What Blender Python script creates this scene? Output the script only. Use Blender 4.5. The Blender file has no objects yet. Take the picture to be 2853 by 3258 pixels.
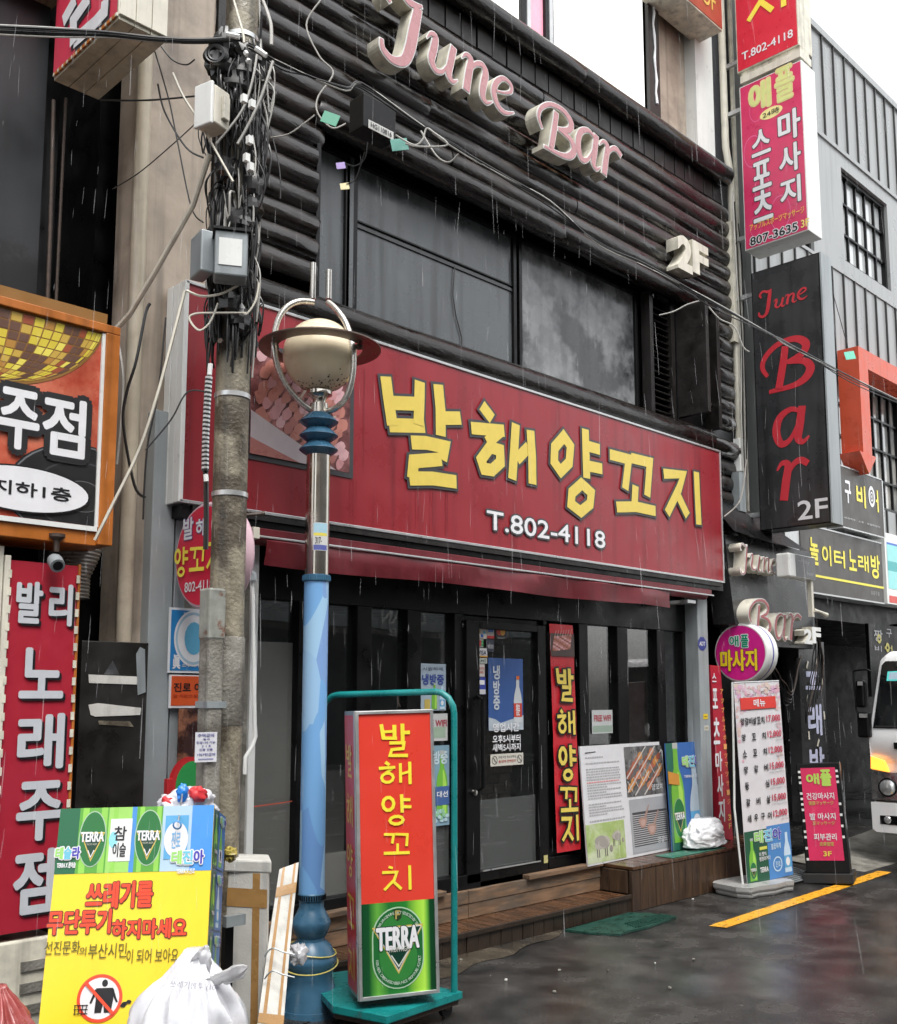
import bpy, bmesh, math, random
from mathutils import Vector, Matrix, noise
R = math.radians
rnd = random.Random(7)
scn = bpy.context.scene
col = scn.collection

# ------------------------------------------------------------------ camera, sky, sun, exposure
CAM = Vector((0, 0, 1.55)); PITCH = R(6.9); FPX = 3279.6; PCX = 1426.5; PCY = 1819.3
cam_d = bpy.data.cameras.new("camera"); cam = bpy.data.objects.new("camera", cam_d); col.objects.link(cam)
cam.location = CAM; cam.rotation_euler = (R(90) + PITCH, 0, R(-45))
cam_d.sensor_fit = 'HORIZONTAL'; cam_d.sensor_width = 36; cam_d.lens = 36 * FPX / 2853
cam_d.shift_y = (PCY - 1629) / 2853; cam_d.clip_end = 500; cam_d.clip_start = .05
scn.camera = cam
SUN_EL, SUN_ROT = R(62), R(200)
world = bpy.data.worlds.new("World"); scn.world = world; world.use_nodes = True
nt = world.node_tree; nt.nodes.clear()
sky = nt.nodes.new('ShaderNodeTexSky'); sky.sky_type = 'NISHITA'; sky.sun_disc = False
sky.sun_elevation = SUN_EL; sky.sun_rotation = SUN_ROT; sky.air_density = 1.2; sky.dust_density = 3
hs = nt.nodes.new('ShaderNodeHueSaturation'); hs.inputs['Saturation'].default_value = .12
bg = nt.nodes.new('ShaderNodeBackground'); bg.inputs['Strength'].default_value = .15
wo = nt.nodes.new('ShaderNodeOutputWorld')
nt.links.new(sky.outputs[0], hs.inputs['Color']); nt.links.new(hs.outputs[0], bg.inputs[0]); nt.links.new(bg.outputs[0], wo.inputs[0])
sun_d = bpy.data.lights.new("sun", 'SUN'); sun_d.energy = .9; sun_d.angle = R(25); sun_d.color = (1, .97, .93)
sun = bpy.data.objects.new("sun", sun_d); col.objects.link(sun)
# direction to the sun: Nishita rotation is measured clockwise from +Y
sd = Vector((math.sin(SUN_ROT) * math.cos(SUN_EL), math.cos(SUN_ROT) * math.cos(SUN_EL), math.sin(SUN_EL)))
sun.rotation_euler = sd.to_track_quat('Z', 'Y').to_euler(); sun.location = (0, -4, 20)
scn.view_settings.view_transform = 'Standard'; scn.view_settings.look = 'None'
scn.view_settings.exposure = 1.3; scn.view_settings.gamma = 1
scn.view_settings.use_curve_mapping = False

# ------------------------------------------------------------------ pixel measuring (source photograph 2853 x 3258)
_fw = Vector((math.cos(PITCH) * math.sqrt(.5), math.cos(PITCH) * math.sqrt(.5), math.sin(PITCH)))
_rt = Vector((math.sqrt(.5), -math.sqrt(.5), 0)); _up = _rt.cross(_fw)
def ray(p):
    return _fw + _rt * ((p[0] - PCX) / FPX) - _up * ((p[1] - PCY) / FPX)
def on(ax, v, p):
    d = ray(p); t = (v - CAM[ax]) / d[ax]; return CAM + d * t
def Kc(ox, oy, s):
    return lambda x, y: (ox + x / s, oy + y / s)
kA = Kc(0, 0, 1.792); kJ = Kc(1150, 0, 1.886); kC = Kc(1900, 0, 1.8804); kD = Kc(0, 900, 1.991); kE = Kc(0, 1800, 1.991)
kF = Kc(0, 2500, 1.991); kG = Kc(700, 850, 1.991); kS = Kc(1400, 1300, 1.792); kR1 = Kc(2200, 900, 2.2726)
kR2 = Kc(2200, 1700, 2.744); kR3 = Kc(2200, 2300, 2.744); kB = Kc(1400, 2200, 1.792); kM = Kc(800, 1800, 2.24)
kN = Kc(700, 2500, 1.991); kP = Kc(1800, 2250, 2.987); kW = Kc(950, 350, 2.24); kV = Kc(1650, 800, 2.24)
kO = Kc(1200, 1700, 1.86); kX = Kc(500, 2500, 2.70); kT = Kc(2350, 1800, 2.922); kU = Kc(550, 0, 2.923); kQ = Kc(2200, 1400, 2.744)
kY = Kc(900, 0, 1.629); kH = Kc(400, 850, 2.273)

class Frame:
    """a flat plane in the place: origin, right, up; n grows towards the viewer"""
    def __init__(s, o, u, v=(0, 0, 1)):
        s.o = Vector(o); s.u = Vector(u).normalized(); s.v = Vector(v).normalized(); s.n = s.u.cross(s.v).normalized()
    def p(s, a, b, n=0):
        return s.o + s.u * a + s.v * b + s.n * n
    def uv(s, px):
        d = ray(px); t = (s.o - CAM).dot(s.n) / d.dot(s.n); q = CAM + d * t - s.o
        return (q.dot(s.u), q.dot(s.v))
def face_y(y):
    return Frame((0, y, 0), (1, 0, 0))
def face_x(x):
    return Frame((x, 0, 0), (0, -1, 0))
def turned(o, deg, lean=0, roll=0):
    """vertical plane whose right edge points deg from +x; lean tips the top back, roll tips it sideways"""
    u = Vector((math.cos(R(deg)), math.sin(R(deg)), 0)); n = Vector((u.y, -u.x, 0))
    v = (Vector((0, 0, 1)) * math.cos(R(lean)) - n * math.sin(R(lean)))
    nn = u.cross(v)
    m = Matrix.Rotation(R(roll), 3, nn)
    return Frame(o, m @ u, m @ v)

# ------------------------------------------------------------------ materials
def NL(t, a, b): t.links.new(a, b)
def mat(name, c, rough=.5, metal=0, var=.12, scale=6, bump=.0, bscale=40, rvar=.1, coat=0, spec=.5, c2=None, stain=0, stretch=None, emit=None, es=1, c2t=(.45, .6)):
    m = bpy.data.materials.new(name); m.use_nodes = True; t = m.node_tree
    b = t.nodes['Principled BSDF']; b.inputs['Roughness'].default_value = rough; b.inputs['Metallic'].default_value = metal
    b.inputs['Coat Weight'].default_value = coat; b.inputs['Coat Roughness'].default_value = .08
    b.inputs['Specular IOR Level'].default_value = spec
    tc = t.nodes.new('ShaderNodeTexCoord'); mp = t.nodes.new('ShaderNodeMapping'); NL(t, tc.outputs['Object'], mp.inputs[0])
    if stretch: mp.inputs['Scale'].default_value = stretch
    n1 = t.nodes.new('ShaderNodeTexNoise'); n1.inputs['Scale'].default_value = scale; n1.inputs['Detail'].default_value = 6; n1.inputs['Roughness'].default_value = .6
    NL(t, mp.outputs[0], n1.inputs['Vector'])
    r = t.nodes.new('ShaderNodeMapRange'); r.inputs[1].default_value = .3; r.inputs[2].default_value = .7
    r.inputs[3].default_value = 1 - var; r.inputs[4].default_value = 1 + var; NL(t, n1.outputs[0], r.inputs[0])
    mx = t.nodes.new('ShaderNodeMix'); mx.data_type = 'RGBA'; mx.blend_type = 'MULTIPLY'; mx.inputs[0].default_value = 1
    base = t.nodes.new('ShaderNodeRGB'); base.outputs[0].default_value = (*c, 1); src = base.outputs[0]
    if c2:
        n2 = t.nodes.new('ShaderNodeTexNoise'); n2.inputs['Scale'].default_value = scale * .45; n2.inputs['Detail'].default_value = 8; n2.inputs['Roughness'].default_value = .65
        NL(t, mp.outputs[0], n2.inputs['Vector'])
        r2 = t.nodes.new('ShaderNodeMapRange'); r2.inputs[1].default_value = c2t[0]; r2.inputs[2].default_value = c2t[1]; NL(t, n2.outputs[0], r2.inputs[0])
        m2 = t.nodes.new('ShaderNodeMix'); m2.data_type = 'RGBA'; m2.inputs[7].default_value = (*c2, 1); NL(t, src, m2.inputs[6]); NL(t, r2.outputs[0], m2.inputs[0]); src = m2.outputs[2]
    if stain:
        m3p = t.nodes.new('ShaderNodeMapping'); m3p.inputs['Scale'].default_value = (9, 9, .5); NL(t, tc.outputs['Object'], m3p.inputs[0])
        n3 = t.nodes.new('ShaderNodeTexNoise'); n3.inputs['Scale'].default_value = 1.5; n3.inputs['Detail'].default_value = 5; NL(t, m3p.outputs[0], n3.inputs['Vector'])
        r3 = t.nodes.new('ShaderNodeMapRange'); r3.inputs[1].default_value = .5; r3.inputs[2].default_value = .72; r3.inputs[3].default_value = 1; r3.inputs[4].default_value = 1 - stain; NL(t, n3.outputs[0], r3.inputs[0])
        m4 = t.nodes.new('ShaderNodeMix'); m4.data_type = 'RGBA'; m4.blend_type = 'MULTIPLY'; m4.inputs[0].default_value = 1; NL(t, src, m4.inputs[6]); NL(t, r3.outputs[0], m4.inputs[7]); src = m4.outputs[2]
    NL(t, src, mx.inputs[6]); NL(t, r.outputs[0], mx.inputs[7]); NL(t, mx.outputs[2], b.inputs['Base Color'])
    if rvar:
        r4 = t.nodes.new('ShaderNodeMapRange'); r4.inputs[1].default_value = .35; r4.inputs[2].default_value = .65
        r4.inputs[3].default_value = max(.02, rough - rvar); r4.inputs[4].default_value = min(1, rough + rvar); NL(t, n1.outputs[0], r4.inputs[0]); NL(t, r4.outputs[0], b.inputs['Roughness'])
    if bump:
        nb = t.nodes.new('ShaderNodeTexNoise'); nb.inputs['Scale'].default_value = bscale; nb.inputs['Detail'].default_value = 4; NL(t, mp.outputs[0], nb.inputs['Vector'])
        bp = t.nodes.new('ShaderNodeBump'); bp.inputs['Strength'].default_value = bump; bp.inputs['Distance'].default_value = .01
        NL(t, nb.outputs[0], bp.inputs['Height']); NL(t, bp.outputs[0], b.inputs['Normal'])
    if emit:
        b.inputs['Emission Color'].default_value = (*emit, 1); b.inputs['Emission Strength'].default_value = es
    return m
_flat = {}
def ink(r, g, b, rough=.35):
    """flat print or paint"""
    k = (round(r, 3), round(g, 3), round(b, 3), rough)
    if k not in _flat:
        _flat[k] = mat('print', (r, g, b), rough, var=.05, scale=12, rvar=.06)
    return _flat[k]
WHITE = ink(.72, .72, .74); BLACK = ink(.012, .012, .014); YELLOW = ink(.7, .54, .1); YEL2 = ink(.85, .72, .08)
RED = ink(.52, .03, .035); BLUE = ink(.03, .12, .45); DGREY = ink(.05, .05, .055)
def glass_mat(name, tint, trans=.35, rough=.02, ior=1.5, body=.5):
    """pane: part clear, part dull film, with a fresnel reflection on top"""
    m = bpy.data.materials.new(name); m.use_nodes = True; t = m.node_tree; t.nodes.remove(t.nodes['Principled BSDF'])
    out = t.nodes['Material Output']; g = t.nodes.new('ShaderNodeBsdfGlossy'); g.inputs['Roughness'].default_value = rough
    tr = t.nodes.new('ShaderNodeBsdfTransparent'); df = t.nodes.new('ShaderNodeBsdfDiffuse'); df.inputs[0].default_value = (*tint, 1)
    tc = t.nodes.new('ShaderNodeTexCoord'); nz = t.nodes.new('ShaderNodeTexNoise'); nz.inputs['Scale'].default_value = 1.3; nz.inputs['Detail'].default_value = 2
    NL(t, tc.outputs['Object'], nz.inputs['Vector']); bp = t.nodes.new('ShaderNodeBump'); bp.inputs['Strength'].default_value = .12; bp.inputs['Distance'].default_value = .02
    NL(t, nz.outputs[0], bp.inputs['Height']); NL(t, bp.outputs[0], g.inputs['Normal'])
    a = t.nodes.new('ShaderNodeMixShader'); a.inputs[0].default_value = 1 - trans; NL(t, tr.outputs[0], a.inputs[1]); NL(t, df.outputs[0], a.inputs[2])
    f = t.nodes.new('ShaderNodeFresnel'); ge = t.nodes.new('ShaderNodeNewGeometry'); mr = t.nodes.new('ShaderNodeMapRange')
    mr.inputs[3].default_value = ior; mr.inputs[4].default_value = 1 / ior; NL(t, ge.outputs['Backfacing'], mr.inputs[0]); NL(t, mr.outputs[0], f.inputs[0])
    b = t.nodes.new('ShaderNodeMixShader'); NL(t, f.outputs[0], b.inputs[0]); NL(t, a.outputs[0], b.inputs[1]); NL(t, g.outputs[0], b.inputs[2]); NL(t, b.outputs[0], out.inputs[0])
    return m
M = {}
M['log'] = mat('log_varnish', (.007, .0048, .004), .27, var=.45, scale=2.6, bump=.35, bscale=9, rvar=.21, coat=.0, stretch=(1, 4, 4), c2=(.022, .016, .013), stain=.3, spec=.75)
M['logtrim'] = mat('log_wet', (.008, .006, .005), .22, var=.4, scale=4, bump=.3, bscale=12, rvar=.15, stretch=(1, 4, 4))
M['slat'] = mat('wood_slat', (.012, .010, .009), .45, var=.4, scale=8, bump=.3, bscale=20)
M['black'] = mat('black_paint', (.004, .004, .0045), .36, var=.3, scale=5, rvar=.12, bump=.05, spec=.25)
M['blackboard'] = mat('black_board', (.035, .036, .038), .3, var=.25, scale=3, rvar=.12, stain=.4)
M['panel'] = mat('grey_window_panel', (.085, .093, .098), .28, var=.22, scale=3, rvar=.12, stain=.45, bump=.08, bscale=3)
M['panel2'] = mat('milky_window_film', (.17, .175, .18), .28, var=.6, scale=5, rvar=.15, c2=(.05, .052, .055), stain=.35, c2t=(.46, .56))
M['red'] = mat('red_banner', (.27, .02, .028), .32, var=.08, scale=3, rvar=.08, stain=.3)
M['redfab'] = mat('red_awning_cloth', (.13, .012, .018), .42, var=.2, scale=5, bump=.25, bscale=9, rvar=.1, stain=.2)
M['alu'] = mat('aluminium', (.55, .56, .56), .35, .7, var=.12, scale=8)
M['steel'] = mat('polished_steel', (.6, .58, .54), .16, 1, var=.08, scale=10, rvar=.06)
M['white'] = mat('white_metal', (.7, .71, .69), .35, var=.06, scale=4, stain=.12)
M['cream'] = mat('cream_plastic', (.62, .59, .5), .4, var=.12, scale=7, stain=.25)
M['creamd'] = mat('cream_sign_side', (.6, .57, .47), .45, var=.3, scale=8, stain=.45)
M['pink'] = mat('pink_acrylic', (.42, .2, .21), .28, var=.08, scale=6)
M['dpink'] = mat('dull_red_acrylic', (.32, .08, .08), .3, var=.1)
M['beige'] = mat('beige_tile_wall', (.42, .35, .28), .45, var=.2, scale=4, bump=.25, bscale=12, stain=.4, c2=(.26, .21, .17), c2t=(.5, .66))
M['bead'] = mat('beige_lit_edge', (.5, .44, .34), .4, var=.15, scale=5, stain=.35, c2=(.36, .3, .24), c2t=(.55, .7))
M['conc'] = mat('concrete', (.235, .21, .155), .45, var=.35, scale=9, bump=.5, bscale=60, rvar=.2, c2=(.085, .07, .05), stain=.55, c2t=(.48, .58))
M['conc2'] = mat('pale_concrete', (.24, .23, .2), .6, var=.25, scale=9, bump=.5, bscale=70, c2=(.13, .12, .1), stain=.4)
M['greycol'] = mat('grey_steel_column', (.3, .33, .34), .4, var=.12, scale=3, rvar=.1, stain=.35)
M['wood'] = mat('wet_deck_wood', (.085, .04, .02), .2, var=.45, scale=5, bump=.25, bscale=25, rvar=.12, stretch=(6, 1, 6), c2=(.045, .024, .014))
M['woodf'] = mat('stained_wood_front', (.06, .032, .016), .5, var=.45, scale=4, bump=.3, bscale=25, rvar=.12, stretch=(6, 6, 1), c2=(.035, .02, .012))
M['woodd'] = mat('dark_wood_front', (.026, .016, .010), .4, var=.4, scale=4, bump=.3, bscale=25, stretch=(6, 6, 1))
M['woodl'] = mat('pale_threshold_wood', (.2, .12, .07), .5, var=.35, scale=5, bump=.2, stretch=(1, 6, 6), c2=(.1, .075, .055))
M['glass'] = glass_mat('shop_glass', (.05, .055, .055), .93, ior=2.0)
M['film'] = mat('grey_glass_film', (.13, .14, .135), .5, var=.06, scale=2)
M['filml'] = mat('pale_glass_film', (.26, .26, .24), .5, var=.06, scale=2)
M['orange'] = mat('orange_frame', (.42, .13, .02), .4, var=.2, scale=8, stain=.4)
M['teal'] = mat('teal_paint', (.008, .2, .195), .3, var=.15, scale=9, rvar=.1, c2=(.06, .09, .08), c2t=(.62, .7))
M['blue'] = mat('blue_enamel', (.04, .12, .2), .3, var=.2, scale=9, rvar=.12, c2=(.05, .06, .06), c2t=(.6, .72))
M['globe'] = mat('ivory_globe', (.72, .62, .44), .22, var=.06, scale=5, c2=(.5, .42, .28), c2t=(.6, .8))
M['bag'] = mat('white_plastic_bag', (.72, .73, .75), .28, var=.05, scale=8, bump=.5, bscale=18)
M['foam'] = mat('white_styrofoam', (.56, .55, .51), .6, var=.12, scale=7, bump=.15, bscale=120, stain=.3)
M['tape'] = mat('brown_packing_tape', (.36, .2, .07), .3, var=.15, scale=10)
M['cable'] = mat('black_cable', (.012, .012, .012), .35, var=.2)
M['cablew'] = mat('grey_cable', (.4, .39, .36), .4, var=.15)
M['greymetal'] = mat('grey_standing_seam', (.3, .31, .31), .35, .1, var=.1, scale=1.5, stain=.2, rvar=.1)
M['seam'] = mat('dark_seam', (.03, .03, .03), .5)
M['paleglass'] = glass_mat('pale_window_glass', (.5, .52, .52), .1)
M['asphalt'] = None
M['rustcap'] = mat('rusty_painted_cap', (.26, .27, .24), .5, var=.3, scale=12, c2=(.16, .06, .03), c2t=(.56, .62), stain=.3)
M['rust'] = mat('rusty_bolt', (.07, .05, .04), .6, .4, var=.4, scale=30)
M['greybox'] = mat('grey_box', (.28, .31, .32), .4, .2, var=.15, scale=6, stain=.4)
M['rubber'] = mat('rubber', (.015, .015, .015), .6)
M['vanw'] = mat('white_van_paint', (.8, .8, .8), .2, var=.03, coat=.5, rvar=.04)
M['arrow'] = mat('orange_red_acrylic', (.55, .08, .035), .35, var=.1, scale=5, stain=.15)
M['clear'] = glass_mat('clear_cup', (.7, .7, .6), .4)

# ------------------------------------------------------------------ mesh building
class MB:
    def __init__(s):
        s.v = []; s.f = []; s.m = []; s.mats = []; s.sm = []
    def mi(s, m):
        if m not in s.mats: s.mats.append(m)
        return s.mats.index(m)
    def add(s, vs, fs, m, smooth=False):
        k = len(s.v); i = s.mi(m); s.v += [tuple(v) for v in vs]
        for f in fs:
            s.f.append(tuple(k + j for j in f)); s.m.append(i); s.sm.append(smooth)
        return s
    def box(s, x0, y0, z0, x1, y1, z1, m):
        vs = [(x, y, z) for z in (z0, z1) for y in (y0, y1) for x in (x0, x1)]
        return s.add(vs, [(0, 2, 3, 1), (4, 5, 7, 6), (0, 1, 5, 4), (2, 6, 7, 3), (0, 4, 6, 2), (1, 3, 7, 5)], m)
    def fbox(s, F, u0, v0, u1, v1, n0, n1, m):
        vs = [F.p(u, v, n) for n in (n0, n1) for v in (v0, v1) for u in (u0, u1)]
        return s.add(vs, [(0, 2, 3, 1), (4, 5, 7, 6), (0, 1, 5, 4), (2, 6, 7, 3), (0, 4, 6, 2), (1, 3, 7, 5)], m)
    def quad(s, F, u0, v0, u1, v1, n, m):
        return s.add([F.p(u0, v0, n), F.p(u1, v0, n), F.p(u1, v1, n), F.p(u0, v1, n)], [(0, 1, 2, 3)], m)
    def poly(s, F, pts, n, m):
        return s.add([F.p(a, b, n) for a, b in pts], [tuple(range(len(pts)))], m)
    def prism(s, F, pts, n0, n1, m, m2=None):
        k = len(pts); vs = [F.p(a, b, n0) for a, b in pts] + [F.p(a, b, n1) for a, b in pts]
        s.add(vs, [tuple(range(k, 2 * k))], m2 or m)
        return s.add(vs, [tuple(reversed(range(k)))] + [(i, (i + 1) % k, k + (i + 1) % k, k + i) for i in range(k)], m)
    def disc(s, F, cu, cv, ru, rv, n, m, k=28, a0=0, a1=360, inner=0):
        A = [R(a0 + (a1 - a0) * i / k) for i in range(k + 1)]
        if inner:
            o = [F.p(cu + ru * math.cos(a), cv + rv * math.sin(a), n) for a in A]; q = [F.p(cu + ru * inner * math.cos(a), cv + rv * inner * math.sin(a), n) for a in A]
            return s.add(o + q, [(i, i + 1, k + 2 + i, k + 1 + i) for i in range(k)], m)
        o = [F.p(cu + ru * math.cos(a), cv + rv * math.sin(a), n) for a in A]
        if a1 - a0 == 360: o = o[:-1]
        return s.add(o, [tuple(range(len(o)))], m)
    def tube(s, pts, r, m, n=8, cap=True):
        pts = [Vector(p) for p in pts]; rs = r if isinstance(r, (list, tuple)) else [r] * len(pts)
        vs = []; up = None
        for i, p in enumerate(pts):
            d = (pts[min(i + 1, len(pts) - 1)] - pts[max(i - 1, 0)]).normalized()
            if up is None:
                up = Vector((0, 0, 1)) if abs(d.z) < .9 else Vector((1, 0, 0))
            a = d.cross(up)
            if a.length < 1e-4: a = d.orthogonal()
            a.normalize(); b = a.cross(d).normalized(); up = b
            vs += [p + (a * math.cos(t) + b * math.sin(t)) * rs[i] for t in [2 * math.pi * j / n for j in range(n)]]
        fs = [(i * n + j, i * n + (j + 1) % n, (i + 1) * n + (j + 1) % n, (i + 1) * n + j) for i in range(len(pts) - 1) for j in range(n)]
        if cap: fs += [tuple(reversed(range(n))), tuple(range((len(pts) - 1) * n, len(pts) * n))]
        return s.add(vs, [tuple(reversed(f)) for f in fs], m, True)
    def lathe(s, c, prof, m, n=32, axis=(0, 0, 1)):
        c = Vector(c); q = Vector((0, 0, 1)).rotation_difference(Vector(axis))
        vs = [c + q @ Vector((r * math.cos(2 * math.pi * j / n), r * math.sin(2 * math.pi * j / n), z)) for r, z in prof for j in range(n)]
        fs = [(i * n + j, i * n + (j + 1) % n, (i + 1) * n + (j + 1) % n, (i + 1) * n + j) for i in range(len(prof) - 1) for j in range(n)]
        return s.add(vs, fs, m, True)
    def build(s, name, root=None, bevel=0, sharp=35):
        me = bpy.data.meshes.new(name); me.from_pydata(s.v, [], s.f)
        for m in s.mats: me.materials.append(m)
        me.polygons.foreach_set('material_index', s.m); me.polygons.foreach_set('use_smooth', s.sm); me.update()
        o = bpy.data.objects.new(name, me); col.objects.link(o)
        if root is not None:
            o.parent = root; r = root; w = Vector(root.location)
            while r.parent: r = r.parent; w = w + Vector(r.location)
            o.location = -w
        if bevel:
            b = o.modifiers.new('bevel', 'BEVEL'); b.width = bevel; b.segments = 2; b.limit_method = 'ANGLE'; b.angle_limit = R(40)
        if any(s.sm):
            try: me.set_sharp_from_angle(angle=R(sharp))
            except Exception: pass
        return o

def thing(name, label, cat, loc, group=None):
    o = bpy.data.objects.new(name, None); col.objects.link(o); o.location = loc; o.empty_display_size = .1
    o['label'] = label; o['category'] = cat
    if group: o['group'] = group
    return o
def tag(o, label, cat, group=None, kind=None):
    o['label'] = label
    if kind: o['kind'] = kind
    else: o['category'] = cat
    if group: o['group'] = group
    return o
def copy_thing(o, shift):
    c = o.copy(); col.objects.link(c); c.location = Vector(o.location) + Vector(shift)
    for ch in o.children:
        d = ch.copy(); col.objects.link(d); d.parent = c
        for g in ch.children:
            e = g.copy(); col.objects.link(e); e.parent = d
    return c

# text: the built-in font turned to flat mesh and fitted to a box on a plane
_cu = bpy.data.curves.new('lettering', 'FONT'); _to = bpy.data.objects.new('lettering', _cu)
_tc = {}
def glyphs(body, bold, sp=1, sh=0):
    k = (body, bold, sp, sh)
    if k not in _tc:
        _cu.body = body; _cu.offset = bold; _cu.resolution_u = 3; _cu.space_character = sp; _cu.shear = sh; _cu.space_line = 1.05
        me = bpy.data.meshes.new_from_object(_to)
        vs = [v.co.to_2d() for v in me.vertices]; fs = [tuple(p.vertices) for p in me.polygons]
        bpy.data.meshes.remove(me)
        x0 = min(v.x for v in vs); x1 = max(v.x for v in vs); y0 = min(v.y for v in vs); y1 = max(v.y for v in vs)
        _tc[k] = ([((v.x - x0) / (x1 - x0), (v.y - y0) / max(1e-6, y1 - y0)) for v in vs], fs, (x1 - x0) / max(1e-6, y1 - y0))
    return _tc[k]
def text(mb, F, body, u0, v0, u1, v1, n, m, bold=.02, sp=1, sh=0, out=None, ow=.012):
    """text in the box u0..u1, v0..v1; bold thickens by laying shifted copies; out = outline colour behind it"""
    vs, fs, asp = glyphs(body, 0, sp, sh); h = v1 - v0; w = u1 - u0
    def lay(r, nn, mm, k):
        if r <= 0: mb.add([F.p(u0 + a * w, v0 + b * h, nn) for a, b in vs], fs, mm); return
        for i in range(k):
            t = 2 * math.pi * i / k; du = math.cos(t) * r; dv = math.sin(t) * r
            mb.add([F.p(u0 + br_ + a * (w - 2 * br_) + du, v0 + br_ + b * (h - 2 * br_) + dv, nn + i * .00008) for a, b in vs], fs, mm)
    lines = body.count('\n') + 1; br_ = min(bold * h / lines * .52, w * .08)
    if out: lay(br_ + ow, n - .0016, out, 12)
    if out and ow > .02: lay(br_ + ow * .5, n - .0006, out, 8)
    lay(br_, n, m, 8)
def textpx(mb, F, body, tl, br, n, m, **k):
    a = F.uv(tl); b = F.uv(br); text(mb, F, body, a[0], b[1], b[0], a[1], n, m, **k)
def column_text(mb, F, chars, u0, u1, v0, v1, n, m, gap=.18, **k):
    """one character under the other, filling v1 (top) down to v0"""
    h = (v1 - v0) / (len(chars) + gap * (len(chars) - 1))
    for i, c in enumerate(chars):
        if c != ' ': text(mb, F, c, u0, v1 - i * h * (1 + gap) - h, u1, v1 - i * h * (1 + gap), n, m, **k)

def smooth(pts, k=5, closed=False):
    """Catmull-Rom through points of any width"""
    n = len(pts); out = []
    for i in range(n if closed else n - 1):
        g = lambda j: pts[j % n] if closed else pts[max(0, min(n - 1, j))]
        a, b, c, d = g(i - 1), g(i), g(i + 1), g(i + 2)
        for q in range(k):
            t = q / k
            out.append(tuple(.5 * (2 * B + (C - A) * t + (2 * A - 5 * B + 4 * C - D) * t * t + (3 * B - A - 3 * C + D) * t ** 3) for A, B, C, D in zip(a, b, c, d)))
    if not closed: out.append(tuple(pts[-1]))
    return out
_eps = [0]
def stroke(mb, F, pts, n, m, closed=False, grow=0, depth=0, mside=None):
    """ribbon through (u, v, width)"""
    P = [Vector((p[0], p[1])) for p in pts]; W = [p[2] / 2 + grow for p in pts]; k = len(P); L = []; Rr = []
    if not closed and grow:
        P[0] = P[0] + (P[0] - P[1]).normalized() * grow; P[-1] = P[-1] + (P[-1] - P[-2]).normalized() * grow
    for i in range(k):
        a = P[(i - 1) % k] if closed or i else P[i]; b = P[(i + 1) % k] if closed or i < k - 1 else P[i]
        d1 = (P[i] - a); d2 = (b - P[i])
        d1 = d1.normalized() if d1.length > 1e-6 else d2.normalized(); d2 = d2.normalized() if d2.length > 1e-6 else d1
        d = (d1 + d2); d = d.normalized() if d.length > 1e-3 else d1
        mit = 1 / max(.6, d.dot(d1)); nn = Vector((-d.y, d.x)) * W[i] * mit
        L.append(P[i] + nn); Rr.append(P[i] - nn)
    _eps[0] = (_eps[0] + 1) % 12; e = n + _eps[0] * .00025
    vs = [F.p(q.x, q.y, e) for q in L] + [F.p(q.x, q.y, e) for q in Rr]
    seg = range(k if closed else k - 1)
    mb.add(vs, [(i, k + i, k + (i + 1) % k, (i + 1) % k) for i in seg], m)
    if depth:
        vs2 = vs + [F.p(q.x, q.y, n - depth) for q in L] + [F.p(q.x, q.y, n - depth) for q in Rr]
        fs = [(i, (i + 1) % k, 2 * k + (i + 1) % k, 2 * k + i) for i in seg] + [(k + (i + 1) % k, k + i, 3 * k + i, 3 * k + (i + 1) % k) for i in seg]
        if not closed: fs += [(k, 0, 2 * k, 3 * k), (k - 1, 2 * k - 1, 4 * k - 1, 3 * k - 1)]
        mb.add(vs2, fs, mside or m)
def ring(cx, cy, rx, ry, w, k=10, jit=0):
    return [(cx + rx * math.cos(2 * math.pi * i / k), cy + ry * math.sin(2 * math.pi * i / k), w) for i in range(k)]
# brush-drawn hangul of the restaurant, unit boxes: list of (closed, points)
BR = {
 '발': [(0, [(.08, 1, .15), (.15, .55, .17)]), (0, [(.5, .97, .17), (.5, .53, .16)]), (0, [(.12, .76, .11), (.5, .77, .11)]), (0, [(.1, .57, .13), (.58, .55, .13)]),
       (0, [(.76, 1, .17), (.76, .45, .16)]), (0, [(.76, .72, .14), (1, .72, .15)]), (0, [(.33, .41, .13), (.8, .4, .13), (.77, .22, .13), (.4, .2, .12), (.34, .02, .12), (.92, .0, .14)])],
 '해': [(0, [(.2, 1, .16), (.32, .86, .14)]), (0, [(0, .74, .14), (.5, .76, .13)]), (0, [(.42, .72, .13), (.2, .52, .12)]), (1, ring(.26, .32, .18, .2, .13)), (0, [(.66, .92, .14), (.66, .08, .14)]), (0, [(.95, .97, .15), (.95, 0, .15)]), (0, [(.68, .46, .11), (.95, .55, .11)])],
 '양': [(1, ring(.24, .7, .18, .22, .14)), (0, [(.68, 1, .15), (.69, .38, .14)]), (0, [(.7, .82, .13), (.97, .8, .13)]), (0, [(.7, .58, .13), (1, .56, .13)]), (1, ring(.5, .14, .22, .13, .13))],
 '꼬': [(0, [(.03, .95, .14), (.4, .92, .14), (.34, .52, .15)]), (0, [(.46, .93, .13), (.92, .88, .14), (.88, .36, .15)]), (0, [(.55, .5, .14), (.54, .1, .14)]), (0, [(.02, .1, .16), (1, .06, .16)])],
 '지': [(0, [(.03, .92, .16), (.55, .88, .15), (.42, .5, .15), (.06, .08, .14)]), (0, [(.38, .44, .14), (.66, .05, .15)]), (0, [(.93, 1, .15), (.93, 0, .15)])],
 '치': [(0, [(.22, 1, .12), (.36, .93, .12)]), (0, [(.0, .78, .14), (.5, .76, .13), (.4, .45, .14), (.06, .06, .13)]), (0, [(.36, .4, .13), (.64, .05, .14)]), (0, [(.93, 1, .14), (.93, 0, .15)])],
}
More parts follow.
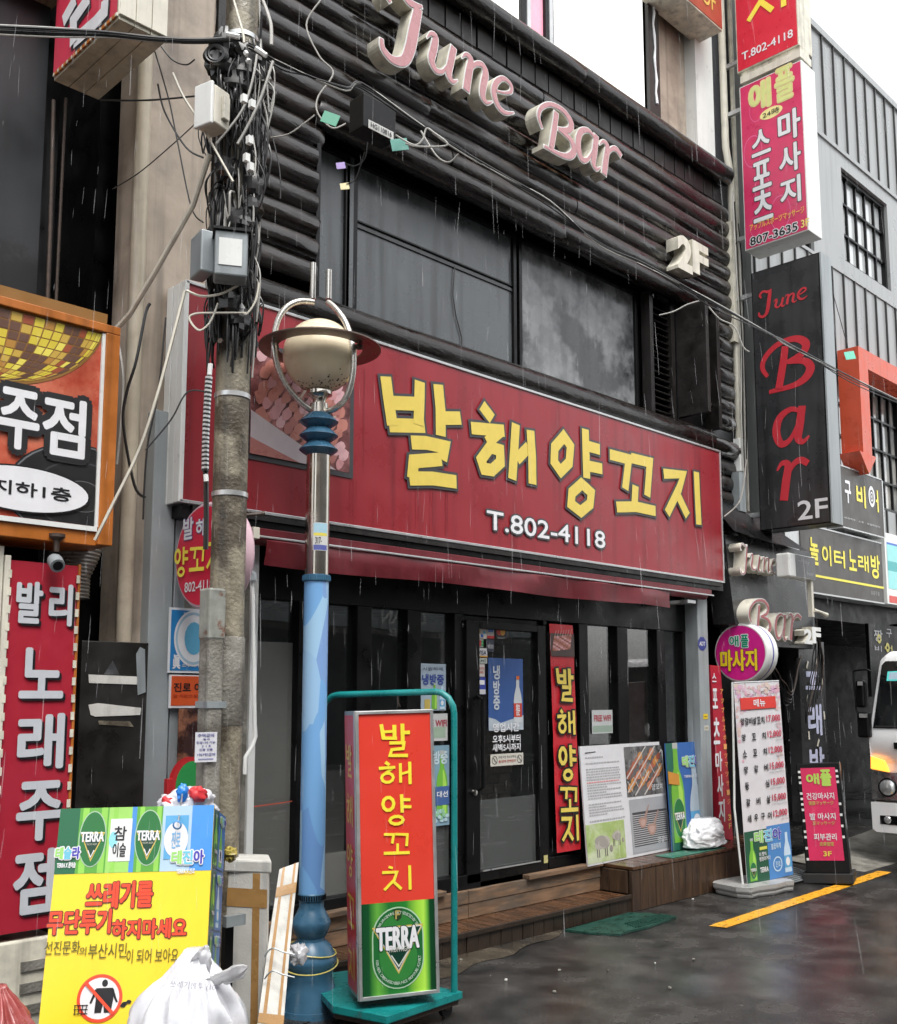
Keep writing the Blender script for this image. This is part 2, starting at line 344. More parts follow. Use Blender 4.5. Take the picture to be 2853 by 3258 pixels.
def brush(mb, F, ch, u0, v0, u1, v1, n, m, out=None, ow=.01, wk=1):
    w = u1 - u0; h = v1 - v0; q = (w + h) / 2 * wk
    for cl, pts in BR[ch]:
        P = [(u0 + a * w, v0 + b * h, c * q) for a, b, c in pts]
        if out: stroke(mb, F, P, n - .004, out, closed=bool(cl), grow=ow)
        stroke(mb, F, P, n, m, closed=bool(cl))
# slanted script letters of the bar
SC = {
 'J': [(0, [(.2, 1.2, .1), (.1, 1.38, .14), (.22, 1.56, .14), (.42, 1.6, .13), (.66, 1.5, .16), (.95, 1.6, .07)]), (0, [(.84, 1.53, .2), (.74, .95, .24), (.64, .4, .24), (.5, .04, .2), (.24, -.08, .16), (.03, .05, .14), (.0, .28, .1)])],
 'u': [(0, [(.0, .76, .05), (.13, .95, .12), (.27, .93, .19), (.22, .6, .22), (.15, .28, .21), (.28, .07, .16), (.5, .14, .12), (.66, .4, .08)]), (0, [(.86, 1.0, .2), (.76, .55, .21), (.69, .17, .2), (.82, .03, .13), (1.0, .16, .05)])],
 'n': [(0, [(.0, .8, .05), (.14, .97, .12), (.29, .9, .19), (.22, .5, .22), (.14, 0, .22)]), (0, [(.24, .6, .1), (.45, .88, .13), (.66, .96, .16), (.76, .8, .2), (.69, .45, .21), (.66, .15, .19), (.8, .03, .12), (1.0, .16, .05)])],
 'e': [(0, [(.15, .48, .09), (.5, .56, .1), (.8, .72, .13), (.8, .92, .14), (.5, .97, .15), (.2, .72, .19), (.1, .38, .21), (.28, .08, .18), (.58, .02, .14), (.95, .18, .06)])],
 'B': [(0, [(.48, 1.38, .16), (.42, .8, .17), (.32, .04, .17)]), (0, [(.1, .52, .08), (.0, .85, .11), (.08, 1.2, .12), (.34, 1.5, .12), (.68, 1.54, .14), (.88, 1.3, .18), (.8, 1.0, .15), (.5, .84, .09)]), (0, [(.5, .84, .09), (.82, .76, .14), (.95, .5, .19), (.85, .2, .17), (.6, .04, .12), (.12, .0, .09)])],
 'a': [(0, [(.78, .86, .1), (.52, .97, .13), (.2, .8, .18), (.08, .42, .21), (.2, .08, .18), (.45, .14, .12), (.68, .5, .09), (.8, .88, .08)]), (0, [(.84, 1.0, .19), (.75, .5, .21), (.69, .15, .19), (.82, .03, .12), (1.0, .16, .05)])],
 'r': [(0, [(.0, .8, .05), (.17, .97, .12), (.36, .9, .19), (.28, .5, .22), (.18, 0, .22)]), (0, [(.3, .58, .1), (.52, .88, .13), (.76, .98, .17), (1.0, .86, .16)])],
}
def script(mb, F, ch, u0, v0, u1, v1, n, m, wk=1, depth=0, mside=None, rim=None, rw=.008):
    top = 1.6 if ch in 'JB' else 1.04; w = (u1 - u0); h = (v1 - v0) / top; q = (w * .5 + h * .5) * wk
    for cl, pts in SC[ch]:
        P = smooth([(u0 + a * w, v0 + b * h, c * q) for a, b, c in pts], 5)
        if depth:
            stroke(mb, F, P, n, rim or m, depth=depth, mside=mside); stroke(mb, F, P, n + .004, m, grow=-rw)
        else: stroke(mb, F, P, n, m)

def ptd(p, d):
    """point seen at photo pixel p whose level distance along the view is d"""
    q = ray(p); return CAM + q * (d / ((q.x + q.y) * math.sqrt(.5)))

def bagmesh(cx, cy, z0, z1, rx, ry, m, seed=1, neck=.16, nu=120, nv=60, folds=15):
    """tied bag: full at the bottom, gathered in sharp pleats towards the knot"""
    g = MB(); vs = []
    for j in range(nv + 1):
        t = j / nv
        pr = min(1, (t / .12) ** .5) * (1 - .15 * t) if t < .62 else (1 - .093) * (neck + (1 - neck) * max(0, math.cos((t - .62) / .38 * math.pi / 2)) ** 1.15)
        cre = max(0, (t - .35) / .65)
        for i in range(nu):
            th = 2 * math.pi * i / nu; d = Vector((math.cos(th), math.sin(th), t * 2.2))
            n1 = noise.noise(d * 1.5 + Vector((seed, 0, 0))); n2 = noise.noise(d * 5 + Vector((0, seed, 0))); n3 = noise.noise(d * 11 + Vector((0, seed, 9)))
            rid = 1 - abs(math.sin(th * folds / 2 + 2.5 * n1 + t * 1.5)); rid2 = 1 - abs(math.sin(th * 5 + t * 9 + 4 * n1))
            k = 1 + .16 * n1 + .05 * n2 + .01 * n3 + cre * .24 * (rid - .5) + .05 * (rid2 - .5)
            vs.append((cx + rx * pr * k * math.cos(th), cy + ry * pr * k * math.sin(th), z0 + (z1 - z0) * t * (1 + .06 * n1 * (1 - t)) + .012 * n2 * (t < .95)))
    g.add(vs, [(j * nu + i, j * nu + (i + 1) % nu, (j + 1) * nu + (i + 1) % nu, (j + 1) * nu + i) for j in range(nv) for i in range(nu)] + [tuple(nv * nu + i for i in range(nu))], m, True); return g
def flap(P, wds, n, m, seed=0, thick=.25):
    """thin crumpled tail of film along P, wide as wds, facing n"""
    P = [Vector(p) for p in smooth([tuple(p) for p in P], 5)]; W_ = [q[0] for q in smooth([(w, 0) for w in wds], 5)]; g = MB(); vs = []; K = 14; n = Vector(n).normalized()
    for i, p in enumerate(P):
        d = (P[min(i + 1, len(P) - 1)] - P[max(0, i - 1)]).normalized(); s_ = d.cross(n).normalized(); nn = s_.cross(d)
        for j in range(K):
            a = 2 * math.pi * j / K; q = noise.noise(Vector((i * .35, math.cos(a) * 1.6, math.sin(a) * 1.6 + seed)))
            vs.append(p + s_ * (W_[i] * math.cos(a) * (1 + .5 * q)) + nn * (W_[i] * thick * math.sin(a) * (1 + 1.2 * q) + W_[i] * .35 * math.sin(3 * math.cos(a) * 2.2 + seed)))
    g.add(vs, [(i * K + j, i * K + (j + 1) % K, (i + 1) * K + (j + 1) % K, (i + 1) * K + j) for i in range(len(P) - 1) for j in range(K)], m, True); return g

# ------------------------------------------------------------------ ground
def asphalt():
    m = bpy.data.materials.new('wet_asphalt'); m.use_nodes = True; t = m.node_tree; b = t.nodes['Principled BSDF']
    tc = t.nodes.new('ShaderNodeTexCoord')
    def nz(s, d=4, r=.55):
        n = t.nodes.new('ShaderNodeTexNoise'); n.inputs['Scale'].default_value = s; n.inputs['Detail'].default_value = d; n.inputs['Roughness'].default_value = r; NL(t, tc.outputs['Object'], n.inputs['Vector']); return n
    def rg(src, a, b_, c, d):
        r = t.nodes.new('ShaderNodeMapRange'); r.inputs[1].default_value = a; r.inputs[2].default_value = b_; r.inputs[3].default_value = c; r.inputs[4].default_value = d; NL(t, src, r.inputs[0]); return r.outputs[0]
    big, mid, fine = nz(.9, 4), nz(4, 4, .55), nz(110, 3, .65)
    wet = rg(big.outputs[0], .42, .58, 0, 1)
    cr = t.nodes.new('ShaderNodeValToRGB'); cr.color_ramp.elements[0].position = .35; cr.color_ramp.elements[0].color = (.013, .0125, .0125, 1)
    cr.color_ramp.elements[1].position = .72; cr.color_ramp.elements[1].color = (.055, .052, .048, 1); NL(t, mid.outputs[0], cr.inputs[0])
    mx = t.nodes.new('ShaderNodeMix'); mx.data_type = 'RGBA'; mx.blend_type = 'MULTIPLY'; mx.inputs[0].default_value = 1
    NL(t, cr.outputs[0], mx.inputs[6]); NL(t, rg(fine.outputs[0], .35, .68, .3, 2.3), mx.inputs[7]); NL(t, mx.outputs[2], b.inputs['Base Color'])
    r1 = rg(mid.outputs[0], .35, .7, .1, .4)
    mr = t.nodes.new('ShaderNodeMix'); NL(t, wet, mr.inputs[0]); NL(t, r1, mr.inputs[2]); mr.inputs[3].default_value = .09; NL(t, mr.outputs[0], b.inputs['Roughness'])
    bp = t.nodes.new('ShaderNodeBump'); bp.inputs['Distance'].default_value = .004
    NL(t, rg(wet, 0, 1, 1, .35), bp.inputs['Strength']); NL(t, fine.outputs[0], bp.inputs['Height'])
    bp2 = t.nodes.new('ShaderNodeBump'); bp2.inputs['Distance'].default_value = .02; bp2.inputs['Strength'].default_value = .22
    NL(t, mid.outputs[0], bp2.inputs['Height']); NL(t, bp.outputs[0], bp2.inputs['Normal']); NL(t, bp2.outputs[0], b.inputs['Normal'])
    b.inputs['Specular IOR Level'].default_value = .6
    return m
M['asphalt'] = asphalt()
M['patch'] = mat('wet_concrete_strip', (.075, .062, .045), .22, var=.4, scale=5, bump=.3, bscale=60, rvar=.14, c2=(.03, .027, .022))
g = MB(); g.add([(-60, -60, 0), (120, -60, 0), (120, 120, 0), (-60, 120, 0)], [(0, 1, 2, 3)], M['asphalt'])
tag(g.build('road'), 'wet dark asphalt of the alley', '', kind='structure')
# uneven concrete strip along the deck
pts = []
for i in range(30):
    x = 2.2 + i * .115; pts.append((x, 4.16 - .0 * i + .05 * math.sin(i * 1.3) + .14 * noise.noise(Vector((x * 2, 0, 3))) + (i / 30) ** 3 * .35, .004))
g = MB(); g.add(pts + [(5.6, 4.55, .004), (2.2, 4.55, .004)], [tuple(range(len(pts) + 2))], M['patch'])
tag(g.build('pavement'), 'brown wet concrete strip along the foot of the wooden deck', '', kind='structure')
M['yline'] = mat('yellow_road_paint', (.72, .34, .02), .35, var=.2, scale=25, bump=.3, bscale=120, rvar=.15, c2=(.2, .11, .03), c2t=(.58, .68))
root = thing('road_marking', 'yellow painted edge line on the wet asphalt by the deck', 'road marking', (7.6, 3.85, .004))
N_ = 120; lo = []; hi = []
for i in range(N_ + 1):
    t = i / N_; x = 6.375 + 3.05 * t; yc = 3.815 + (x - 6.375) * .0355; q = noise.noise(Vector((x * 9, 0, 0))) * .008
    lo.append((x + (.035 if i == 0 else 0), yc - .059 + q, .004)); hi.append((x, yc + .059 + noise.noise(Vector((x * 9, 5, 0))) * .008, .004))
g = MB(); g.add(lo + hi, [(i, i + 1, N_ + 2 + i, N_ + 1 + i) for i in range(N_)], M['yline']); g.build('paint', root)
# green mat lying in front of the box deck
M['mat'] = mat('green_rubber_mat', (.01, .05, .036), .35, var=.3, scale=14, bump=.6, bscale=90, rvar=.15)
root = thing('doormat', 'worn dark green ribbed mat lying on the asphalt by the deck', 'mat', (6, 4.3, 0))
g = MB(); F = Frame((0, 0, 0), (1, 0, 0), (0, 1, 0))
g.prism(F, [(5.55, 4.46), (5.60, 4.30), (5.70, 4.125), (5.86, 4.14), (6.0, 4.12), (6.43, 4.16), (6.40, 4.36), (6.31, 4.48)], .002, .016, M['mat']); g.build('sheet', root)
for i in range(5):
    g = MB(); g.box(5.92 + i * .01, 4.15 + i * .028, .016, 6.41, 4.158 + i * .028, .026, M['mat']); g.build('rib', root)
# concrete ramp beside the pink board
g = MB(); hs_ = []
for i in range(13):
    for j in range(7):
        x = 9.3 + i * .35; y = 4.05 + j * .13; h = .13 * (1 - abs(i - 6) / 7) * (j / 6) + .02 * noise.noise(Vector((x * 3, y * 3, 0)))
        hs_.append((x, y, max(.001, h)))
g.add(hs_, [(i * 7 + j, (i + 1) * 7 + j, (i + 1) * 7 + j + 1, i * 7 + j + 1) for i in range(12) for j in range(6)], M['conc2'], True)
tag(g.build('kerb_ramp'), 'rough grey concrete ramp in front of the dark entrance', '', kind='structure')

# ------------------------------------------------------------------ restaurant building
B = thing('restaurant_building', 'log-clad restaurant building with black glazed shopfront and wide grey upstairs window', 'building', (5.5, 5.2, 0))
GY = 4.87
w = MB()
w.box(2.95, 5.02, 2.45, 3.66, 5.2, 6.6, M['black']); w.box(8.25, 5.02, 2.45, 8.62, 5.2, 6.6, M['black'])
w.box(3.66, 5.02, 2.45, 8.25, 5.2, 3.93, M['black']); w.box(3.66, 5.02, 5.12, 8.25, 5.2, 6.6, M['black'])
w.box(3.66, 5.2, 3.9, 8.25, 5.25, 5.2, M['black'])
w.box(2.45, 5.02, 6.6, 5.6, 5.2, 10, M['beige']); w.box(5.6, 5.08, 6.6, 7.66, 5.2, 10, M['black']); w.box(7.66, 5.02, 6.6, 8.62, 5.2, 10, M['beige'])
w.box(8.5, 5.2, 0, 8.62, 9.5, 10, M['conc2']); w.box(2.45, 5.2, 0, 2.57, 9.5, 10, M['black']); w.box(2.45, 9.5, 0, 8.62, 9.6, 10, M['conc2']); w.box(2.57, 5.2, 9.9, 8.5, 9.5, 10, M['conc2'])
w.build('wall', B)
w = MB(); w.box(2.57, 5.02, 2.42, 8.5, 9.5, 2.45, M['black']); w.build('ceiling', B)
w = MB(); w.box(2.57, 4.93, .26, 8.5, 9.5, .33, M['black']); w.build('floor', B)
# corner pillar in beige tile, rounded left edge coloured paler for the light it catches
w = MB(); w.box(2.47, 4.80, 1.2, 2.93, 5.02, 10, M['beige']); w.build('corner_pillar', B, bevel=.02)
w = MB(); w.tube([(2.50, 4.80, 1.3), (2.50, 4.80, 10)], .04, M['bead'], 12); w.build('corner_bead', B)
w = MB(); w.box(2.935, 4.79, 3.6, 3.0, 5.02, 10, M['slat']); w.build('corner_board', B)
# logs
def log(x0, x1, z, r, y=4.84, m=None, n=18, jit=.006):
    g = MB(); pts = []; rs = []; k = max(2, int((x1 - x0) / .22))
    for i in range(k + 1):
        x = x0 + (x1 - x0) * i / k; q = noise.noise(Vector((x * 1.7, z * 9, 1))) + .5 * noise.noise(Vector((x * 6, z * 9, 4))); pts.append((x, y + .01 * q, z + jit * noise.noise(Vector((x * 1.3, z * 5, 7))))); rs.append(r * (1 + .05 * q))
    g.tube([(x0 - .004, y, z)] + pts + [(x1 + .004, y, z)], [r * .93] + rs + [r * .93], m or M['log'], n)
    g.v = [(v[0], y + (v[1] - y) * (.8 if r < .085 else .95), v[2]) for v in g.v]
    return g.build('log', B)
SP = .148
z = 3.70 - SP * 1.0
zs = [2.62 + SP * i for i in range(25)]
for z in zs:
    if z > 6.27: break
    if z < 3.66:
        log(3.0, 8.6, z, .079)
    elif 3.66 <= z < 3.99: continue
    elif z < 5.05:
        log(3.0, 3.66, z, .079); log(8.27, 8.6, z, .079)
    else:
        cut = 3.0 + rnd.uniform(1.4, 4.2); log(3.0, cut, z, .079); log(cut + .012, 8.6, z, .079)
log(3.0, 8.1, 3.83, .115, 4.80, M['logtrim']); log(8.12, 8.6, 3.83, .09, 4.82)
log(3.66, 6.0, 5.12, .085, 4.80, M['logtrim']); log(6.01, 8.27, 5.12, .085, 4.80, M['logtrim'])
log(3.0, 6.3, 6.565, .092, 4.80, M['logtrim']); log(6.31, 8.62, 6.565, .092, 4.80, M['logtrim'])
for i in range(34):
    x = 3.02 + i * .165; h = rnd.uniform(-.004, .004)
    w = MB(); w.box(x, 4.86 + h, 6.30, x + .152, 4.90, 6.49, M['slat']); w.build('slat', B, bevel=.004)
# wide grey upstairs window, set back under the logs
w = MB(); w.box(3.0, 4.885, 6.44, 8.6, 4.93, 6.64, M['black']); w.build('backing_board', B)
w = MB(); w.box(3.70, 4.84, 3.94, 7.72, 5.05, 3.968, M['black']); w.box(3.66, 4.80, 3.96, 3.69, 5.05, 5.06, M['black']); w.build('window_sill', B)
def winpanel(x0, x1, m, z0=3.97, z1=5.06, y=4.99):
    f = MB(); f.box(x0 - .035, y - .03, z0, x0, y + .03, z1, M['black']); f.box(x1, y - .03, z0, x1 + .035, y + .03, z1, M['black']); f.box(x0, y - .03, z1 - .03, x1, y + .03, z1, M['black']); f.box(x0, y - .03, z0, x1, y + .03, z0 + .02, M['black'])
    o = f.build('window', B, bevel=.003)
    p = MB(); p.box(x0, y - .004, z0 + .02, x1, y + .004, z1 - .03, m); p.build('pane', o); return o
winpanel(3.74, 4.02, M['panel']); o = winpanel(4.12, 5.66, M['panel']); winpanel(5.76, 7.26, M['panel2'])
w = MB(); w.box(4.03, 4.96, 3.97, 4.085, 5.0, 5.06, M['panel']); w.build('mullion', B)
w = MB(); w.box(4.12, 4.972, 4.645, 5.66, 4.986, 4.655, M['black']); w.box(4.12, 4.975, 4.605, 5.66, 4.986, 4.628, M['blackboard']); w.build('seam_strip', o)
w = MB(); w.tube([(5.04, 4.975, 4.62), (5.02, 4.975, 4.4), (5.05, 4.975, 4.25), (5.11, 4.975, 4.1), (5.11, 4.975, 4.03)], .004, M['cable'], 5); w.build('hanging_wire', o)
# louvre beside the window
w = MB(); w.box(7.33, 4.86, 3.97, 7.38, 4.95, 5.06, M['slat']); w.box(7.66, 4.86, 3.97, 7.72, 4.95, 5.06, M['slat']); lo = w.build('louvre', B)
for i in range(17):
    w = MB(); zz = 4.02 + i * .058
    w.add([(7.38, 4.88, zz), (7.66, 4.88, zz), (7.66, 4.93, zz + .035), (7.38, 4.93, zz + .035), (7.38, 4.885, zz - .008), (7.66, 4.885, zz - .008), (7.66, 4.935, zz + .027), (7.38, 4.935, zz + .027)], [(0, 1, 2, 3), (4, 7, 6, 5), (0, 4, 5, 1)], M['slat']); w.build('louvre_slat', lo)
# open plank shutter right of the louvre
w = MB()
for a, b_ in (((7.74, 4.86), (7.80, 4.55)), ((8.17, 4.86), (8.22, 4.62))):
    pass
w.box(7.73, 4.85, 3.97, 8.22, 4.90, 5.06, M['black']); w.box(7.73, 4.55, 4.0, 7.775, 4.85, 5.0, M['slat']); w.box(8.17, 4.70, 3.96, 8.22, 4.85, 5.06, M['slat'])
sh_ = w.build('shutter', B, bevel=.004)
w = MB(); w.tube([(7.76, 4.57, 4.06), (8.19, 4.80, 4.2)], .018, M['slat'], 6); w.tube([(7.76, 4.57, 4.9), (8.19, 4.80, 5.0)], .014, M['slat'], 6); w.build('stay_bar', sh_)
# bright upper-floor windows
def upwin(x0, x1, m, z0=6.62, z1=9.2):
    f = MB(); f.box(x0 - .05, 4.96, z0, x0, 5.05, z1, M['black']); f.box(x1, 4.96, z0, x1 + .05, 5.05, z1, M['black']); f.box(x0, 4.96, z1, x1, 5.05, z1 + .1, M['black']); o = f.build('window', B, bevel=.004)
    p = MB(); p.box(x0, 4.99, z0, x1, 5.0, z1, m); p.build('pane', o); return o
M['skyglow'] = mat('white_sky_glow_pane', (.82, .82, .8), .08, var=.02, coat=1, emit=(1, .99, .96), es=.55)  # white glow added in place of bright sky mirrored by the glass
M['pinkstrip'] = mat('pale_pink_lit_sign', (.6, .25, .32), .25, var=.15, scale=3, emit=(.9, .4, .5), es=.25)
upwin(4.2, 5.78, M['skyglow']); upwin(5.9, 6.08, M['pinkstrip']); upwin(6.19, 7.53, M['skyglow'])
w = MB(); w.box(6.12, 4.95, 6.62, 6.165, 5.03, 9.2, M['alu']); w.box(5.84, 4.95, 6.62, 5.885, 5.03, 9.2, M['alu']); w.build('mullion', B)
w = MB(); w.box(7.53, 4.93, 6.62, 7.70, 5.02, 9.3, M['slat']); w.build('frame_board', B)
tp = []
for i in range(16):
    zz = 8.6 - i * .11; tp.append((7.60 + .012 * math.sin(i * 2.1) + .03 * (i / 15) ** 2, 4.925, zz))
w = MB(); w.tube(tp, [.012 + .006 * (i % 2) for i in range(16)], M['bag'], 5); w.build('peeling_tape', B)
w = MB(); w.box(8.28, 4.90, 6.62, 8.6, 5.02, 10, M['white']); w.build('white_facing', B)
# steel column at the left end of the shopfront, partly hidden by the pole
w = MB(); w.box(2.59, 4.72, 0, 2.72, 4.9, 3.02, M['greycol']); w.build('column', B, bevel=.006)
w = MB(); w.box(2.735, 4.735, 0, 2.80, 4.9, 3.2, M['greycol']); w.build('column', B, bevel=.004)
w = MB(); w.box(2.80, 4.78, 0, 3.25, 4.93, 2.55, M['conc2']); w.build('end_wall', B)
w = MB(); w.box(3.23, 4.76, 0, 3.275, 4.95, 2.5, M['white']); w.build('column', B, bevel=.004)
# right column
w = MB(); w.box(7.70, 4.70, 0, 7.86, 4.95, 2.5, M['greycol']); w.build('column', B, bevel=.005)
w = MB(); w.lathe((8.02, 5.02, 0), [(.001, 2.3), (.1, 2.3), (.1, 0)], M['conc2'], 20); w.build('round_column', B)
# shopfront frame
fr = MB()
fr.box(3.275, 4.82, 2.10, 7.70, 4.94, 2.50, M['black']); fr.box(3.275, 4.80, .30, 5.10, 4.95, .395, M['black'])
for a, b_ in ((3.60, 3.67), (4.04, 4.155), (4.455, 4.575), (4.88, 4.97), (5.80, 5.84), (6.22, 6.33), (6.71, 6.85), (7.265, 7.38), (7.66, 7.70)):
    fr.box(a, 4.823, .396, b_, 4.93, 2.099, M['black'])
fr.box(4.972, 4.853, 2.062, 5.80, 4.925, 2.099, M['black']); fr.box(5.842, 4.83, .31, 6.218, 4.925, .41, M['black']); fr.box(6.332, 4.84, .325, 7.66, 4.92, .42, M['black'])
fr.build('frame', B, bevel=.004)
def pane(x0, x1, z0, z1, film=None, y=GY):
    p = MB(); p.box(x0, y, z0, x1, y + .006, z1, M['glass']); o = p.build('window_pane', B)
    if film:
        for zz0, zz1, m in film:
            q = MB(); q.box(x0, y + .009, zz0, x1, y + .011, zz1, m); q.build('film', o)
    return o
fb = [(.395, .62, M['filml']), (.62, 1.78, M['film'])]
pane(3.285, 3.60, .395, 2.1, [(.395, .66, M['filml']), (.66, 1.86, M['filml'])])
P2 = pane(3.67, 4.04, .395, 2.1, [(.395, .64, M['filml'])]); P3 = pane(4.155, 4.455, .395, 2.1, [(.395, .64, M['film'])]); P4 = pane(4.575, 4.88, .395, 2.1, [(.395, .9, M['film'])])
P5 = pane(6.33, 6.71, .42, 2.1); P6 = pane(6.85, 7.265, .42, 2.1); P7 = pane(7.38, 7.66, .42, 2.1)
p = MB(); p.box(5.84, 4.865, .41, 6.22, 4.88, 2.03, M['black']); p.build('blank_panel', B)
# red scratch line on the first pane
# door
D = MB(); D.box(4.97, 4.80, .335, 5.10, 4.85, 2.06, M['black']); D.box(5.71, 4.80, .335, 5.80, 4.85, 2.06, M['black']); D.box(5.10, 4.80, .335, 5.71, 4.85, .40, M['black']); D.box(5.10, 4.80, 2.01, 5.71, 4.85, 2.06, M['black'])
D = D.build('door', B, bevel=.004)
p = MB(); p.box(5.10, 4.832, .40, 5.71, 4.838, 2.01, M['glass']); p.build('door_glass', D)
p = MB(); p.box(5.10, 4.840, .40, 5.71, 4.842, .86, M['film']); p.build('film', D)
p = MB(); p.tube([(5.075, 4.80, 1.55), (5.075, 4.755, 1.53), (5.08, 4.755, .95), (5.08, 4.80, .93)], .012, M['black'], 8); p.build('handle', D)
p = MB(); p.lathe((5.03, 4.795, .92), [(.001, .02), (.02, .018), (.022, 0)], M['steel'], 14, (0, -1, 0)); p.build('lock', D)
p = MB(); p.box(5.12, 4.793, .400, 5.71, 4.799, .408, M['alu']); p.build('sill_trim', D)
# interior: counter, brick pillar, back wall, tables
M['brick'] = mat('interior_brick', (.22, .17, .12), .7, var=.3, scale=20)
w = MB(); w.box(2.6, 8.6, .33, 8.45, 8.7, 2.42, mat('interior_wall', (.2, .2, .19), .7)); w.build('inner_wall', B)
br = MB(); br.box(6.35, 6.0, .33, 6.75, 6.35, 2.42, M['conc']); bo = br.build('brick_pillar', B)
for i in range(26):
    for j in range(3):
        b1 = MB(); x = 6.345 + j * .14 + (.07 if i % 2 else 0) - .03; zz = .36 + i * .078
        b1.box(max(6.34, x), 5.985, zz, min(6.76, x + .13), 5.999, zz + .066, M['brick']); b1.build('brick', bo)
w = MB(); w.box(3.3, 5.6, .33, 4.9, 6.1, 1.05, M['filml']); w.build('counter', B)
w = MB(); w.box(6.9, 5.5, 1.0, 8.3, 6.2, 1.04, M['white']); w.box(7.0, 5.6, .33, 7.05, 5.65, 1.0, M['alu']); w.box(8.1, 5.6, .33, 8.15, 5.65, 1.0, M['alu']); w.build('table', B)

# ------------------------------------------------------------------ wooden deck: long low step and raised box
DK = thing('wooden_deck', 'wet brown wooden deck with a long low step and a raised box along the shopfront', 'deck', (5.8, 4.7, 0))
w = MB(); w.box(2.9, 4.53, .0, 6.36, 4.86, .105, M['woodd']); w.box(6.40, 4.53, 0, 8.6, 4.84, .29, M['woodd']); w.build('frame', DK)
# step top planks run across
x = 2.9
while x < 6.33:
    g = MB(); g.box(x, 4.505, .107 + rnd.uniform(0, .002), x + .086, 4.84, .128 + rnd.uniform(-.001, .001), M['wood']); g.build('plank', DK, bevel=.003); x += .0905
x = 6.39
k = 0
while x < 8.55:
    g = MB(); g.box(x, 4.495, .295, x + .118, 4.85, .318 + rnd.uniform(-.001, .001), M['wood']); g.build('plank', DK, bevel=.003); x += .122
# vertical front boards
x = 2.9
while x < 6.36:
    g = MB(); d = rnd.uniform(0, .004); g.box(x, 4.512 - d, .003, x + .1, 4.528, .1, M['woodd']); g.build('front_board', DK, bevel=.002); x += .104
x = 6.385
while x < 8.55:
    g = MB(); d = rnd.uniform(0, .004); g.box(x, 4.503 - d, .003, x + .098, 4.528, .29, M['woodf']); g.build('front_board', DK, bevel=.002); x += .1015
y = 4.535
while y < 4.83:
    g = MB(); g.box(6.368 - rnd.uniform(0, .004), y, .13, 6.385, y + .078, .29, M['woodf']); g.build('side_board', DK, bevel=.002); y += .08
g = MB(); g.box(2.9, 4.495, .10, 6.37, 4.511, .131, M['woodd']); g.build('nosing', DK, bevel=.004)
# threshold boards under the door
for x0, x1, zz in ((3.3, 4.72, .335), (5.52, 6.36, .335)):
    g = MB(); g.box(x0, 4.735, zz - .03, x1, 4.80, zz, M['woodl']); g.build('threshold', DK, bevel=.003)
for x0, x1 in ((2.95, 4.95), (4.955, 6.36)):
    g = MB(); g.box(x0, 4.77, .13, x1, 4.80, .22, M['woodl']); g.box(x0, 4.765, .222, x1, 4.80, .304, M['woodl']); g.build('riser', DK, bevel=.003)

# ------------------------------------------------------------------ meat pictures (flat print)
MEAT = [ink(.58, .28, .29, .3), ink(.42, .16, .14, .3), ink(.64, .38, .4, .3), ink(.5, .2, .16, .3)]
M['meatbg'] = mat('print_meat_backdrop', (.16, .05, .05), .35, var=.5, scale=14, c2=(.3, .12, .12))
def skewers(mb, F, u0, v0, u1, v1, n, rows, ang, cols, step, size, seed=3, stick=None):
    """rows of meat lumps on sticks, clipped to the box"""
    r = random.Random(seed); a = R(ang); du, dv = math.cos(a), math.sin(a); cu_, cv_ = (u0 + u1) / 2, (v0 + v1) / 2; L = max(u1 - u0, v1 - v0) * .75; k = 0
    for i in range(rows):
        off = (i - rows / 2 + .5) * step
        bu, bv = cu_ - dv * off, cv_ + du * off
        if stick:
            P = [(bu - du * L * 1.0, bv - dv * L * 1.0), (bu + du * L * 1.0, bv + dv * L * 1.0)]
            t0, t1 = 0, 1
            q = [(P[0][0] + (P[1][0] - P[0][0]) * t / 40, P[0][1] + (P[1][1] - P[0][1]) * t / 40) for t in range(41)]
            q = [p for p in q if u0 < p[0] < u1 and v0 < p[1] < v1]
            if len(q) > 1: stroke(mb, F, [(q[0][0], q[0][1], size * .16), (q[-1][0], q[-1][1], size * .16)], n + .001, stick)
        s = -L
        while s < L:
            u = bu + du * s + r.uniform(-.1, .1) * size; v = bv + dv * s + r.uniform(-.1, .1) * size; rr = size * r.uniform(.4, .56)
            if u0 + rr < u < u1 - rr and v0 + rr < v < v1 - rr:
                k += 1; m = cols[r.randrange(len(cols))]
                pts = [(u + p_ * du - q_ * dv, v + p_ * dv + q_ * du) for p_, q_ in [(rr * r.uniform(.85, 1.35) * math.cos(t), rr * r.uniform(.6, .95) * math.sin(t)) for t in [2 * math.pi * j / 10 for j in range(10)]]]
                mb.poly(F, pts, n + .0015 + .0001 * (k % 14), m)
            s += size * .72

# ------------------------------------------------------------------ big red restaurant sign
SY = 4.60; F = face_y(SY)
S = thing('restaurant_sign', 'long red fascia sign with yellow brush lettering and a picture of raw meat skewers', 'sign', (5.3, 4.68, 3.1))
g = MB(); g.box(2.69, SY + .003, 2.545, 7.975, SY + .17, 3.688, M['red']); g.build('sign_box', S)
g = MB()
for a in ((2.67, SY - .006, 3.686, 7.99, SY + .18, 3.704), (2.67, SY - .006, 2.528, 7.99, SY + .18, 2.546), (7.974, SY - .006, 2.546, 7.99, SY + .18, 3.686)): g.box(*a, M['alu'])
for i, yy in enumerate((SY - .006, SY + .058, SY + .118)): g.box(2.662 + .004 * (i == 1), yy, 2.53, 2.689, yy + .056, 3.70, M['white'])
g.build('frame', S, bevel=.003)
g = MB()
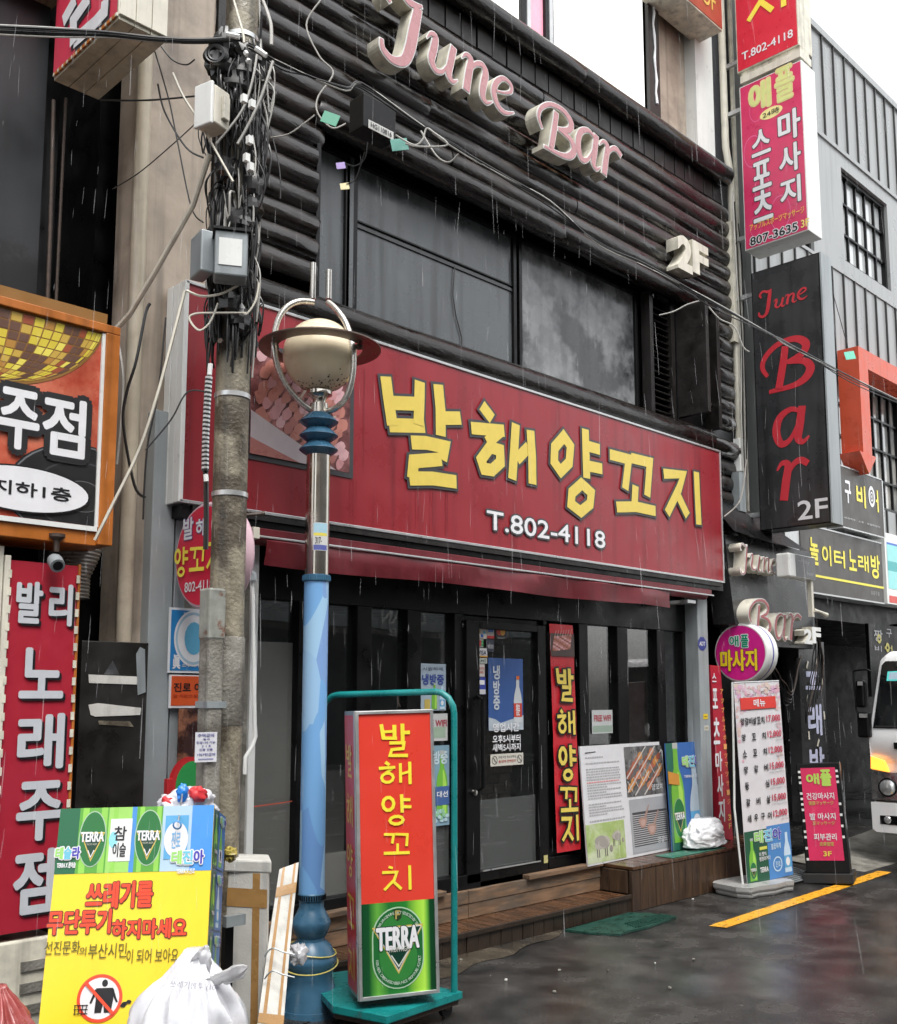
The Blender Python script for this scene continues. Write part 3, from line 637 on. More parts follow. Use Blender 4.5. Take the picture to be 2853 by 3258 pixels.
# picture with dark border
a = F.uv(kG(150, 435)); b = F.uv(kG(840, 1345))
u0, u1 = 3.05, b[0]; v1, v0 = F.uv(kG(400, 520))[1] + .0, F.uv(kG(835, 1340))[1]
g.quad(F, u0, v0, u1, v1, .003, DGREY); g.quad(F, u0 + .03, v0 + .03, u1 - .03, v1 - .03, .0045, M['meatbg'])
pf = MB(); skewers(pf, F, u0 + .03, v0 + .03, u1 - .03, v1 - .03, .0055, 13, 52, MEAT, .062, .085, 5, None)
skewers(pf, F, u0 + .35, v0 + .28, u1 - .05, v1 - .05, .009, 4, 58, MEAT, .08, .09, 8, ink(.62, .5, .42))
pf.poly(F, [(u0 + .03, v0 + .27), (u0 + .03, v0 + .03), (u0 + .62, v0 + .03)], .0125, ink(.52, .45, .47)); pf.poly(F, [(u0 + .03, v0 + .12), (u0 + .03, v0 + .03), (u0 + .36, v0 + .03)], .0135, MEAT[1])
g.build('picture', S); pf.build('printed_skewers', S)
g = MB()
def tr(k, pts, w, closed=False):
    P = [(*F.uv(k(*p[:2])), p[2] if len(p) > 2 else w) for p in pts]
    stroke(g, F, P, .004, DGREY, closed=closed, grow=.018); stroke(g, F, P, .008, YELLOW, closed=closed)
W_ = .092
for pts in ([(1042, 695), (1062, 850), (1085, 1005)], [(1258, 725), (1255, 860), (1250, 1000)], [(1085, 862), (1240, 868)], [(1065, 1002), (1290, 1008)],
            [(1375, 745), (1390, 900), (1392, 1070)], [(1400, 958), (1518, 958)],
            [(1205, 1112), (1300, 1115), (1415, 1140), (1400, 1222)], [(1395, 1218), (1220, 1232), (1210, 1340)], [(1192, 1340), (1340, 1340), (1490, 1362)]):
    tr(kG, pts, .088)
for pts, cl in (([(233, -18), (292, 60)], 0), ([(172, 112), (360, 128)], 0), ([(345, 125), (262, 195)], 0), ([(278, 222), (228, 292), (245, 345), (290, 352), (338, 308), (335, 238)], 1),
                ([(425, 88), (415, 250), (405, 405)], 0), ([(508, 125), (518, 280), (520, 432)], 0), ([(432, 290), (500, 220)], 0),
                ([(700, 160), (648, 222), (645, 305), (682, 358), (730, 310), (738, 215)], 1), ([(822, 118), (826, 260), (830, 398)], 0), ([(836, 215), (905, 235)], 0), ([(838, 328), (918, 345)], 0),
                ([(800, 430), (745, 480), (740, 545), (795, 588), (848, 545), (855, 480)], 1),
                ([(962, 262), (1070, 290), (1050, 460)], 0), ([(1085, 283), (1190, 308), (1175, 500)], 0), ([(1108, 440), (1102, 560)], 0), ([(1000, 562), (1110, 560), (1222, 585)], 0),
                ([(1268, 372), (1380, 378), (1355, 460), (1288, 598)], 0), ([(1345, 485), (1405, 612)], 0), ([(1456, 362), (1462, 510), (1470, 662)], 0)):
    tr(kS, pts, .084, bool(cl))
g.build('brush_lettering', S)
g = MB(); DR = ink(.2, .012, .018); rr_ = random.Random(4)
for x_, y0_, y1_ in ((1240, 1400, 1660), (1255, 1400, 1600), (1330, 1395, 1690), (1345, 1395, 1640), (1430, 1400, 1700), (1442, 1405, 1660), (825, 1350, 1620), (845, 1350, 1640), (862, 1350, 1500), (840, 700, 1330), (915, 640, 1300)):
    a_ = F.uv(kG(x_, y0_)); b_ = F.uv(kG(x_, y1_)); w_ = rr_.uniform(.003, .008); pts_ = [(a_[0] + rr_.uniform(-.003, .003), a_[1] + (b_[1] - a_[1]) * t_ / 8, w_ * (1 - .6 * t_ / 8)) for t_ in range(9)]
    stroke(g, F, pts_, -.0012, DR)
g.build('rain_stain', S)
g = MB(); textpx(g, F, 'T.802-4118', kS(262, 577), kS(938, 800), .006, WHITE, bold=.035, out=DGREY, ow=.012); g.build('phone_number', S)
# dark soffit under the sign with lamps
g = MB(); g.box(2.7, 4.62, 2.46, 8.0, 4.86, 2.525, M['black']); g.box(2.75, 4.60, 2.495, 7.95, 4.62, 2.527, M['slat']); g.build('soffit', B)
# ------------------------------------------------------------------ awning, rolled in
A = thing('awning', 'rolled-in dark red cloth awning with a thin metal front bar under the sign', 'awning', (5.3, 4.6, 2.35))
g = MB(); g.lathe((3.12, 4.66, 2.42), [(.0, 0), (.052, 0), (.052, 4.62), (.0, 4.62)], M['redfab'], 16, (1, 0, 0)); g.build('cloth_roll', A)
g = MB(); nx = 60; vs = []
for i in range(nx + 1):
    x = 3.10 + 3.80 * i / nx
    for j, (yy, zz) in enumerate(((4.47, 2.395), (4.45, 2.36), (4.45, 2.30), (4.45, 2.235))):
        wv = .012 * noise.noise(Vector((x * 2.2, j * .5, 2))) * j + .006 * math.sin(x * 9 + j)
        vs.append((x, yy + wv, zz + (.006 * math.sin(x * 3.1) + .01 * noise.noise(Vector((x * 1.3, 0, 0))) if j == 3 else 0)))
g.add(vs, [(i * 4 + j, i * 4 + j + 1, i * 4 + j + 5, i * 4 + j + 4) for i in range(nx) for j in range(3)], M['redfab'], True)
g.build('valance', A)
g = MB(); g.box(3.04, 4.455, 2.385, 7.53, 4.50, 2.425, M['redfab']); g.box(3.04, 4.44, 2.372, 7.54, 4.454, 2.384, M['alu']); g.box(3.0, 4.42, 2.36, 3.04, 4.5, 2.42, M['cream']); g.build('front_bar', A, bevel=.003)
g = MB()
for x in (3.5, 5.2, 7.2): g.box(x, 4.48, 2.30, x + .12, 4.85, 2.325, M['alu'])
g.build('arm', A)
# little crank rod hanging at the left end
g = MB(); hh = [on(1, 4.5, kE(*p)) for p in ((1590, 60), (1600, 200), (1612, 1000), (1618, 1080), (1600, 1140), (1555, 1210), (1550, 1320))]
g.tube(hh, .011, M['white'], 8); g.tube([hh[0] + Vector((-.02, 0, .03)), hh[0], hh[0] - Vector((0, 0, .03))], [.02, .03, .03], M['greybox'], 8); g.build('crank_rod', A)

# ------------------------------------------------------------------ channel letters JUNE BAR on the logs
LY = 4.60; F = face_y(LY)
J = thing('channel_letter_sign', 'row of raised script letters June Bar with pink faces on the log wall', 'sign', (6, 4.66, 5.8))
for ch, bl, tr_ in (('J', (118, 300), (380, 52)), ('u', (388, 405), (578, 287)), ('n', (597, 535), (785, 415)), ('e', (778, 632), (922, 503)),
                    ('B', (1062, 860), (1280, 702)), ('a', (1285, 950), (1430, 815)), ('r', (1428, 1038), (1558, 905))):
    a = F.uv(kJ(*bl)); b = F.uv(kJ(*tr_)); g = MB()
    script(g, F, ch, a[0], a[1], b[0], b[1], 0, M['pink'], depth=.11, mside=M['creamd'], rim=M['white'], rw=.008, wk=1.18)
    g.build('letter', J)
F = face_y(4.66)
J2 = thing('floor_number_sign', 'raised cream digits 2F mounted on the logs right of the big window', 'sign', (7.9, 4.7, 5.4))
def raised(mb, F, body, bl, tr_, n, depth, mf, ms, bold=.05):
    a = F.uv(bl); b = F.uv(tr_); _cu.body = body; _cu.offset = bold; _cu.extrude = .5; _cu.resolution_u = 3; _cu.shear = 0; _cu.space_character = 1
    me = bpy.data.meshes.new_from_object(_to); _cu.extrude = 0
    vs = [v.co.copy() for v in me.vertices]; x0 = min(v.x for v in vs); x1 = max(v.x for v in vs); y0 = min(v.y for v in vs); y1 = max(v.y for v in vs); z0 = min(v.z for v in vs); z1 = max(v.z for v in vs)
    W = [F.p(a[0] + (v.x - x0) / (x1 - x0) * (b[0] - a[0]), a[1] + (v.y - y0) / (y1 - y0) * (b[1] - a[1]), n - depth * (1 - (v.z - z0) / (z1 - z0))) for v in vs]
    front = [tuple(p.vertices) for p in me.polygons if all(abs(vs[i].z - z1) < 1e-4 for i in p.vertices)]; rest = [tuple(p.vertices) for p in me.polygons if not all(abs(vs[i].z - z1) < 1e-4 for i in p.vertices)]
    mb.add(W, front, mf); mb.add(W, rest, ms); bpy.data.meshes.remove(me)
for ch, bl, tr_ in (('2', (485, 1600), (566, 1440)), ('F', (573, 1625), (662, 1485))):
    g = MB(); raised(g, F, ch, kC(*bl), kC(*tr_), 0, .12, M['cream'], M['creamd']); g.build('letter', J2)

# ------------------------------------------------------------------ projecting signs on the right
PX = 8.6
def proj(name, label, y0, y1, z0, z1, t, face, side, loc=None, edge=None):
    T = thing(name, label, 'sign', (PX + t / 2, (y0 + y1) / 2, z0))
    g = MB(); g.box(PX, y0, z0, PX + t, y1, z1, side); g.build('sign_box', T, bevel=.004)
    g = MB(); g.box(PX - .003, y0 + .012, z0 + .012, PX - .001, y1 - .012, z1 - .012, face); g.build('sign_face', T)
    for zz in (z0 + .15, z1 - .2):
        g = MB(); g.box(PX + .06, y1, zz, PX + .1, 4.84, zz + .04, M['alu']); g.build('bracket', T)
    return T
FX = face_x(PX)
T = proj('projecting_sign', 'black projecting sign with tall red script letters reading June Bar and white 2F', 3.90, 4.57, 3.05, 5.51, .2, M['blackboard'], M['black'])
g = MB(); RS = ink(.55, .035, .05)
for ch, bl, tr_ in (('J', (490, 245), (585, 45)), ('u', (597, 190), (675, 100)), ('n', (680, 160), (760, 65)), ('e', (765, 130), (840, 25))):
    a = FX.uv(kR1(*bl)); b = FX.uv(kR1(*tr_)); script(g, FX, ch, a[0], a[1], b[0], b[1], .005, RS, wk=1.1)
for ch, bl, tr_ in (('B', (520, 800), (868, 360)), ('a', (598, 1195), (842, 870)), ('r', (628, 1580), (842, 1255))):
    a = FX.uv(kR1(*bl)); b = FX.uv(kR1(*tr_)); script(g, FX, ch, a[0], a[1], b[0], b[1], .005, RS, wk=1.1)
textpx(g, FX, '2F', kR1(765, 1580), kR1(990, 1690), .006, WHITE, bold=.04); g.build('lettering', T)
g = MB(); g.box(PX, 3.885, 3.05, PX + .2, 3.899, 5.51, M['greycol']); g.box(PX + .2, 3.89, 3.05, PX + .215, 4.57, 5.51, M['greycol']); g.build('side_rail', T)
T = proj('projecting_sign', 'magenta projecting sign for a sports massage parlour with big white letters', 3.985, 4.62, 5.745, 7.40, .27, mat('magenta_banner', (.6, .035, .12), .35, var=.12, scale=5), M['white'])
g = MB()
GRN = ink(.62, .66, .25)
textpx(g, FX, '애', kC(905, 520), kC(1040, 630), .006, GRN, bold=.06, out=ink(.75, .6, .3), ow=.01); textpx(g, FX, '플', kC(1060, 425), kC(1180, 575), .006, GRN, bold=.05, out=ink(.75, .6, .3), ow=.01)
c = FX.uv(kC(1040, 675)); g.disc(FX, c[0], c[1], .115, .055, .004, ink(.8, .72, .3)); text(g, FX, '24時', c[0] - .085, c[1] - .03, c[0] + .085, c[1] + .03, .006, BLACK, bold=.01)
for ch, tl, br_ in (('스', (920, 800), (1040, 905)), ('포', (925, 985), (1045, 1110)), ('츠', (930, 1160), (1055, 1300)), ('마', (1078, 690), (1220, 810)), ('사', (1085, 890), (1222, 1005)), ('지', (1092, 1085), (1222, 1200))):
    textpx(g, FX, ch, kC(*tl), kC(*br_), .006, WHITE, bold=.05, out=DGREY, ow=.008)
textpx(g, FX, 'アップルスポーツマッサージ', kC(912, 1345), kC(1240, 1275), .006, ink(.85, .5, .1), bold=.02); textpx(g, FX, '807-3635', kC(915, 1425), kC(1200, 1380), .006, BLACK, bold=.05, out=WHITE, ow=.008)
textpx(g, FX, '3F', kC(1218, 1320), kC(1270, 1350), .006, ink(.85, .7, .2), bold=.04)
g.build('lettering', T)
g = MB()
for k, (uu, vv, rr) in enumerate(((-4.45, 7.1, .12), (-4.5, 6.7, .16), (-4.42, 6.3, .13), (-4.25, 6.0, .17), (-4.5, 5.95, .1))): g.disc(FX, uu, vv, rr * .6, rr, .0035 + k * .0003, ink(.7, .12, .28), inner=.93)
g.build('printed_swirl', T)
T = proj('projecting_sign', 'red projecting sign with yellow brush letter and phone number at the top of the picture', 4.0, 4.635, 7.555, 9.6, .27, mat('red_lit_banner', (.62, .02, .045), .35, var=.08, scale=5), M['creamd'])
g = MB()
for ch, v0 in (('지', 8.0), ('꼬', 8.42), ('양', 8.88)): brush(g, FX, ch, -4.52, v0, -4.1, v0 + .38, .007, YEL2, wk=.9)
textpx(g, FX, 'T.802-4118', kC(865, 320), kC(1172, 222), .006, WHITE, bold=.04); g.build('lettering', T)
g = MB(); g.box(PX - .01, 3.99, 7.43, PX + .22, 4.6, 7.50, M['cream']); g.box(PX + .02, 4.0, 7.50, PX + .2, 4.6, 7.555, M['creamd']); g.build('bottom_trim', T)
# OF sign over the top window
T = thing('upper_sign', 'red and cream box sign ending in the letters OF above the beige wall', 'sign', (7.6, 4.8, 7.9))
g = MB(); g.box(4.4, 4.655, 7.90, 8.38, 4.95, 9.2, M['creamd']); g.build('sign_box', T, bevel=.004)
g = MB(); g.box(4.4, 4.65, 7.915, 8.37, 4.654, 9.2, mat('dull_red_face', (.32, .05, .03), .4, var=.2)); g.build('sign_face', T)
g = MB(); F = face_y(4.65)
a = F.uv(kC(640, 0)); b = F.uv(kC(700, 75)); text(g, F, 'OF', a[0] - .05, b[1] - .0, b[0] + .02, b[1] + .2, .004, ink(.6, .4, .1), bold=.02); g.build('lettering', T)

# ------------------------------------------------------------------ neighbour on the left
T = thing('corner_sign', 'red box sign with white slanting letters and a beige underside at the top left', 'sign', (2.1, 4.4, 4.6))
X0 = 2.007; FL = face_x(X0)
g = MB(); g.box(X0, 4.12, 4.62, X0 + .24, 4.80, 6.4, M['creamd']); g.build('sign_box', T, bevel=.004)
for i in range(3):
    g = MB(); g.box(X0 + .004 + i * .08, 4.125, 4.60, X0 + .08 + i * .08, 4.795, 4.62, mat('beige_strip', (.5, .48, .38), .45, var=.25, stain=.35)); g.build('underside_strip', T, bevel=.002)
for i in range(3):
    g = MB(); g.box(X0 + .004 + i * .08, 4.112, 4.62, X0 + .08 + i * .08, 4.12, 6.4, M['cream']); g.build('edge_strip', T, bevel=.002)
g = MB(); g.quad(FL, -4.79, 4.63, -4.13, 6.4, .003, ink(.6, .04, .08)); g.build('sign_face', T)
g = MB()
for pts in ([(370, 128), (440, 0)], [(520, 170), (605, 75), (610, 0)], [(430, 255), (430, 120), (520, -10)], [(430, 240), (590, 100)]):
    P = [(*FL.uv(kA(*p)), .075) for p in pts]; stroke(g, FL, [(a - .012 + .02, b - .02, c) for a, b, c in P], .004, DGREY); stroke(g, FL, P, .008, WHITE)
g.build('lettering', T)
g = MB()
for i in range(40):
    g.box(X0 - .008, 4.125 + i * .0165, 4.612, X0 + .002, 4.139 + i * .0165, 4.628, M['orange'] if i % 3 else M['cream'])
g.build('staples', T)
# the neighbouring building: dark panels, recess, rails
N = thing('neighbour_building', 'dark panelled neighbouring building at the left edge with a recessed alley', 'building', (1, 5.2, 0))
g = MB(); g.box(-3, 4.9, 2.9, 2.02, 5.0, 5.05, mat('blue_black_panel', (.016, .018, .021), .4, var=.3, scale=2, c2=(.006, .006, .007), c2t=(.52, .56), stain=.3)); g.build('panel', N)
g = MB(); g.box(-3, 4.75, 5.05, 2.03, 5.0, 5.09, M['conc']); g.build('ledge', N)
g = MB(); g.box(-3, 5.6, 5.09, 2.2, 5.7, 10, M['black']); g.box(-3, 6.4, 0, 2.45, 6.5, 10, M['black']); g.build('wall', N)
g = MB(); g.box(2.02, 4.92, 0, 2.10, 5.1, 5.0, M['black']); g.box(-3, 4.95, 0, 2.1, 5.05, 2.9, M['black']); g.build('corner_wall', N)
for x in (1.62, 1.70): 
    g = MB(); g.tube([(x, 4.78, 5.1 if x > 1.65 else 5.09), (x, 4.78, 7.5)], .024 if x < 1.65 else .011, M['steel'], 12); g.build('rail_pipe', N)
g = MB(); g.tube([(1.75, 4.9, 5.6), (1.9, 5.1, 5.5), (1.95, 5.3, 6.2)], .02, M['creamd'], 6); g.build('bracket', N)
g = MB(); g.tube([(2.05, 4.88, 4.55), (2.06, 4.87, 3.9), (2.07, 4.88, 3.3)], .010, M['rust'], 6); g.tube([(2.12, 4.9, 4.6), (2.12, 4.9, 3.2)], .008, M['rust'], 6); g.build('conduit', N)

OY = 4.45; F = face_y(OY)
T = thing('karaoke_sign', 'orange framed sign with mirror ball, turntable and white letters at the left edge', 'sign', (1.4, 4.6, 2.7))
g = MB(); g.box(-1.0, OY + .02, 2.245, 2.165, OY + .3, 3.27, M['orange']); g.box(-1.0, OY - .02, 3.245, 2.235, OY + .3, 3.285, M['orange']); g.box(2.165, OY - .02, 2.24, 2.235, OY + .3, 3.245, M['orange']); g.box(-1, OY - .0, 2.235, 2.165, OY + .3, 2.30, M['orange']); g.build('frame', T, bevel=.004)
g = MB(); g.box(-1, OY + .001, 2.318, 2.16, OY + .02, 3.24, mat('red_disco_print', (.42, .06, .03), .3, var=.25, scale=3, c2=(.62, .2, .12))); g.box(-1, OY - .012, 2.30, 2.162, OY + .0, 2.322, M['white']); g.box(2.15, OY - .012, 2.322, 2.165, OY, 3.24, M['white']); g.build('sign_face', T)
g = MB()
c = F.uv(kD(400, 60)); cu_, cv_ = 1.62, 3.34; r_ = .44
rr = random.Random(4)
cols_ = [ink(.6, .48, .05), ink(.4, .2, .04), ink(.12, .06, .04), ink(.3, .07, .03), ink(.5, .33, .06), ink(.7, .6, .1)]
g.disc(F, cu_, cv_, r_ * 1.25 + .006, r_ + .006, .001, ink(.25, .12, .03), a0=180, a1=360)
for i in range(14):
    la0 = R(-90 + i * 6.4); la1 = R(-90 + i * 6.4 + 5.6)
    for j in range(30):
        lo0 = R(-90 + j * 6); lo1 = lo0 + R(5.2)
        q = [(cu_ + r_ * 1.25 * math.cos(la) * math.sin(lo), cv_ + r_ * math.sin(la) * .98) for la, lo in ((la0, lo0), (la0, lo1), (la1, lo1), (la1, lo0))]
        if all(p[0] < 2.15 and p[1] < 3.24 for p in q): g.poly(F, q, .0022, cols_[rr.choice((0, 0, 1, 2, 3, 4, 4, 5)) if (j + i) % 7 < 5 else 2])
g.build('printed_mirror_ball', T)
g = MB()
cu_, cv_ = F.uv(kD(520, 1355)); k = 0
for r_, m in ((.3, ink(.02, .02, .022)), (.292, ink(.15, .16, .17)), (.285, ink(.015, .015, .016)), (.2, ink(.05, .05, .055)), (.192, ink(.015, .015, .016)), (.09, ink(.12, .12, .13)), (.085, ink(.02, .02, .02)), (.03, ink(.3, .32, .34))):
    k += 1; pts = [(min(2.148, cu_ + r_ * 1.15 * math.cos(t)), max(2.325, cv_ + r_ * math.sin(t) * .8)) for t in [2 * math.pi * i / 40 for i in range(40)]]; g.poly(F, pts, .003 + k * .0004, m)
g.build('printed_turntable', T)
g = MB(); 
for ch, tl, br_ in (('주', (-10, 650), (235, 1080)), ('점', (270, 700), (528, 1125))):
    a = F.uv(kD(*tl)); b = F.uv(kD(*br_)); text(g, F, ch, a[0], b[1], b[0], a[1], .012, WHITE, bold=.05, out=ink(.02, .02, .022), ow=.028)
g.disc(F, *F.uv(kD(150, 1310)), .30, .105, .013, BLACK, 40); g.disc(F, *F.uv(kD(150, 1310)), .29, .097, .0145, WHITE, 40)
textpx(g, F, '지하1층', kD(-60, 1235), kD(440, 1395), .016, BLACK, bold=.05); g.build('lettering', T)
# vertical red sign under it
VY = 4.5; F = face_y(VY)
T = thing('vertical_sign', 'tall red sign with white letters one above the other at the left edge', 'sign', (1.95, 4.6, .5))
g = MB(); g.box(1.80, VY + .003, .555, 2.11, VY + .12, 2.142, ink(.36, .018, .035)); g.build('sign_box', T)
g = MB(); g.box(1.775, VY - .01, .54, 1.80, VY + .1, 2.16, M['cream']); g.box(2.11, VY - .004, .54, 2.122, VY + .1, 2.15, M['orange']); g.box(1.7, VY, .5, 1.772, VY + .2, 2.2, M['cream']); g.build('frame', T, bevel=.003)
for i in range(20):
    g = MB(); g.box(2.10, VY - .008, .60 + i * .077, 2.116, VY - .004, .635 + i * .077, M['creamd']); g.build('clip', T)
    g = MB(); g.box(1.79, VY - .012, .60 + i * .077, 1.805, VY - .008, .635 + i * .077, M['creamd']); g.build('clip', T)
GW = ink(.5, .52, .55); g = MB()
for ch, tl, br_ in (('발', (105, 92), (262, 370)), ('리', (312, 110), (450, 385)), ('노', (128, 515), (395, 840)), ('래', (115, 935), (395, 1280)), ('주', (108, 1370), (388, 1725))):
    a = F.uv(kE(*tl)); b = F.uv(kE(*br_))
    text(g, F, ch, a[0] + .012, b[1] - .01, b[0] + .012, a[1] - .01, .004, BLACK, bold=.06); text(g, F, ch, a[0], b[1], b[0], a[1], .006, GW, bold=.06)
a = F.uv(kF(88, 415)); b = F.uv(kF(330, 790)); text(g, F, '점', a[0] + .012, b[1] - .01, b[0] + .012, a[1] - .01, .004, BLACK, bold=.06); text(g, F, '점', a[0], b[1], b[0], a[1], .006, GW, bold=.06)
g.build('lettering', T)
# camera under the orange sign
T = thing('security_camera', 'small grey dome-nosed security camera hanging under the orange sign frame', 'camera', (2.0, 4.4, 2.2))
c = on(1, 4.42, kD(365, 1800)); g = MB(); g.lathe((c.x, c.y + .02, c.z + .12), [(.0, .03), (.035, .03), (.035, .015), (.014, 0), (.012, -.05)], M['rust'], 14); g.build('mount', T)
g = MB(); g.lathe(c + Vector((0, .03, .03)), [(.0, -.02), (.03, -.015), (.034, 0), (.032, .05), (.0, .055)], M['greybox'], 18, (-.1, -.8, -.5)); g.build('body', T)
g = MB(); g.lathe(c + Vector((-.005, -.012, .005)), [(.022, 0), (.022, .004), (.0, .006)], M['black'], 14, (-.1, -.8, -.5)); g.build('lens', T)
# black board leaning in the alley with taped strips
T = thing('notice_board', 'tall black board with torn white tape strips between the red sign and the grey column', 'board', (2.35, 4.62, 0))
F = Frame((0, 4.6, 0), (1, 0, 0)); g = MB(); g.box(2.19, 4.6, 0, 2.53, 4.68, 1.81, mat('grimy_black_board', (.014, .013, .012), .38, var=.4, scale=6, rvar=.15, stain=.2)); g.build('board', T, bevel=.004)
for pts, m in (([(558, 688), (868, 702), (865, 752), (562, 742)], M['foam']), ([(558, 880), (620, 870), (892, 900), (885, 945), (600, 955), (572, 945)], M['foam']), ([(860, 560), (885, 515), (915, 530), (920, 800), (870, 820)], M['greybox']), ([(655, 690), (712, 600), (755, 690)], M['panel2']), ([(620, 980), (820, 985), (845, 1020), (625, 1005)], M['conc'])):
    g = MB(); g.prism(F, [F.uv(kE(*p)) for p in reversed(pts)], .002, .004, m); g.build('tape_strip', T)
# ribbed duct bulging behind the orange sign
T = thing('ribbed_duct', 'grey ribbed ventilation duct bulging out beside the orange sign', 'duct', (2.28, 4.75, 2.3))
g = MB(); prof = []
for i in range(60):
    a = i / 59; prof.append((.13 * (.55 + .45 * math.sin(math.pi * min(1, a * 1.25))) + (.006 if i % 2 else 0), .52 * (1 - a)))
g.lathe((2.22, 4.78, 2.02), prof, mat('duct_foil', (.28, .27, .24), .35, .5, var=.3, scale=10), 30); g.build('duct', T)
T = thing('outdoor_unit', 'dirty white air conditioner outdoor unit below the vertical red sign', 'air conditioner', (1.9, 4.6, .2))
g = MB(); g.box(1.55, 4.5, .06, 2.08, 4.8, .52, M['creamd']); g.build('casing', T, bevel=.01)
for i in range(4):
    g = MB(); g.box(1.93, 4.49, .12 + i * .09, 2.05, 4.50, .16 + i * .09, M['conc2']); g.build('grille', T)

# ------------------------------------------------------------------ right of the restaurant: bar entrance, dark entrance, grey building
T = thing('bar_entrance_sign', 'black slanting entrance panel with raised cream and red letters June Bar 2F', 'sign', (8.8, 4.7, 2.5))
EY = 4.60; F = face_y(EY)
P = [F.uv(q) for q in (kR2(285, 0), kR2(600, 40), kR2(1035, 165), kR2(1092, 1000), kR2(720, 980), kR2(380, 780), kR2(330, 385))]
P[0] = (8.02, P[0][1])
g = MB(); g.prism(F, list(reversed(P)), -.22, 0, M['blackboard']); g.build('panel', T, bevel=.005)
for ch, bl, t_ in (('J', (425, 330), (490, 92)), ('u', (505, 312), (605, 182)), ('n', (612, 330), (688, 205)), ('e', (690, 345), (750, 215)),
                   ('B', (505, 880), (682, 578)), ('a', (722, 920), (830, 688)), ('r', (838, 925), (955, 695))):
    F2 = face_y(EY - .11); a = F2.uv(kR2(*bl)); b = F2.uv(kR2(*t_)); g = MB()
    script(g, F2, ch, a[0] + .0, a[1], b[0] + .0, b[1], 0, M['dpink'], depth=.11, mside=M['cream'], rim=M['white'], rw=.008, wk=1.0); g.build('letter', T)
for ch, bl, t_ in (('2', (985, 955), (1050, 830)), ('F', (1055, 950), (1125, 815))):
    g = MB(); raised(g, face_y(EY - .1), ch, kR2(*bl), kR2(*t_), 0, .1, M['white'], M['cream']); g.build('letter', T)
g = MB(); g.add([(8.0, 4.86, 3.45), (8.0, 4.5, 2.98), (8.5, 4.45, 2.93), (9.3, 4.45, 2.92), (9.3, 4.86, 3.1), (8.6, 4.86, 3.4)], [(0, 1, 2, 3, 4, 5)], M['black']); g.build('canopy_sheet', T)
T = thing('small_sign', 'small white box sign with grey face reading whisky beer beside the bar entrance', 'sign', (8.8, 4.35, 2.7))
WY = 4.3; F = face_y(WY)
g = MB(); g.box(8.60, WY, 2.615, 9.11, WY + .13, 2.83, M['white']); g.build('sign_box', T, bevel=.012)
g = MB(); g.box(8.72, WY - .003, 2.625, 9.10, WY - .001, 2.822, ink(.09, .09, .095)); g.build('sign_face', T)
g = MB(); text(g, F, 'whisky', 8.76, 2.74, 8.98, 2.79, .004, ink(.3, .3, .32), bold=0); text(g, F, 'beer', 8.92, 2.65, 9.06, 2.69, .004, ink(.3, .3, .32), bold=0); g.build('lettering', T)
g = MB(); g.box(9.05, WY + .02, 2.28, 9.09, WY + .06, 2.62, M['cream']); g.tube([(9.08, WY + .02, 2.34), (9.16, WY, 2.33), (9.25, WY - .02, 2.30)], [.02, .012, .026], M['cream'], 8); g.build('lamp_arm', T)
# jumble of black wires under the panel
for n_, (cx_, cz_, lab) in enumerate(((9.52, 2.05, 'bundle of black wires looping down at the right end of the bar entrance panel'), (9.05, 1.62, 'drooping tangle of black wires under the bar entrance panel'))):
    T = thing('wire_bundle', lab, 'wires', (cx_, 4.6, cz_))
    r = random.Random(n_ + 3)
    for i in range(9 if n_ == 0 else 5):
        g = MB(); p = []
        for j in range(9):
            t = j / 8
            if n_ == 0: p.append((9.50 + .16 * math.sin(t * 2.6 + i * .2) + r.uniform(-.015, .015), 4.52 + i * .008, 2.22 + i * .012 - t * (.62 + .05 * i)))
            else: p.append((8.75 + .5 * t + r.uniform(-.02, .02), 4.55 + i * .01, 1.92 - .55 * math.sin(math.pi * (t ** 1.3)) * (.5 + .06 * i) - .1 * (1 - t) + r.uniform(-.02, .02)))
        g.tube([q[:3] for q in smooth([(*q,) for q in p], 3)], .006, M['cable'] if i % 6 else M['rust'], 5); g.build('wire', T)
# red massage strip sign beside the column
T = thing('narrow_sign', 'narrow red vertical sports massage sign squeezed between the grey column and the menu banner', 'sign', (8.15, 4.78, .4))
F = face_y(4.72); g = MB(); g.prism(F, [F.uv(q) for q in (kR3(260, 1000), kR3(362, 1030), kR2(250, 1150), kR2(160, 1140))], -.06, 0, ink(.42, .02, .04)); g.build('sign_box', T)
g = MB()
for ch, tl, br_ in (('스', (165, 1215), (215, 1300)), ('포', (170, 1340), (222, 1480))): pass
for ch, k_, tl, br_ in (('스', kR2, (172, 1210), (212, 1290)), ('포', kR2, (175, 1345), (225, 1520)), ('츠', kR2, (182, 1600), (245, 1830)), ('마', kR3, (200, 250), (265, 420)), ('사', kR3, (215, 450), (275, 640)), ('지', kR3, (228, 670), (288, 860))):
    textpx(g, F, ch, k_(*tl), k_(*br_), .005, WHITE, bold=.05)
u = F.uv(kR2(240, 1350)); w_ = F.uv(kR3(330, 750))
chs = 'アップルスポーツマッサージ'
for i, ch in enumerate(chs):
    t = i / len(chs); q0 = (240 + 60 * t, 1350 + (2346 - 1350) * t)
    # characters run down between the two measured points
    a = F.uv(kR2(243 + 68 * t, 1350 + 1040 * t)); text(g, F, ch if ch != 'ー' else '|', a[0], a[1] - .045, a[0] + .05, a[1], .005, ink(.8, .4, .12), bold=.02)
a = F.uv(kR3(312, 800)); text(g, F, '3', a[0], a[1] - .05, a[0] + .05, a[1], .005, ink(.8, .6, .15), bold=.03); text(g, F, 'F', a[0] + .01, a[1] - .12, a[0] + .05, a[1] - .075, .005, ink(.8, .6, .15), bold=.02)
g.build('lettering', T)
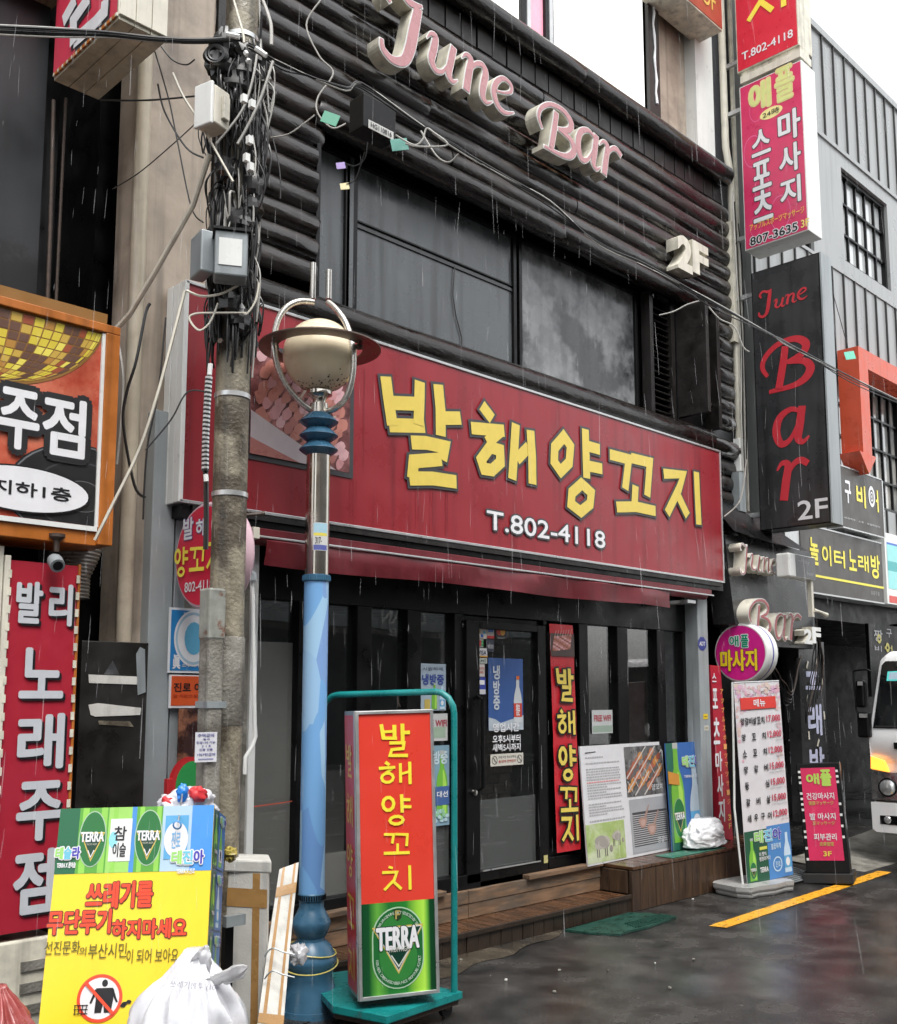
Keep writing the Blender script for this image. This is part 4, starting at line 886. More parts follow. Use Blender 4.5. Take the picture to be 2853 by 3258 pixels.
# dark entrance wall behind the vertical neon signs
N2 = thing('grey_building', 'grey building with standing seam cladding and gridded windows beyond the bar', 'building', (12, 5.5, 0))
g = MB(); g.box(8.66, 5.05, 0, 9.2, 5.3, 9.3, M['black']); g.box(9.2, 7.5, 0, 22, 7.6, 9, M['black']); g.box(9.2, 5.0, 2.42, 22, 5.2, 3.3, M['black']); g.box(12.6, 4.95, 0, 22, 5.2, 2.42, M['black']); g.box(9.0, 5.05, 0, 9.2, 7.5, 2.6, M['black']); g.box(9.2, 5.0, 2.38, 22, 7.5, 2.42, M['black']); g.build('lower_wall', N2)
GB = 4.88
g = MB()
# cladding with window openings (bands)
ops = [(9.3, 10.65, 6.45, 7.85), (11.45, 12.78, 6.62, 7.78), (14.1, 15.6, 6.62, 7.78), (10.72, 12.9, 3.75, 5.25)]
def wall_with_holes(g, x0, x1, z0, z1, ops, y0, y1, m):
    xs = sorted({x0, x1, *[o[0] for o in ops], *[o[1] for o in ops]}); zs_ = sorted({z0, z1, *[o[2] for o in ops], *[o[3] for o in ops]})
    for a, b in zip(xs, xs[1:]):
        for c, d in zip(zs_, zs_[1:]):
            if x0 <= a < x1 and z0 <= c < z1 and not any(o[0] <= a < o[1] and o[2] <= c < o[3] for o in ops): g.box(a, y0, c, b, y1, d, m)
wall_with_holes(g, 9.2, 22, 3.3, 9.25, ops, GB, GB + .25, M['greymetal']); g.build('cladding', N2)
g = MB(); g.box(9.2, GB - .03, 9.25, 22, GB + .3, 9.33, M['greymetal']); g.box(9.2, GB - .02, 7.95, 22, GB, 8.0, M['greymetal']); g.box(9.2, GB - .015, 6.42, 22, GB, 6.46, M['greymetal']); g.build('parapet_trim', N2)
xx = 9.24
while xx < 20:
    for z0, z1 in ((3.3, 6.42), (8.0, 9.25), (6.46, 7.95)):
        if z0 == 6.46 and xx < 10.7 : pass
        if z0 == 6.46: continue
        if any(o[0] - .02 < xx < o[1] + .02 and not (o[3] < z0 or o[2] > z1) for o in ops):
            segs = [(z0, 3.75), (5.25, z1)] if z0 < 4 else []
        else: segs = [(z0, z1)]
        for a, b in segs:
            g = MB(); g.box(xx, GB - .022, a, xx + .018, GB, b, M['seam']); g.build('seam', N2)
    xx += .30
def gridwin(x0, x1, z0, z1, nx, nz, m, y=GB + .12):
    f = MB(); f.box(x0, y - .08, z0, x0 + .05, y, z1, M['black']); f.box(x1 - .05, y - .08, z0, x1, y, z1, M['black']); f.box(x0 + .05, y - .08, z0, x1 - .05, y, z0 + .05, M['black']); f.box(x0 + .05, y - .08, z1 - .05, x1 - .05, y, z1, M['black'])
    for i in range(1, nx): xx = x0 + (x1 - x0) * i / nx; f.box(xx - .012, y - .06, z0 + .05, xx + .012, y - .03, z1 - .05, M['black'])
    for i in range(1, nz): zz = z0 + (z1 - z0) * i / nz; f.box(x0 + .05, y - .062, zz - .012, x1 - .05, y - .032, zz + .012, M['black'])
    o = f.build('window', N2)
    for i in range(nx):
        for j in range(nz):
            p = MB(); a = x0 + (x1 - x0) * i / nx; b = x0 + (x1 - x0) * (i + 1) / nx; c = z0 + (z1 - z0) * j / nz; d = z0 + (z1 - z0) * (j + 1) / nz
            p.box(a, y - .028, c, b, y - .02, d, m); p.build('pane', o)
    return o
M['bwin'] = mat('pale_window_film', (.5, .52, .52), .06, var=.1, scale=1.5, coat=1, rvar=.03)
M['bwin2'] = mat('curtained_pane', (.38, .37, .34), .08, var=.3, scale=4, coat=1, rvar=.03, c2=(.25, .26, .26))
gridwin(9.3, 10.65, 6.45, 7.85, 3, 3, M['black']); gridwin(11.45, 12.78, 6.62, 7.78, 5, 3, M['bwin']); gridwin(14.1, 15.6, 6.62, 7.78, 5, 3, M['bwin']); gridwin(10.72, 12.9, 3.75, 5.25, 9, 4, M['bwin2'])
g = MB(); g.box(9.3, 4.9, 9.6, 9.6, 5.0, 10.4, M['seam']); g.box(9.2, 4.95, 9.33, 9.7, 5.2, 9.62, M['greymetal']); g.build('roof_upstand', N2)
# shop signs on the grey building
SGY = 4.7; F = face_y(SGY)
M['brownboard'] = mat('brown_grey_board', (.055, .05, .045), .4, var=.15, scale=4, stain=.25)
T = thing('shop_sign', 'brown grey shop sign with a white swirl character below the orange arrow', 'sign', (11.2, 4.75, 3.5))
u0, v1 = F.uv(kQ(1295, 225)); u1, v0 = F.uv(kQ(1680, 850))
g = MB(); g.fbox(F, u0, v0, u1, v1, -.18, 0, M['brownboard']); g.build('sign_box', T)
g = MB()
for v in (v0 - .012, v1): g.fbox(F, u0, v, u1, v + .014, -.16, .006, M['alu'])
g.fbox(F, u1, v0, u1 + .03, v1, -.1, .004, M['alu']); g.build('edge_trim', T)
g = MB(); textpx(g, F, '구', kQ(1328, 345), kQ(1392, 560), .004, WHITE, bold=.06); textpx(g, F, '비', kQ(1430, 380), kQ(1520, 600), .004, YEL2, bold=.06)
c = F.uv(kQ(1568, 495)); g.disc(F, *c, .085, .12, .004, WHITE); g.disc(F, *c, .055, .08, .0048, M['brownboard'], inner=.72); g.disc(F, *c, .027, .038, .0048, M['brownboard'], inner=.5)
a = F.uv(kQ(1615, 440)); b = F.uv(kQ(1622, 630)); g.quad(F, a[0] - .012, b[1], a[0] + .02, a[1], .004, YEL2); g.quad(F, a[0] - .05, (a[1] + b[1]) / 2 - .015, a[0] - .012, (a[1] + b[1]) / 2 + .015, .004, YEL2)
textpx(g, F, '세계맥주 · 소주 · 과일막걸리', kQ(1325, 665), kQ(1640, 770), .004, ink(.5, .5, .5), bold=.02); g.build('lettering', T)
T = thing('shop_sign', 'wide dark sign with handwritten yellow letters above the dark entrance', 'sign', (11, 4.8, 2.8))
NY = 4.76; F = face_y(NY)
u0, v1 = F.uv(kQ(945, 790)); v1 = F.uv(kQ(1680, 915))[1]; u1, v0 = F.uv(kR2(1680, 600)); 
g = MB(); g.fbox(F, u0, v0, u1, v1, -.2, 0, M['brownboard']); g.build('sign_box', T)
g = MB(); g.fbox(F, u0 - .3, v0 + .02, u0, v1 - .02, -.2, -.01, M['alu']); g.build('end_panel', T)
g = MB()
for v in (v0 - .014, v1): g.fbox(F, u0, v, u1, v + .016, -.18, .006, M['alu'])
g.build('edge_trim', T)
g = MB()
for ch, tl, br_ in (('놀', (1022, 20), (1110, 275)), ('이', (1130, 85), (1218, 280)), ('터', (1235, 125), (1338, 300)), ('노', (1365, 130), (1440, 325)), ('래', (1445, 170), (1545, 335)), ('방', (1555, 170), (1645, 395))):
    textpx(g, F, ch, kR2(*tl), kR2(*br_), .004, ink(.75, .66, .06), bold=.05)
a = F.uv(kR2(1085, 362)); b = F.uv(kR2(1675, 478)); g.quad(F, a[0] - .2, a[1] - .012, b[0], a[1] + .012, .004, ink(.75, .66, .06))
textpx(g, F, '유흥주점', kR2(1560, 490), kR2(1635, 540), .004, ink(.3, .3, .3), bold=.01); g.build('lettering', T)
T = thing('shop_sign', 'turquoise and white striped shop sign with a red band at the right edge', 'sign', (12.5, 4.75, 3))
F = face_y(4.74); u0, v1 = F.uv(kR2(1695, 0)); v0 = F.uv(kR2(1690, 600))[1]
g = MB(); g.fbox(F, u0 - .05, v0, u0 + 2.5, v1 + .02, -.2, 0, M['white']); g.build('sign_box', T)
g = MB(); hgt = v1 - v0
for a, b, m in ((.02, .12, ink(.55, .06, .05)), (.22, .48, ink(.25, .6, .6)), (.48, .62, ink(.05, .35, .36)), (.62, .86, ink(.25, .6, .6)), (.86, .89, BLUE)):
    g.quad(F, u0, v0 + hgt * a, u0 + 2.45, v0 + hgt * b, .003, m)
g.build('printed_stripes', T)
T = thing('arrow_sign', 'big orange red box arrow pointing down on the grey cladding', 'sign', (10.7, 4.8, 4.6))
AY = 4.60; F = face_y(AY)
Q = lambda *p: F.uv(kR1(*p))
ax0, ax1 = Q(1215, 700)[0], Q(1278, 700)[0]; zt = Q(1215, 462)[1]; zb = Q(1275, 625)[1]; zh = Q(1215, 1215)[1]; ztip = Q(1290, 1385)[1]; am = (ax0 + ax1) / 2
pts = [(ax0, zt), (ax0, zh), (ax0 - .1, zh), (am, ztip), (ax1 + .1, zh), (ax1, zh), (ax1, zb), (ax1 + 2.0, zb), (ax1 + 2.0, zt)]
g = MB(); g.prism(F, [pts[0], pts[1], pts[5], pts[6], pts[7], pts[8]], -.24, 0, M['arrow']); g.build('arrow_body', T)
g = MB(); g.prism(F, [pts[2], pts[3], pts[4]], -.23, .004, M['arrow']); g.build('arrow_head', T)
# vertical neon box signs in the dark entrance
T = thing('vertical_sign', 'black vertical singing room sign with big pale blue white letters beside the dark entrance', 'sign', (9.8, 4.8, 1))
VY = 4.72; F = face_y(VY)
a = F.uv(kT(745, 790)); b = F.uv(kT(820, 1840)); x0 = F.uv(kT(575, 1300))[0]; x1 = F.uv(kT(815, 1300))[0]
g = MB(); g.fbox(F, x0, .35, x1, 2.1, -.2, 0, M['blackboard']); g.build('sign_box', T, bevel=.004)
LW = ink(.5, .52, .68); g = MB()
g.quad(F, *F.uv(kT(662, 1110)), *F.uv(kT(705, 1010)), .004, LW); a_ = F.uv(kT(618, 1152)); b_ = F.uv(kT(752, 1118)); g.quad(F, a_[0], a_[1], b_[0], b_[1], .0045, LW); a_ = F.uv(kT(622, 1032)); b_ = F.uv(kT(738, 985)); g.quad(F, a_[0], a_[1], b_[0], b_[1], .0045, LW)
textpx(g, F, '래', kT(632, 1285), kT(775, 1575), .004, LW, bold=.06); textpx(g, F, '방', kT(650, 1690), kT(800, 1990), .004, LW, bold=.06); g.build('lettering', T)
g = MB()
for x_, y_, r_ in ((720, 885, .5), (630, 920, .5), (770, 1070, .5), (632, 1235, .3), (787, 1390, -.1), (645, 1575, -.1), (733, 1645, .5), (1000, 1, 0)):
    if x_ > 900: continue
    c = Vector((*F.uv(kT(x_, y_)), 0)); d = Vector((math.sin(r_), math.cos(r_))) * .04; stroke(g, F, [(c.x - d.x, c.y - d.y, .028), (c.x + d.x, c.y + d.y, .028)], .006, M['cream'])
g.build('reflector_tabs', T)
T = thing('vertical_sign', 'dim black vertical sign with small grey letters just right of the menu banner', 'sign', (9.4, 4.9, 1))
F = face_y(4.85); x0 = F.uv(kT(425, 1300))[0]; x1 = F.uv(kT(560, 1300))[0]
g = MB(); g.fbox(F, x0, .3, x1, 1.95, -.12, 0, M['black']); g.build('sign_box', T)
g = MB(); LG = ink(.13, .135, .14)
for ch, tl, br_ in (('이', (455, 1040), (530, 1135)), ('터', (455, 1225), (545, 1380)), ('노', (452, 1500), (560, 1625)), ('래', (468, 1710), (565, 1870)), ('방', (480, 1950), (590, 2090))): textpx(g, F, ch, kT(*tl), kT(*br_), .004, LG, bold=.05)
g.build('lettering', T)
T = thing('wall_sign', 'dark board with small white and yellow characters high behind the van', 'sign', (12.2, 4.9, 2.2))
F = face_y(4.9); g = MB(); a = F.uv(kT(1240, 580)); b = F.uv(kT(1470, 900)); g.fbox(F, a[0] - .1, b[1] - .4, b[0] + .4, a[1] + .05, -.04, 0, M['black']); g.build('board', T)
g = MB(); textpx(g, F, '짱', kT(1250, 590), kT(1335, 710), .004, ink(.3, .3, .32), bold=.04); textpx(g, F, '구', kT(1365, 585), kT(1420, 670), .004, ink(.3, .3, .32), bold=.04); textpx(g, F, '비', kT(1258, 740), kT(1325, 800), .004, ink(.3, .3, .32), bold=.04); textpx(g, F, '어', kT(1350, 735), kT(1425, 800), .004, ink(.35, .32, .1), bold=.04)
for q in ((1300, 678), (1378, 760)): c = F.uv(kT(*q)); g.disc(F, *c, .055, .055, .006, ink(.4, .36, .08), inner=.45)
g.build('lettering', T)
# white downpipe and grey pipes at the building corner
T = thing('downpipe', 'off-white downpipes running down the corner between the log wall and the projecting signs', 'pipe', (8.7, 4.75, 2.9))
g = MB(); g.tube([(8.66, 4.82, 9.5), (8.66, 4.82, 6.9), (8.70, 4.80, 6.6), (8.68, 4.8, 2.9)], .035, M['cream'], 12); g.build('pipe', T)
g = MB(); g.tube([(8.76, 4.78, 9), (8.76, 4.78, 2.9)], .022, M['creamd'], 10); g.build('pipe', T)
g = MB(); g.box(8.60, 4.76, 4.9, 8.69, 4.84, 6.1, M['creamd']); g.build('trunking', T)
g = MB(); g.box(8.52, 4.72, 3.25, 8.63, 4.80, 3.62, M['greybox']); g.build('switch_box', T); g = MB(); g.box(8.58, 4.74, 3.64, 8.68, 4.80, 3.95, M['white']); g.build('switch_box', T)
for i in range(4):
    g = MB(); g.tube(smooth([(8.62 + i * .03, 4.74, 6.4 - i * .1), (8.60 + i * .04, 4.72, 5.6), (8.66 + i * .02, 4.73, 4.8), (8.6 + i * .03, 4.72, 4.1), (8.65, 4.73, 3.1)], 5), .006, M['cable'] if i % 2 else M['cablew'], 5); g.build('cable', T)

# round projecting massage sign on the right column
def round_sign(T, x, y, z, r, t, face, rimm, n=48):
    g = MB(); g.lathe((x + t, y, z), [(.0, 0), (r, 0), (r + .012, .015), (r + .012, t - .015), (r, t), (.0, t)], rimm, n, (-1, 0, 0)); g.build('drum', T)
    g = MB(); g.disc(face_x(x), -y, z, r - .01, r - .01, .003, face, n); g.build('sign_face', T)
T = thing('round_sign', 'round magenta sign with green and yellow massage lettering on the right column', 'sign', (8.2, 4.59, 1.93))
round_sign(T, 8.2, 4.59, 1.93, .248, .2, ink(.62, .015, .24), M['white'])
g = MB(); g.lathe((8.2 + .115, 4.59, 1.93), [(.2615, 0), (.2615, .02)], ink(.06, .05, .3), 48, (-1, 0, 0)); g.build('rim_band', T)
F = face_x(8.2); g = MB()
textpx(g, F, '애', kR2(330, 890), kR2(415, 975), .008, ink(.0, .28, .14), bold=.05, out=WHITE, ow=.008); textpx(g, F, '플', kR2(430, 878), kR2(500, 985), .008, ink(.0, .28, .14), bold=.05, out=WHITE, ow=.008)
textpx(g, F, '마사지', kR2(250, 1010), kR2(578, 1190), .008, ink(.85, .65, .02), bold=.06, out=ink(.25, .02, .1), ow=.006); g.build('lettering', T)
g = MB(); g.box(8.28, 4.6, 1.9, 8.32, 4.86, 1.94, M['alu']); g.build('bracket', T)
# stickers on the column
T = thing('sticker', 'dark blue octagonal security sticker on the grey column at the right', 'sticker', (7.78, 4.69, 2.05))
F = face_y(4.70); c = F.uv(kR2(90, 955)); g = MB(); g.poly(F, [(c[0] + .07 * math.cos(R(22.5 + 45 * i)), c[1] + .062 * math.sin(R(22.5 + 45 * i))) for i in range(8)], .002, ink(.03, .05, .22)); g.build('sheet', T)
g = MB(); text(g, F, 'ADT', c[0] - .045, c[1] - .016, c[0] + .045, c[1] + .018, .003, WHITE, bold=.04); g.build('lettering', T)
for i, (m, q, lab) in enumerate(((ink(.7, .5, .02), (120, 1590), 'yellow sticker with an arrow on the grey column'), (ink(.5, .5, .45), (128, 1690), 'torn pale sticker below the yellow one on the grey column'))):
    T = thing('sticker', lab, 'sticker', (7.8, 4.69, 1.3)); c = F.uv(kR2(*q)); g = MB(); g.fbox(F, c[0] - .035, c[1] - .022, c[0] + .035, c[1] + .022, 0, .002, m); g.build('sheet', T)
    g = MB(); g.fbox(F, c[0] - .02, c[1] - .004, c[0] + .02, c[1] + .004, .002, .003, ink(.3, .2, .02)); g.build('mark', T)

# ------------------------------------------------------------------ menu banner stand
F = turned((7.50, 4.26, .07), -8, 1, 2.0)
T = thing('menu_banner', 'tall white menu banner with red prices standing on a grey water-filled base', 'banner', (7.8, 4.25, 0))
BW, BH = .60, 1.80
bt = F.uv(kR2(355, 1290)); bb = F.uv(kR3(885, 1330)); u0, v0 = F.uv(kR3(485, 1415)); u1 = F.uv(kR3(885, 1345))[0]; v1 = F.uv(kR2(770, 1272))[1]
g = MB(); g.fbox(F, u0, v0, u1, v1, -.002, .002, ink(.62, .6, .62)); g.build('sheet', T)
W2 = u1 - u0; H2 = v1 - v0
U = lambda t: u0 + W2 * t
V = lambda t: v1 - H2 * t
g = MB(); r = random.Random(5)
for i in range(150):
    a = r.random(); b = abs(r.gauss(0, .06)); 
    if r.random() < .25: a, b = r.choice((r.uniform(0, .12), r.uniform(.85, 1))), r.uniform(0, .4)
    if b > .5: continue
    rr_ = r.uniform(.008, .03)
    cu_ = min(max(U(a), u0 + rr_), u1 - rr_); g.disc(F, cu_, V(b + .02), rr_, rr_ * .8, .0026 + .00002 * i, ink(.6, r.choice((.35, .42, .48)), r.choice((.42, .5)), .4), 7)
for i in range(26):
    a = r.random(); x = U(a); y = V(r.uniform(.01, .1)); stroke(g, F, [(x, y, .004), (min(u1 - .005, max(u0 + .005, x + r.uniform(-.05, .05))), y - r.uniform(-.01, .03), .003)], .006, ink(.12, .05, .06))
g.build('printed_blossom', T)
g = MB(); g.quad(F, U(.1), V(.142), U(.88), V(.082), .010, ink(.62, .05, .04)); text(g, F, '메뉴', U(.38), V(.132), U(.64), V(.092), .0115, WHITE, bold=.05)
items = [('양갈비살꼬치', '17,000', 0, 1), ('양 꼬 치', '12,000', 0, 1), ('소 꼬 치', '12,000', 0, 1), ('양 갈 비', '15,000', 0, 2), ('등   심', '15,000', 0, 2), ('갈 비 살', '15,000', 0, 2), ('새우구이', '12,000', 0, 1)]
for i, (nm, pr_, _, k_) in enumerate(items):
    t0 = .178 + i * .0805; chars = [c for c in nm if c != ' ']
    for j, c in enumerate(chars):
        uu = .08 + .44 * (j / max(1, len(chars) - 1)); cw = .085 if len(chars) < 5 else .078
        text(g, F, c, U(uu), V(t0 + .040), U(uu + cw), V(t0 + .004), .009, BLACK, bold=.06)
    text(g, F, pr_, U(.645), V(t0 + .038), U(.955), V(t0), .009, ink(.5, .03, .07), bold=.05)
    text(g, F, '(호주산)' if k_ == 1 else '1인분(150g)(호주산)', U(.82 if k_ == 1 else .62), V(t0 + .055), U(.97), V(t0 + .044), .009, ink(.25, .25, .25), bold=0)
g.build('lettering', T)
# bottles at the foot of the banner
GRB = ink(.03, .12, .06); GL = ink(.16, .42, .05); GL2 = ink(.35, .62, .1); GD = ink(.01, .08, .04); SKB = ink(.2, .42, .68); SK2 = ink(.5, .65, .78)
def beer(mb, F, cu, v0, h, n, w=None, label=True, mg=GL, mh=GL2):
    """green beer bottle print: silhouette, glow, arch label with triangle and name"""
    w = w or h * .27; P = [(-.5, 0), (.5, 0), (.5, .5), (.42, .62), (.2, .74), (.17, .93), (.2, .94), (.2, 1), (-.2, 1), (-.2, .94), (-.17, .93), (-.2, .74), (-.42, .62), (-.5, .5)]
    mb.poly(F, [(cu + a * w, v0 + b * h) for a, b in P], n, mg); mb.poly(F, [(cu + a * w, v0 + b * h) for a, b in [(.05, .03), (.38, .03), (.38, .5), (.15, .7), (.05, .7)]], n + .0006, mh)
    mb.quad(F, cu - .2 * w, v0 + .94 * h, cu + .2 * w, v0 + h, n + .0006, ink(.4, .42, .4))
    if label: terra(mb, F, cu, v0 + .24 * h, w * .92, h * .40, n + .0012)
def terra(mb, F, cu, cv, w, h, n, small=True):
    mb.disc(F, cu, cv, w / 2, h / 2, n, ink(.3, .42, .3)); mb.disc(F, cu, cv, w / 2 * .94, h / 2 * .96, n + .0005, ink(.02, .17, .05))
    tri = [(cu - w * .46, cv + h * .14), (cu, cv - h * .36), (cu + w * .46, cv + h * .14)]
    mb.poly(F, tri, n + .001, ink(.5, .4, .1)); mb.poly(F, [(cu + (a - cu) * .88, cv + (b - cv) * .84) for a, b in tri], n + .0015, ink(.01, .045, .03))
    text(mb, F, 'TERRA', cu - w * .43, cv - h * .04, cu + w * .43, cv + h * .14, n + .002, WHITE, bold=.07)
def soju(mb, F, cu, v0, h, n, w=None, body=None, lab=None, txt=None, tc=None):
    w = w or h * .27; P = [(-.5, 0), (.5, 0), (.5, .48), (.4, .62), (.2, .78), (.18, 1), (-.18, 1), (-.2, .78), (-.4, .62), (-.5, .48)]
    mb.poly(F, [(cu + a * w, v0 + b * h) for a, b in P], n, body or SK2)
    mb.quad(F, cu - w * .5, v0 + .12 * h, cu + w * .5, v0 + .42 * h, n + .0006, lab or ink(.1, .35, .6))
    if txt is None: mb.disc(F, cu, v0 + .27 * h, w * .3, h * .11, n + .001, WHITE)
    else: text(mb, F, txt, cu - w * .25, v0 + .15 * h, cu + w * .25, v0 + .4 * h, n + .001, tc or BLACK, bold=.03)
def tejina(mb, F, u0, v0, u1, v1, n, s='테진아'):
    w = (u1 - u0) / len(s); cs = [ink(.3, .62, .15), ink(.15, .5, .65), ink(.06, .05, .4)]
    for i, ch in enumerate(s): text(mb, F, ch, u0 + i * w, v0, u0 + (i + .94) * w, v1, n, cs[i], bold=.07, out=WHITE, ow=.004)
g = MB(); g.quad(F, u0, v0, U(.48), V(.745), .0035, ink(.02, .09, .05)); g.quad(F, U(.48), v0, u1, V(.735), .0035, ink(.07, .22, .5)); g.build('printed_ground', T)
g = MB(); beer(g, F, U(.14), v0 + .02, .33, .005, w=.09); soju(g, F, U(.9), v0 + .03, .32, .005, w=.09); tejina(g, F, U(.2), V(.81), U(.8), V(.75), .008)
text(g, F, '이 맛이\n청정라거다', U(.28), V(.9), U(.52), V(.855), .006, WHITE, bold=.03); g.quad(F, U(.3), V(.845), U(.46), V(.83), .006, ink(.6, .6, .1)); text(g, F, 'TERRA', U(.28), V(.955), U(.46), V(.93), .006, WHITE, bold=.05)
text(g, F, '깔끔하게', U(.55), V(.855), U(.76), V(.825), .006, SK2, bold=.05); g.disc(F, U(.67), V(.93), .06, .06, .006, SK2, inner=.82); text(g, F, '진로', U(.62), V(.945), U(.73), V(.915), .006, SK2, bold=.03); g.build('printed_bottles', T)
g = MB(); cb = F.p(u0, v0, -.03); g.tube([F.p(u0 - .015, v0 - .02, -.03), F.p(u0 - .03, v0 + .6, -.05), F.p(u0 - .01, v0 + H2 * .5, -.05), F.p(u0 + .0, v1, -.01)], .009, M['white'], 8); g.build('pole', T)
g = MB(); g.tube([F.p(u0, v1 - .006, 0), F.p(u1, v1 - .006, 0)], .006, M['alu'], 6); g.tube([F.p(u1 + .005, v0, -.012), F.p(u1 + .005, v1, -.012)], .007, M['black'], 6); g.build('rail', T)
M['base'] = mat('grey_plastic_base', (.32, .32, .31), .35, var=.12, scale=8, rvar=.1)
g = MB(); FB = Frame((7.50, 4.22, 0), (math.cos(R(-8)), math.sin(R(-8)), 0), (math.sin(R(8)), math.cos(R(8)), 0))
out = [(-.12, -.0), (-.06, -.10), (.06, -.08), (.24, -.11), (.42, -.08), (.5, -.10), (.54, 0), (.52, .26), (.42, .3), (.0, .3), (-.1, .24)]
g.prism(FB, out, .035, .085, M['base']); g.prism(FB, [(a * .97 + .01, b * .95) for a, b in out], .0, .035, M['base'])
g.build('base', T, bevel=.02)

# ------------------------------------------------------------------ steel grating between the banner and the pink board
T = thing('steel_grating', 'small steel grating ramp lying between the menu banner and the pink lightbox', 'grating', (8.35, 4.35, 0))
g = MB(); g.add([(8.12, 4.18, .02), (8.62, 4.18, .02), (8.62, 4.52, .12), (8.12, 4.52, .12)], [(0, 1, 2, 3)], M['black']); g.build('tray', T)
for i in range(22):
    g = MB(); x = 8.125 + i * .0235; g.add([(x, 4.18, .024), (x + .007, 4.18, .024), (x + .007, 4.52, .124), (x, 4.52, .124)], [(0, 1, 2, 3)], M['greycol']); g.build('bar', T)
for i in range(14):
    g = MB(); y = 4.18 + i * .0255; z = .026 + i * .0075; g.box(8.12, y, z, 8.62, y + .006, z + .003, M['greycol']); g.build('cross_bar', T)
# ------------------------------------------------------------------ magenta A-board
F = turned((8.42, 4.14, 0), -70, 2, 3.5)
T = thing('pavement_sign', 'black framed lightbox sign with a hot pink massage poster standing on the asphalt', 'sign', (8.6, 4.0, 0))
Q = lambda k_, *p: F.uv(k_(*p))
c0 = Q(kR3, 1010, 1400); c1 = Q(kR3, 1395, 1415); t0 = Q(kR3, 955, 355)
wA = c1[0] - c0[0]; h0 = t0[1]
g = MB(); g.fbox(F, c0[0], .08, c1[0], h0, -.20, 0, M['black']); g.fbox(F, c0[0] - .03, .0, c1[0] + .02, .08, -.34, .03, M['rubber']); g.build('case', T, bevel=.006)
p0 = Q(kR3, 1062, 1200); p1 = Q(kR3, 1290, 385); pu0, pu1 = c0[0] + wA * .10, c1[0] - wA * .10; pv0, pv1 = p0[1], p1[1]
g = MB(); g.fbox(F, pu0, pv0, pu1, pv1, .0, .004, mat('hot_pink_poster', (.62, .02, .1), .35, var=.08, scale=6)); g.build('poster', T)
g = MB(); V = lambda t: pv1 - (pv1 - pv0) * t; U = lambda t: pu0 + (pu1 - pu0) * t
GRA = ink(.42, .62, .1)
text(g, F, '애', U(.14), V(.18), U(.52), V(.06), .007, GRA, bold=.08); text(g, F, '플', U(.55), V(.2), U(.88), V(.02), .007, GRA, bold=.08)
for s, a, b, c, d, m in (('건강마사지', .1, .27, .9, .345, WHITE), ('健康マッサージ', .14, .36, .86, .405, ink(.5, .38, .1)), ('발 마사지', .14, .49, .88, .565, WHITE), ('足マッサージ', .2, .58, .84, .62, ink(.5, .38, .1)), ('피부관리', .2, .71, .85, .785, WHITE), ('皮膚管理', .34, .80, .75, .845, ink(.5, .38, .1)), ('3F', .42, .9, .66, .955, ink(.75, .6, .08))):
    text(g, F, s, U(a), V(d), U(c), V(b), .007, m, bold=.03 if s != '3F' else .07)
g.build('lettering', T)
for uu0, vv0, uu1, vv1 in ((pu0 - .022, pv0, pu0 - .002, pv1), (pu1 + .002, pv0, pu1 + .022, pv1)):
    g = MB(); r = random.Random(int(uu0 * 1000)); v = vv0
    while v < vv1: g.fbox(F, uu0, v, uu1, v + .02, .0, .003, M['white'] if r.random() < .6 else M['black']); v += .045
    g.build('edge_tape', T)
g = MB(); r = random.Random(2); 
for i in range(5): a = r.uniform(-.17, -.06); b = r.uniform(.2, .95); FS = Frame(F.p(c1[0] + .003, 0, 0), -F.n, F.v); g.fbox(FS, -a - .02, b, -a + .02, b + .08, -.001, .001, M['greybox'])
g.build('side_patch', T)

# ------------------------------------------------------------------ white minibus at the right edge, facing the viewer
T = thing('parked_van', 'white minibus with its amber indicator glowing at the right edge of the street', 'van', (12, 3.3, 0))
def rrect(y0, y1, z0, z1, r, n=6, tr=None):
    P = []
    for (cy, cz, a0, rr) in ((y1 - r, z0 + r * .6, -90, r * .6), (y1 - (tr or r), z1 - (tr or r), 0, tr or r), (y0 + (tr or r), z1 - (tr or r), 90, tr or r), (y0 + r, z0 + r * .6, 180, r * .6)):
        for i in range(n + 1):
            a = R(a0 + 90 * i / n); P.append((cy + rr * math.cos(a), cz + rr * math.sin(a)))
    return P
VX = 9.95; VY0, VY1 = 2.45, 4.235
secs = [(VX + .06, .02, .30, .92), (VX + .01, .0, .28, 1.02), (VX + .0, .0, .28, 1.18), (VX + .03, .0, .28, 1.28), (VX + .075, .005, .28, 1.6), (VX + .115, .01, .28, 1.86), (VX + .125, .015, .28, 1.95), (VX + .17, .03, .28, 1.985), (VX + .5, .04, .28, 2.0), (VX + 5.2, .04, .3, 2.02)]
g = MB(); vs = []; k = None
for x, ins, z0, z1 in secs:
    P = rrect(VY0 + ins, VY1 - ins, z0, z1, .1, tr=.09 if z1 > 1.5 else .05); k = len(P); vs += [(x, a - (1 if a > 3.3 else -1) * max(0, b - 1.24) / .66 * .075, b) for a, b in P]
g.add(vs, [(i * k + j, i * k + (j + 1) % k, (i + 1) * k + (j + 1) % k, (i + 1) * k + j) for i in range(len(secs) - 1) for j in range(k)] + [tuple(range(k)), tuple(reversed(range((len(secs) - 1) * k, len(secs) * k)))], M['vanw'], True)
g.build('body', T, sharp=50)
M['wind'] = mat('windscreen', (.006, .007, .008), .06, var=0, coat=1, rvar=0)
FV = Frame((VX - .0, 0, 0), (0, -1, 0), (.36, 0, .93)); d = Vector((.36, 0, .93)).normalized()
g = MB(); z0w, z1w = 1.28, 1.84
def onscr(y, z, o=.0): x = VX + .018 + (z - 1.28) * .147 - o; return (x, y, z)
YM = VY0 + VY1
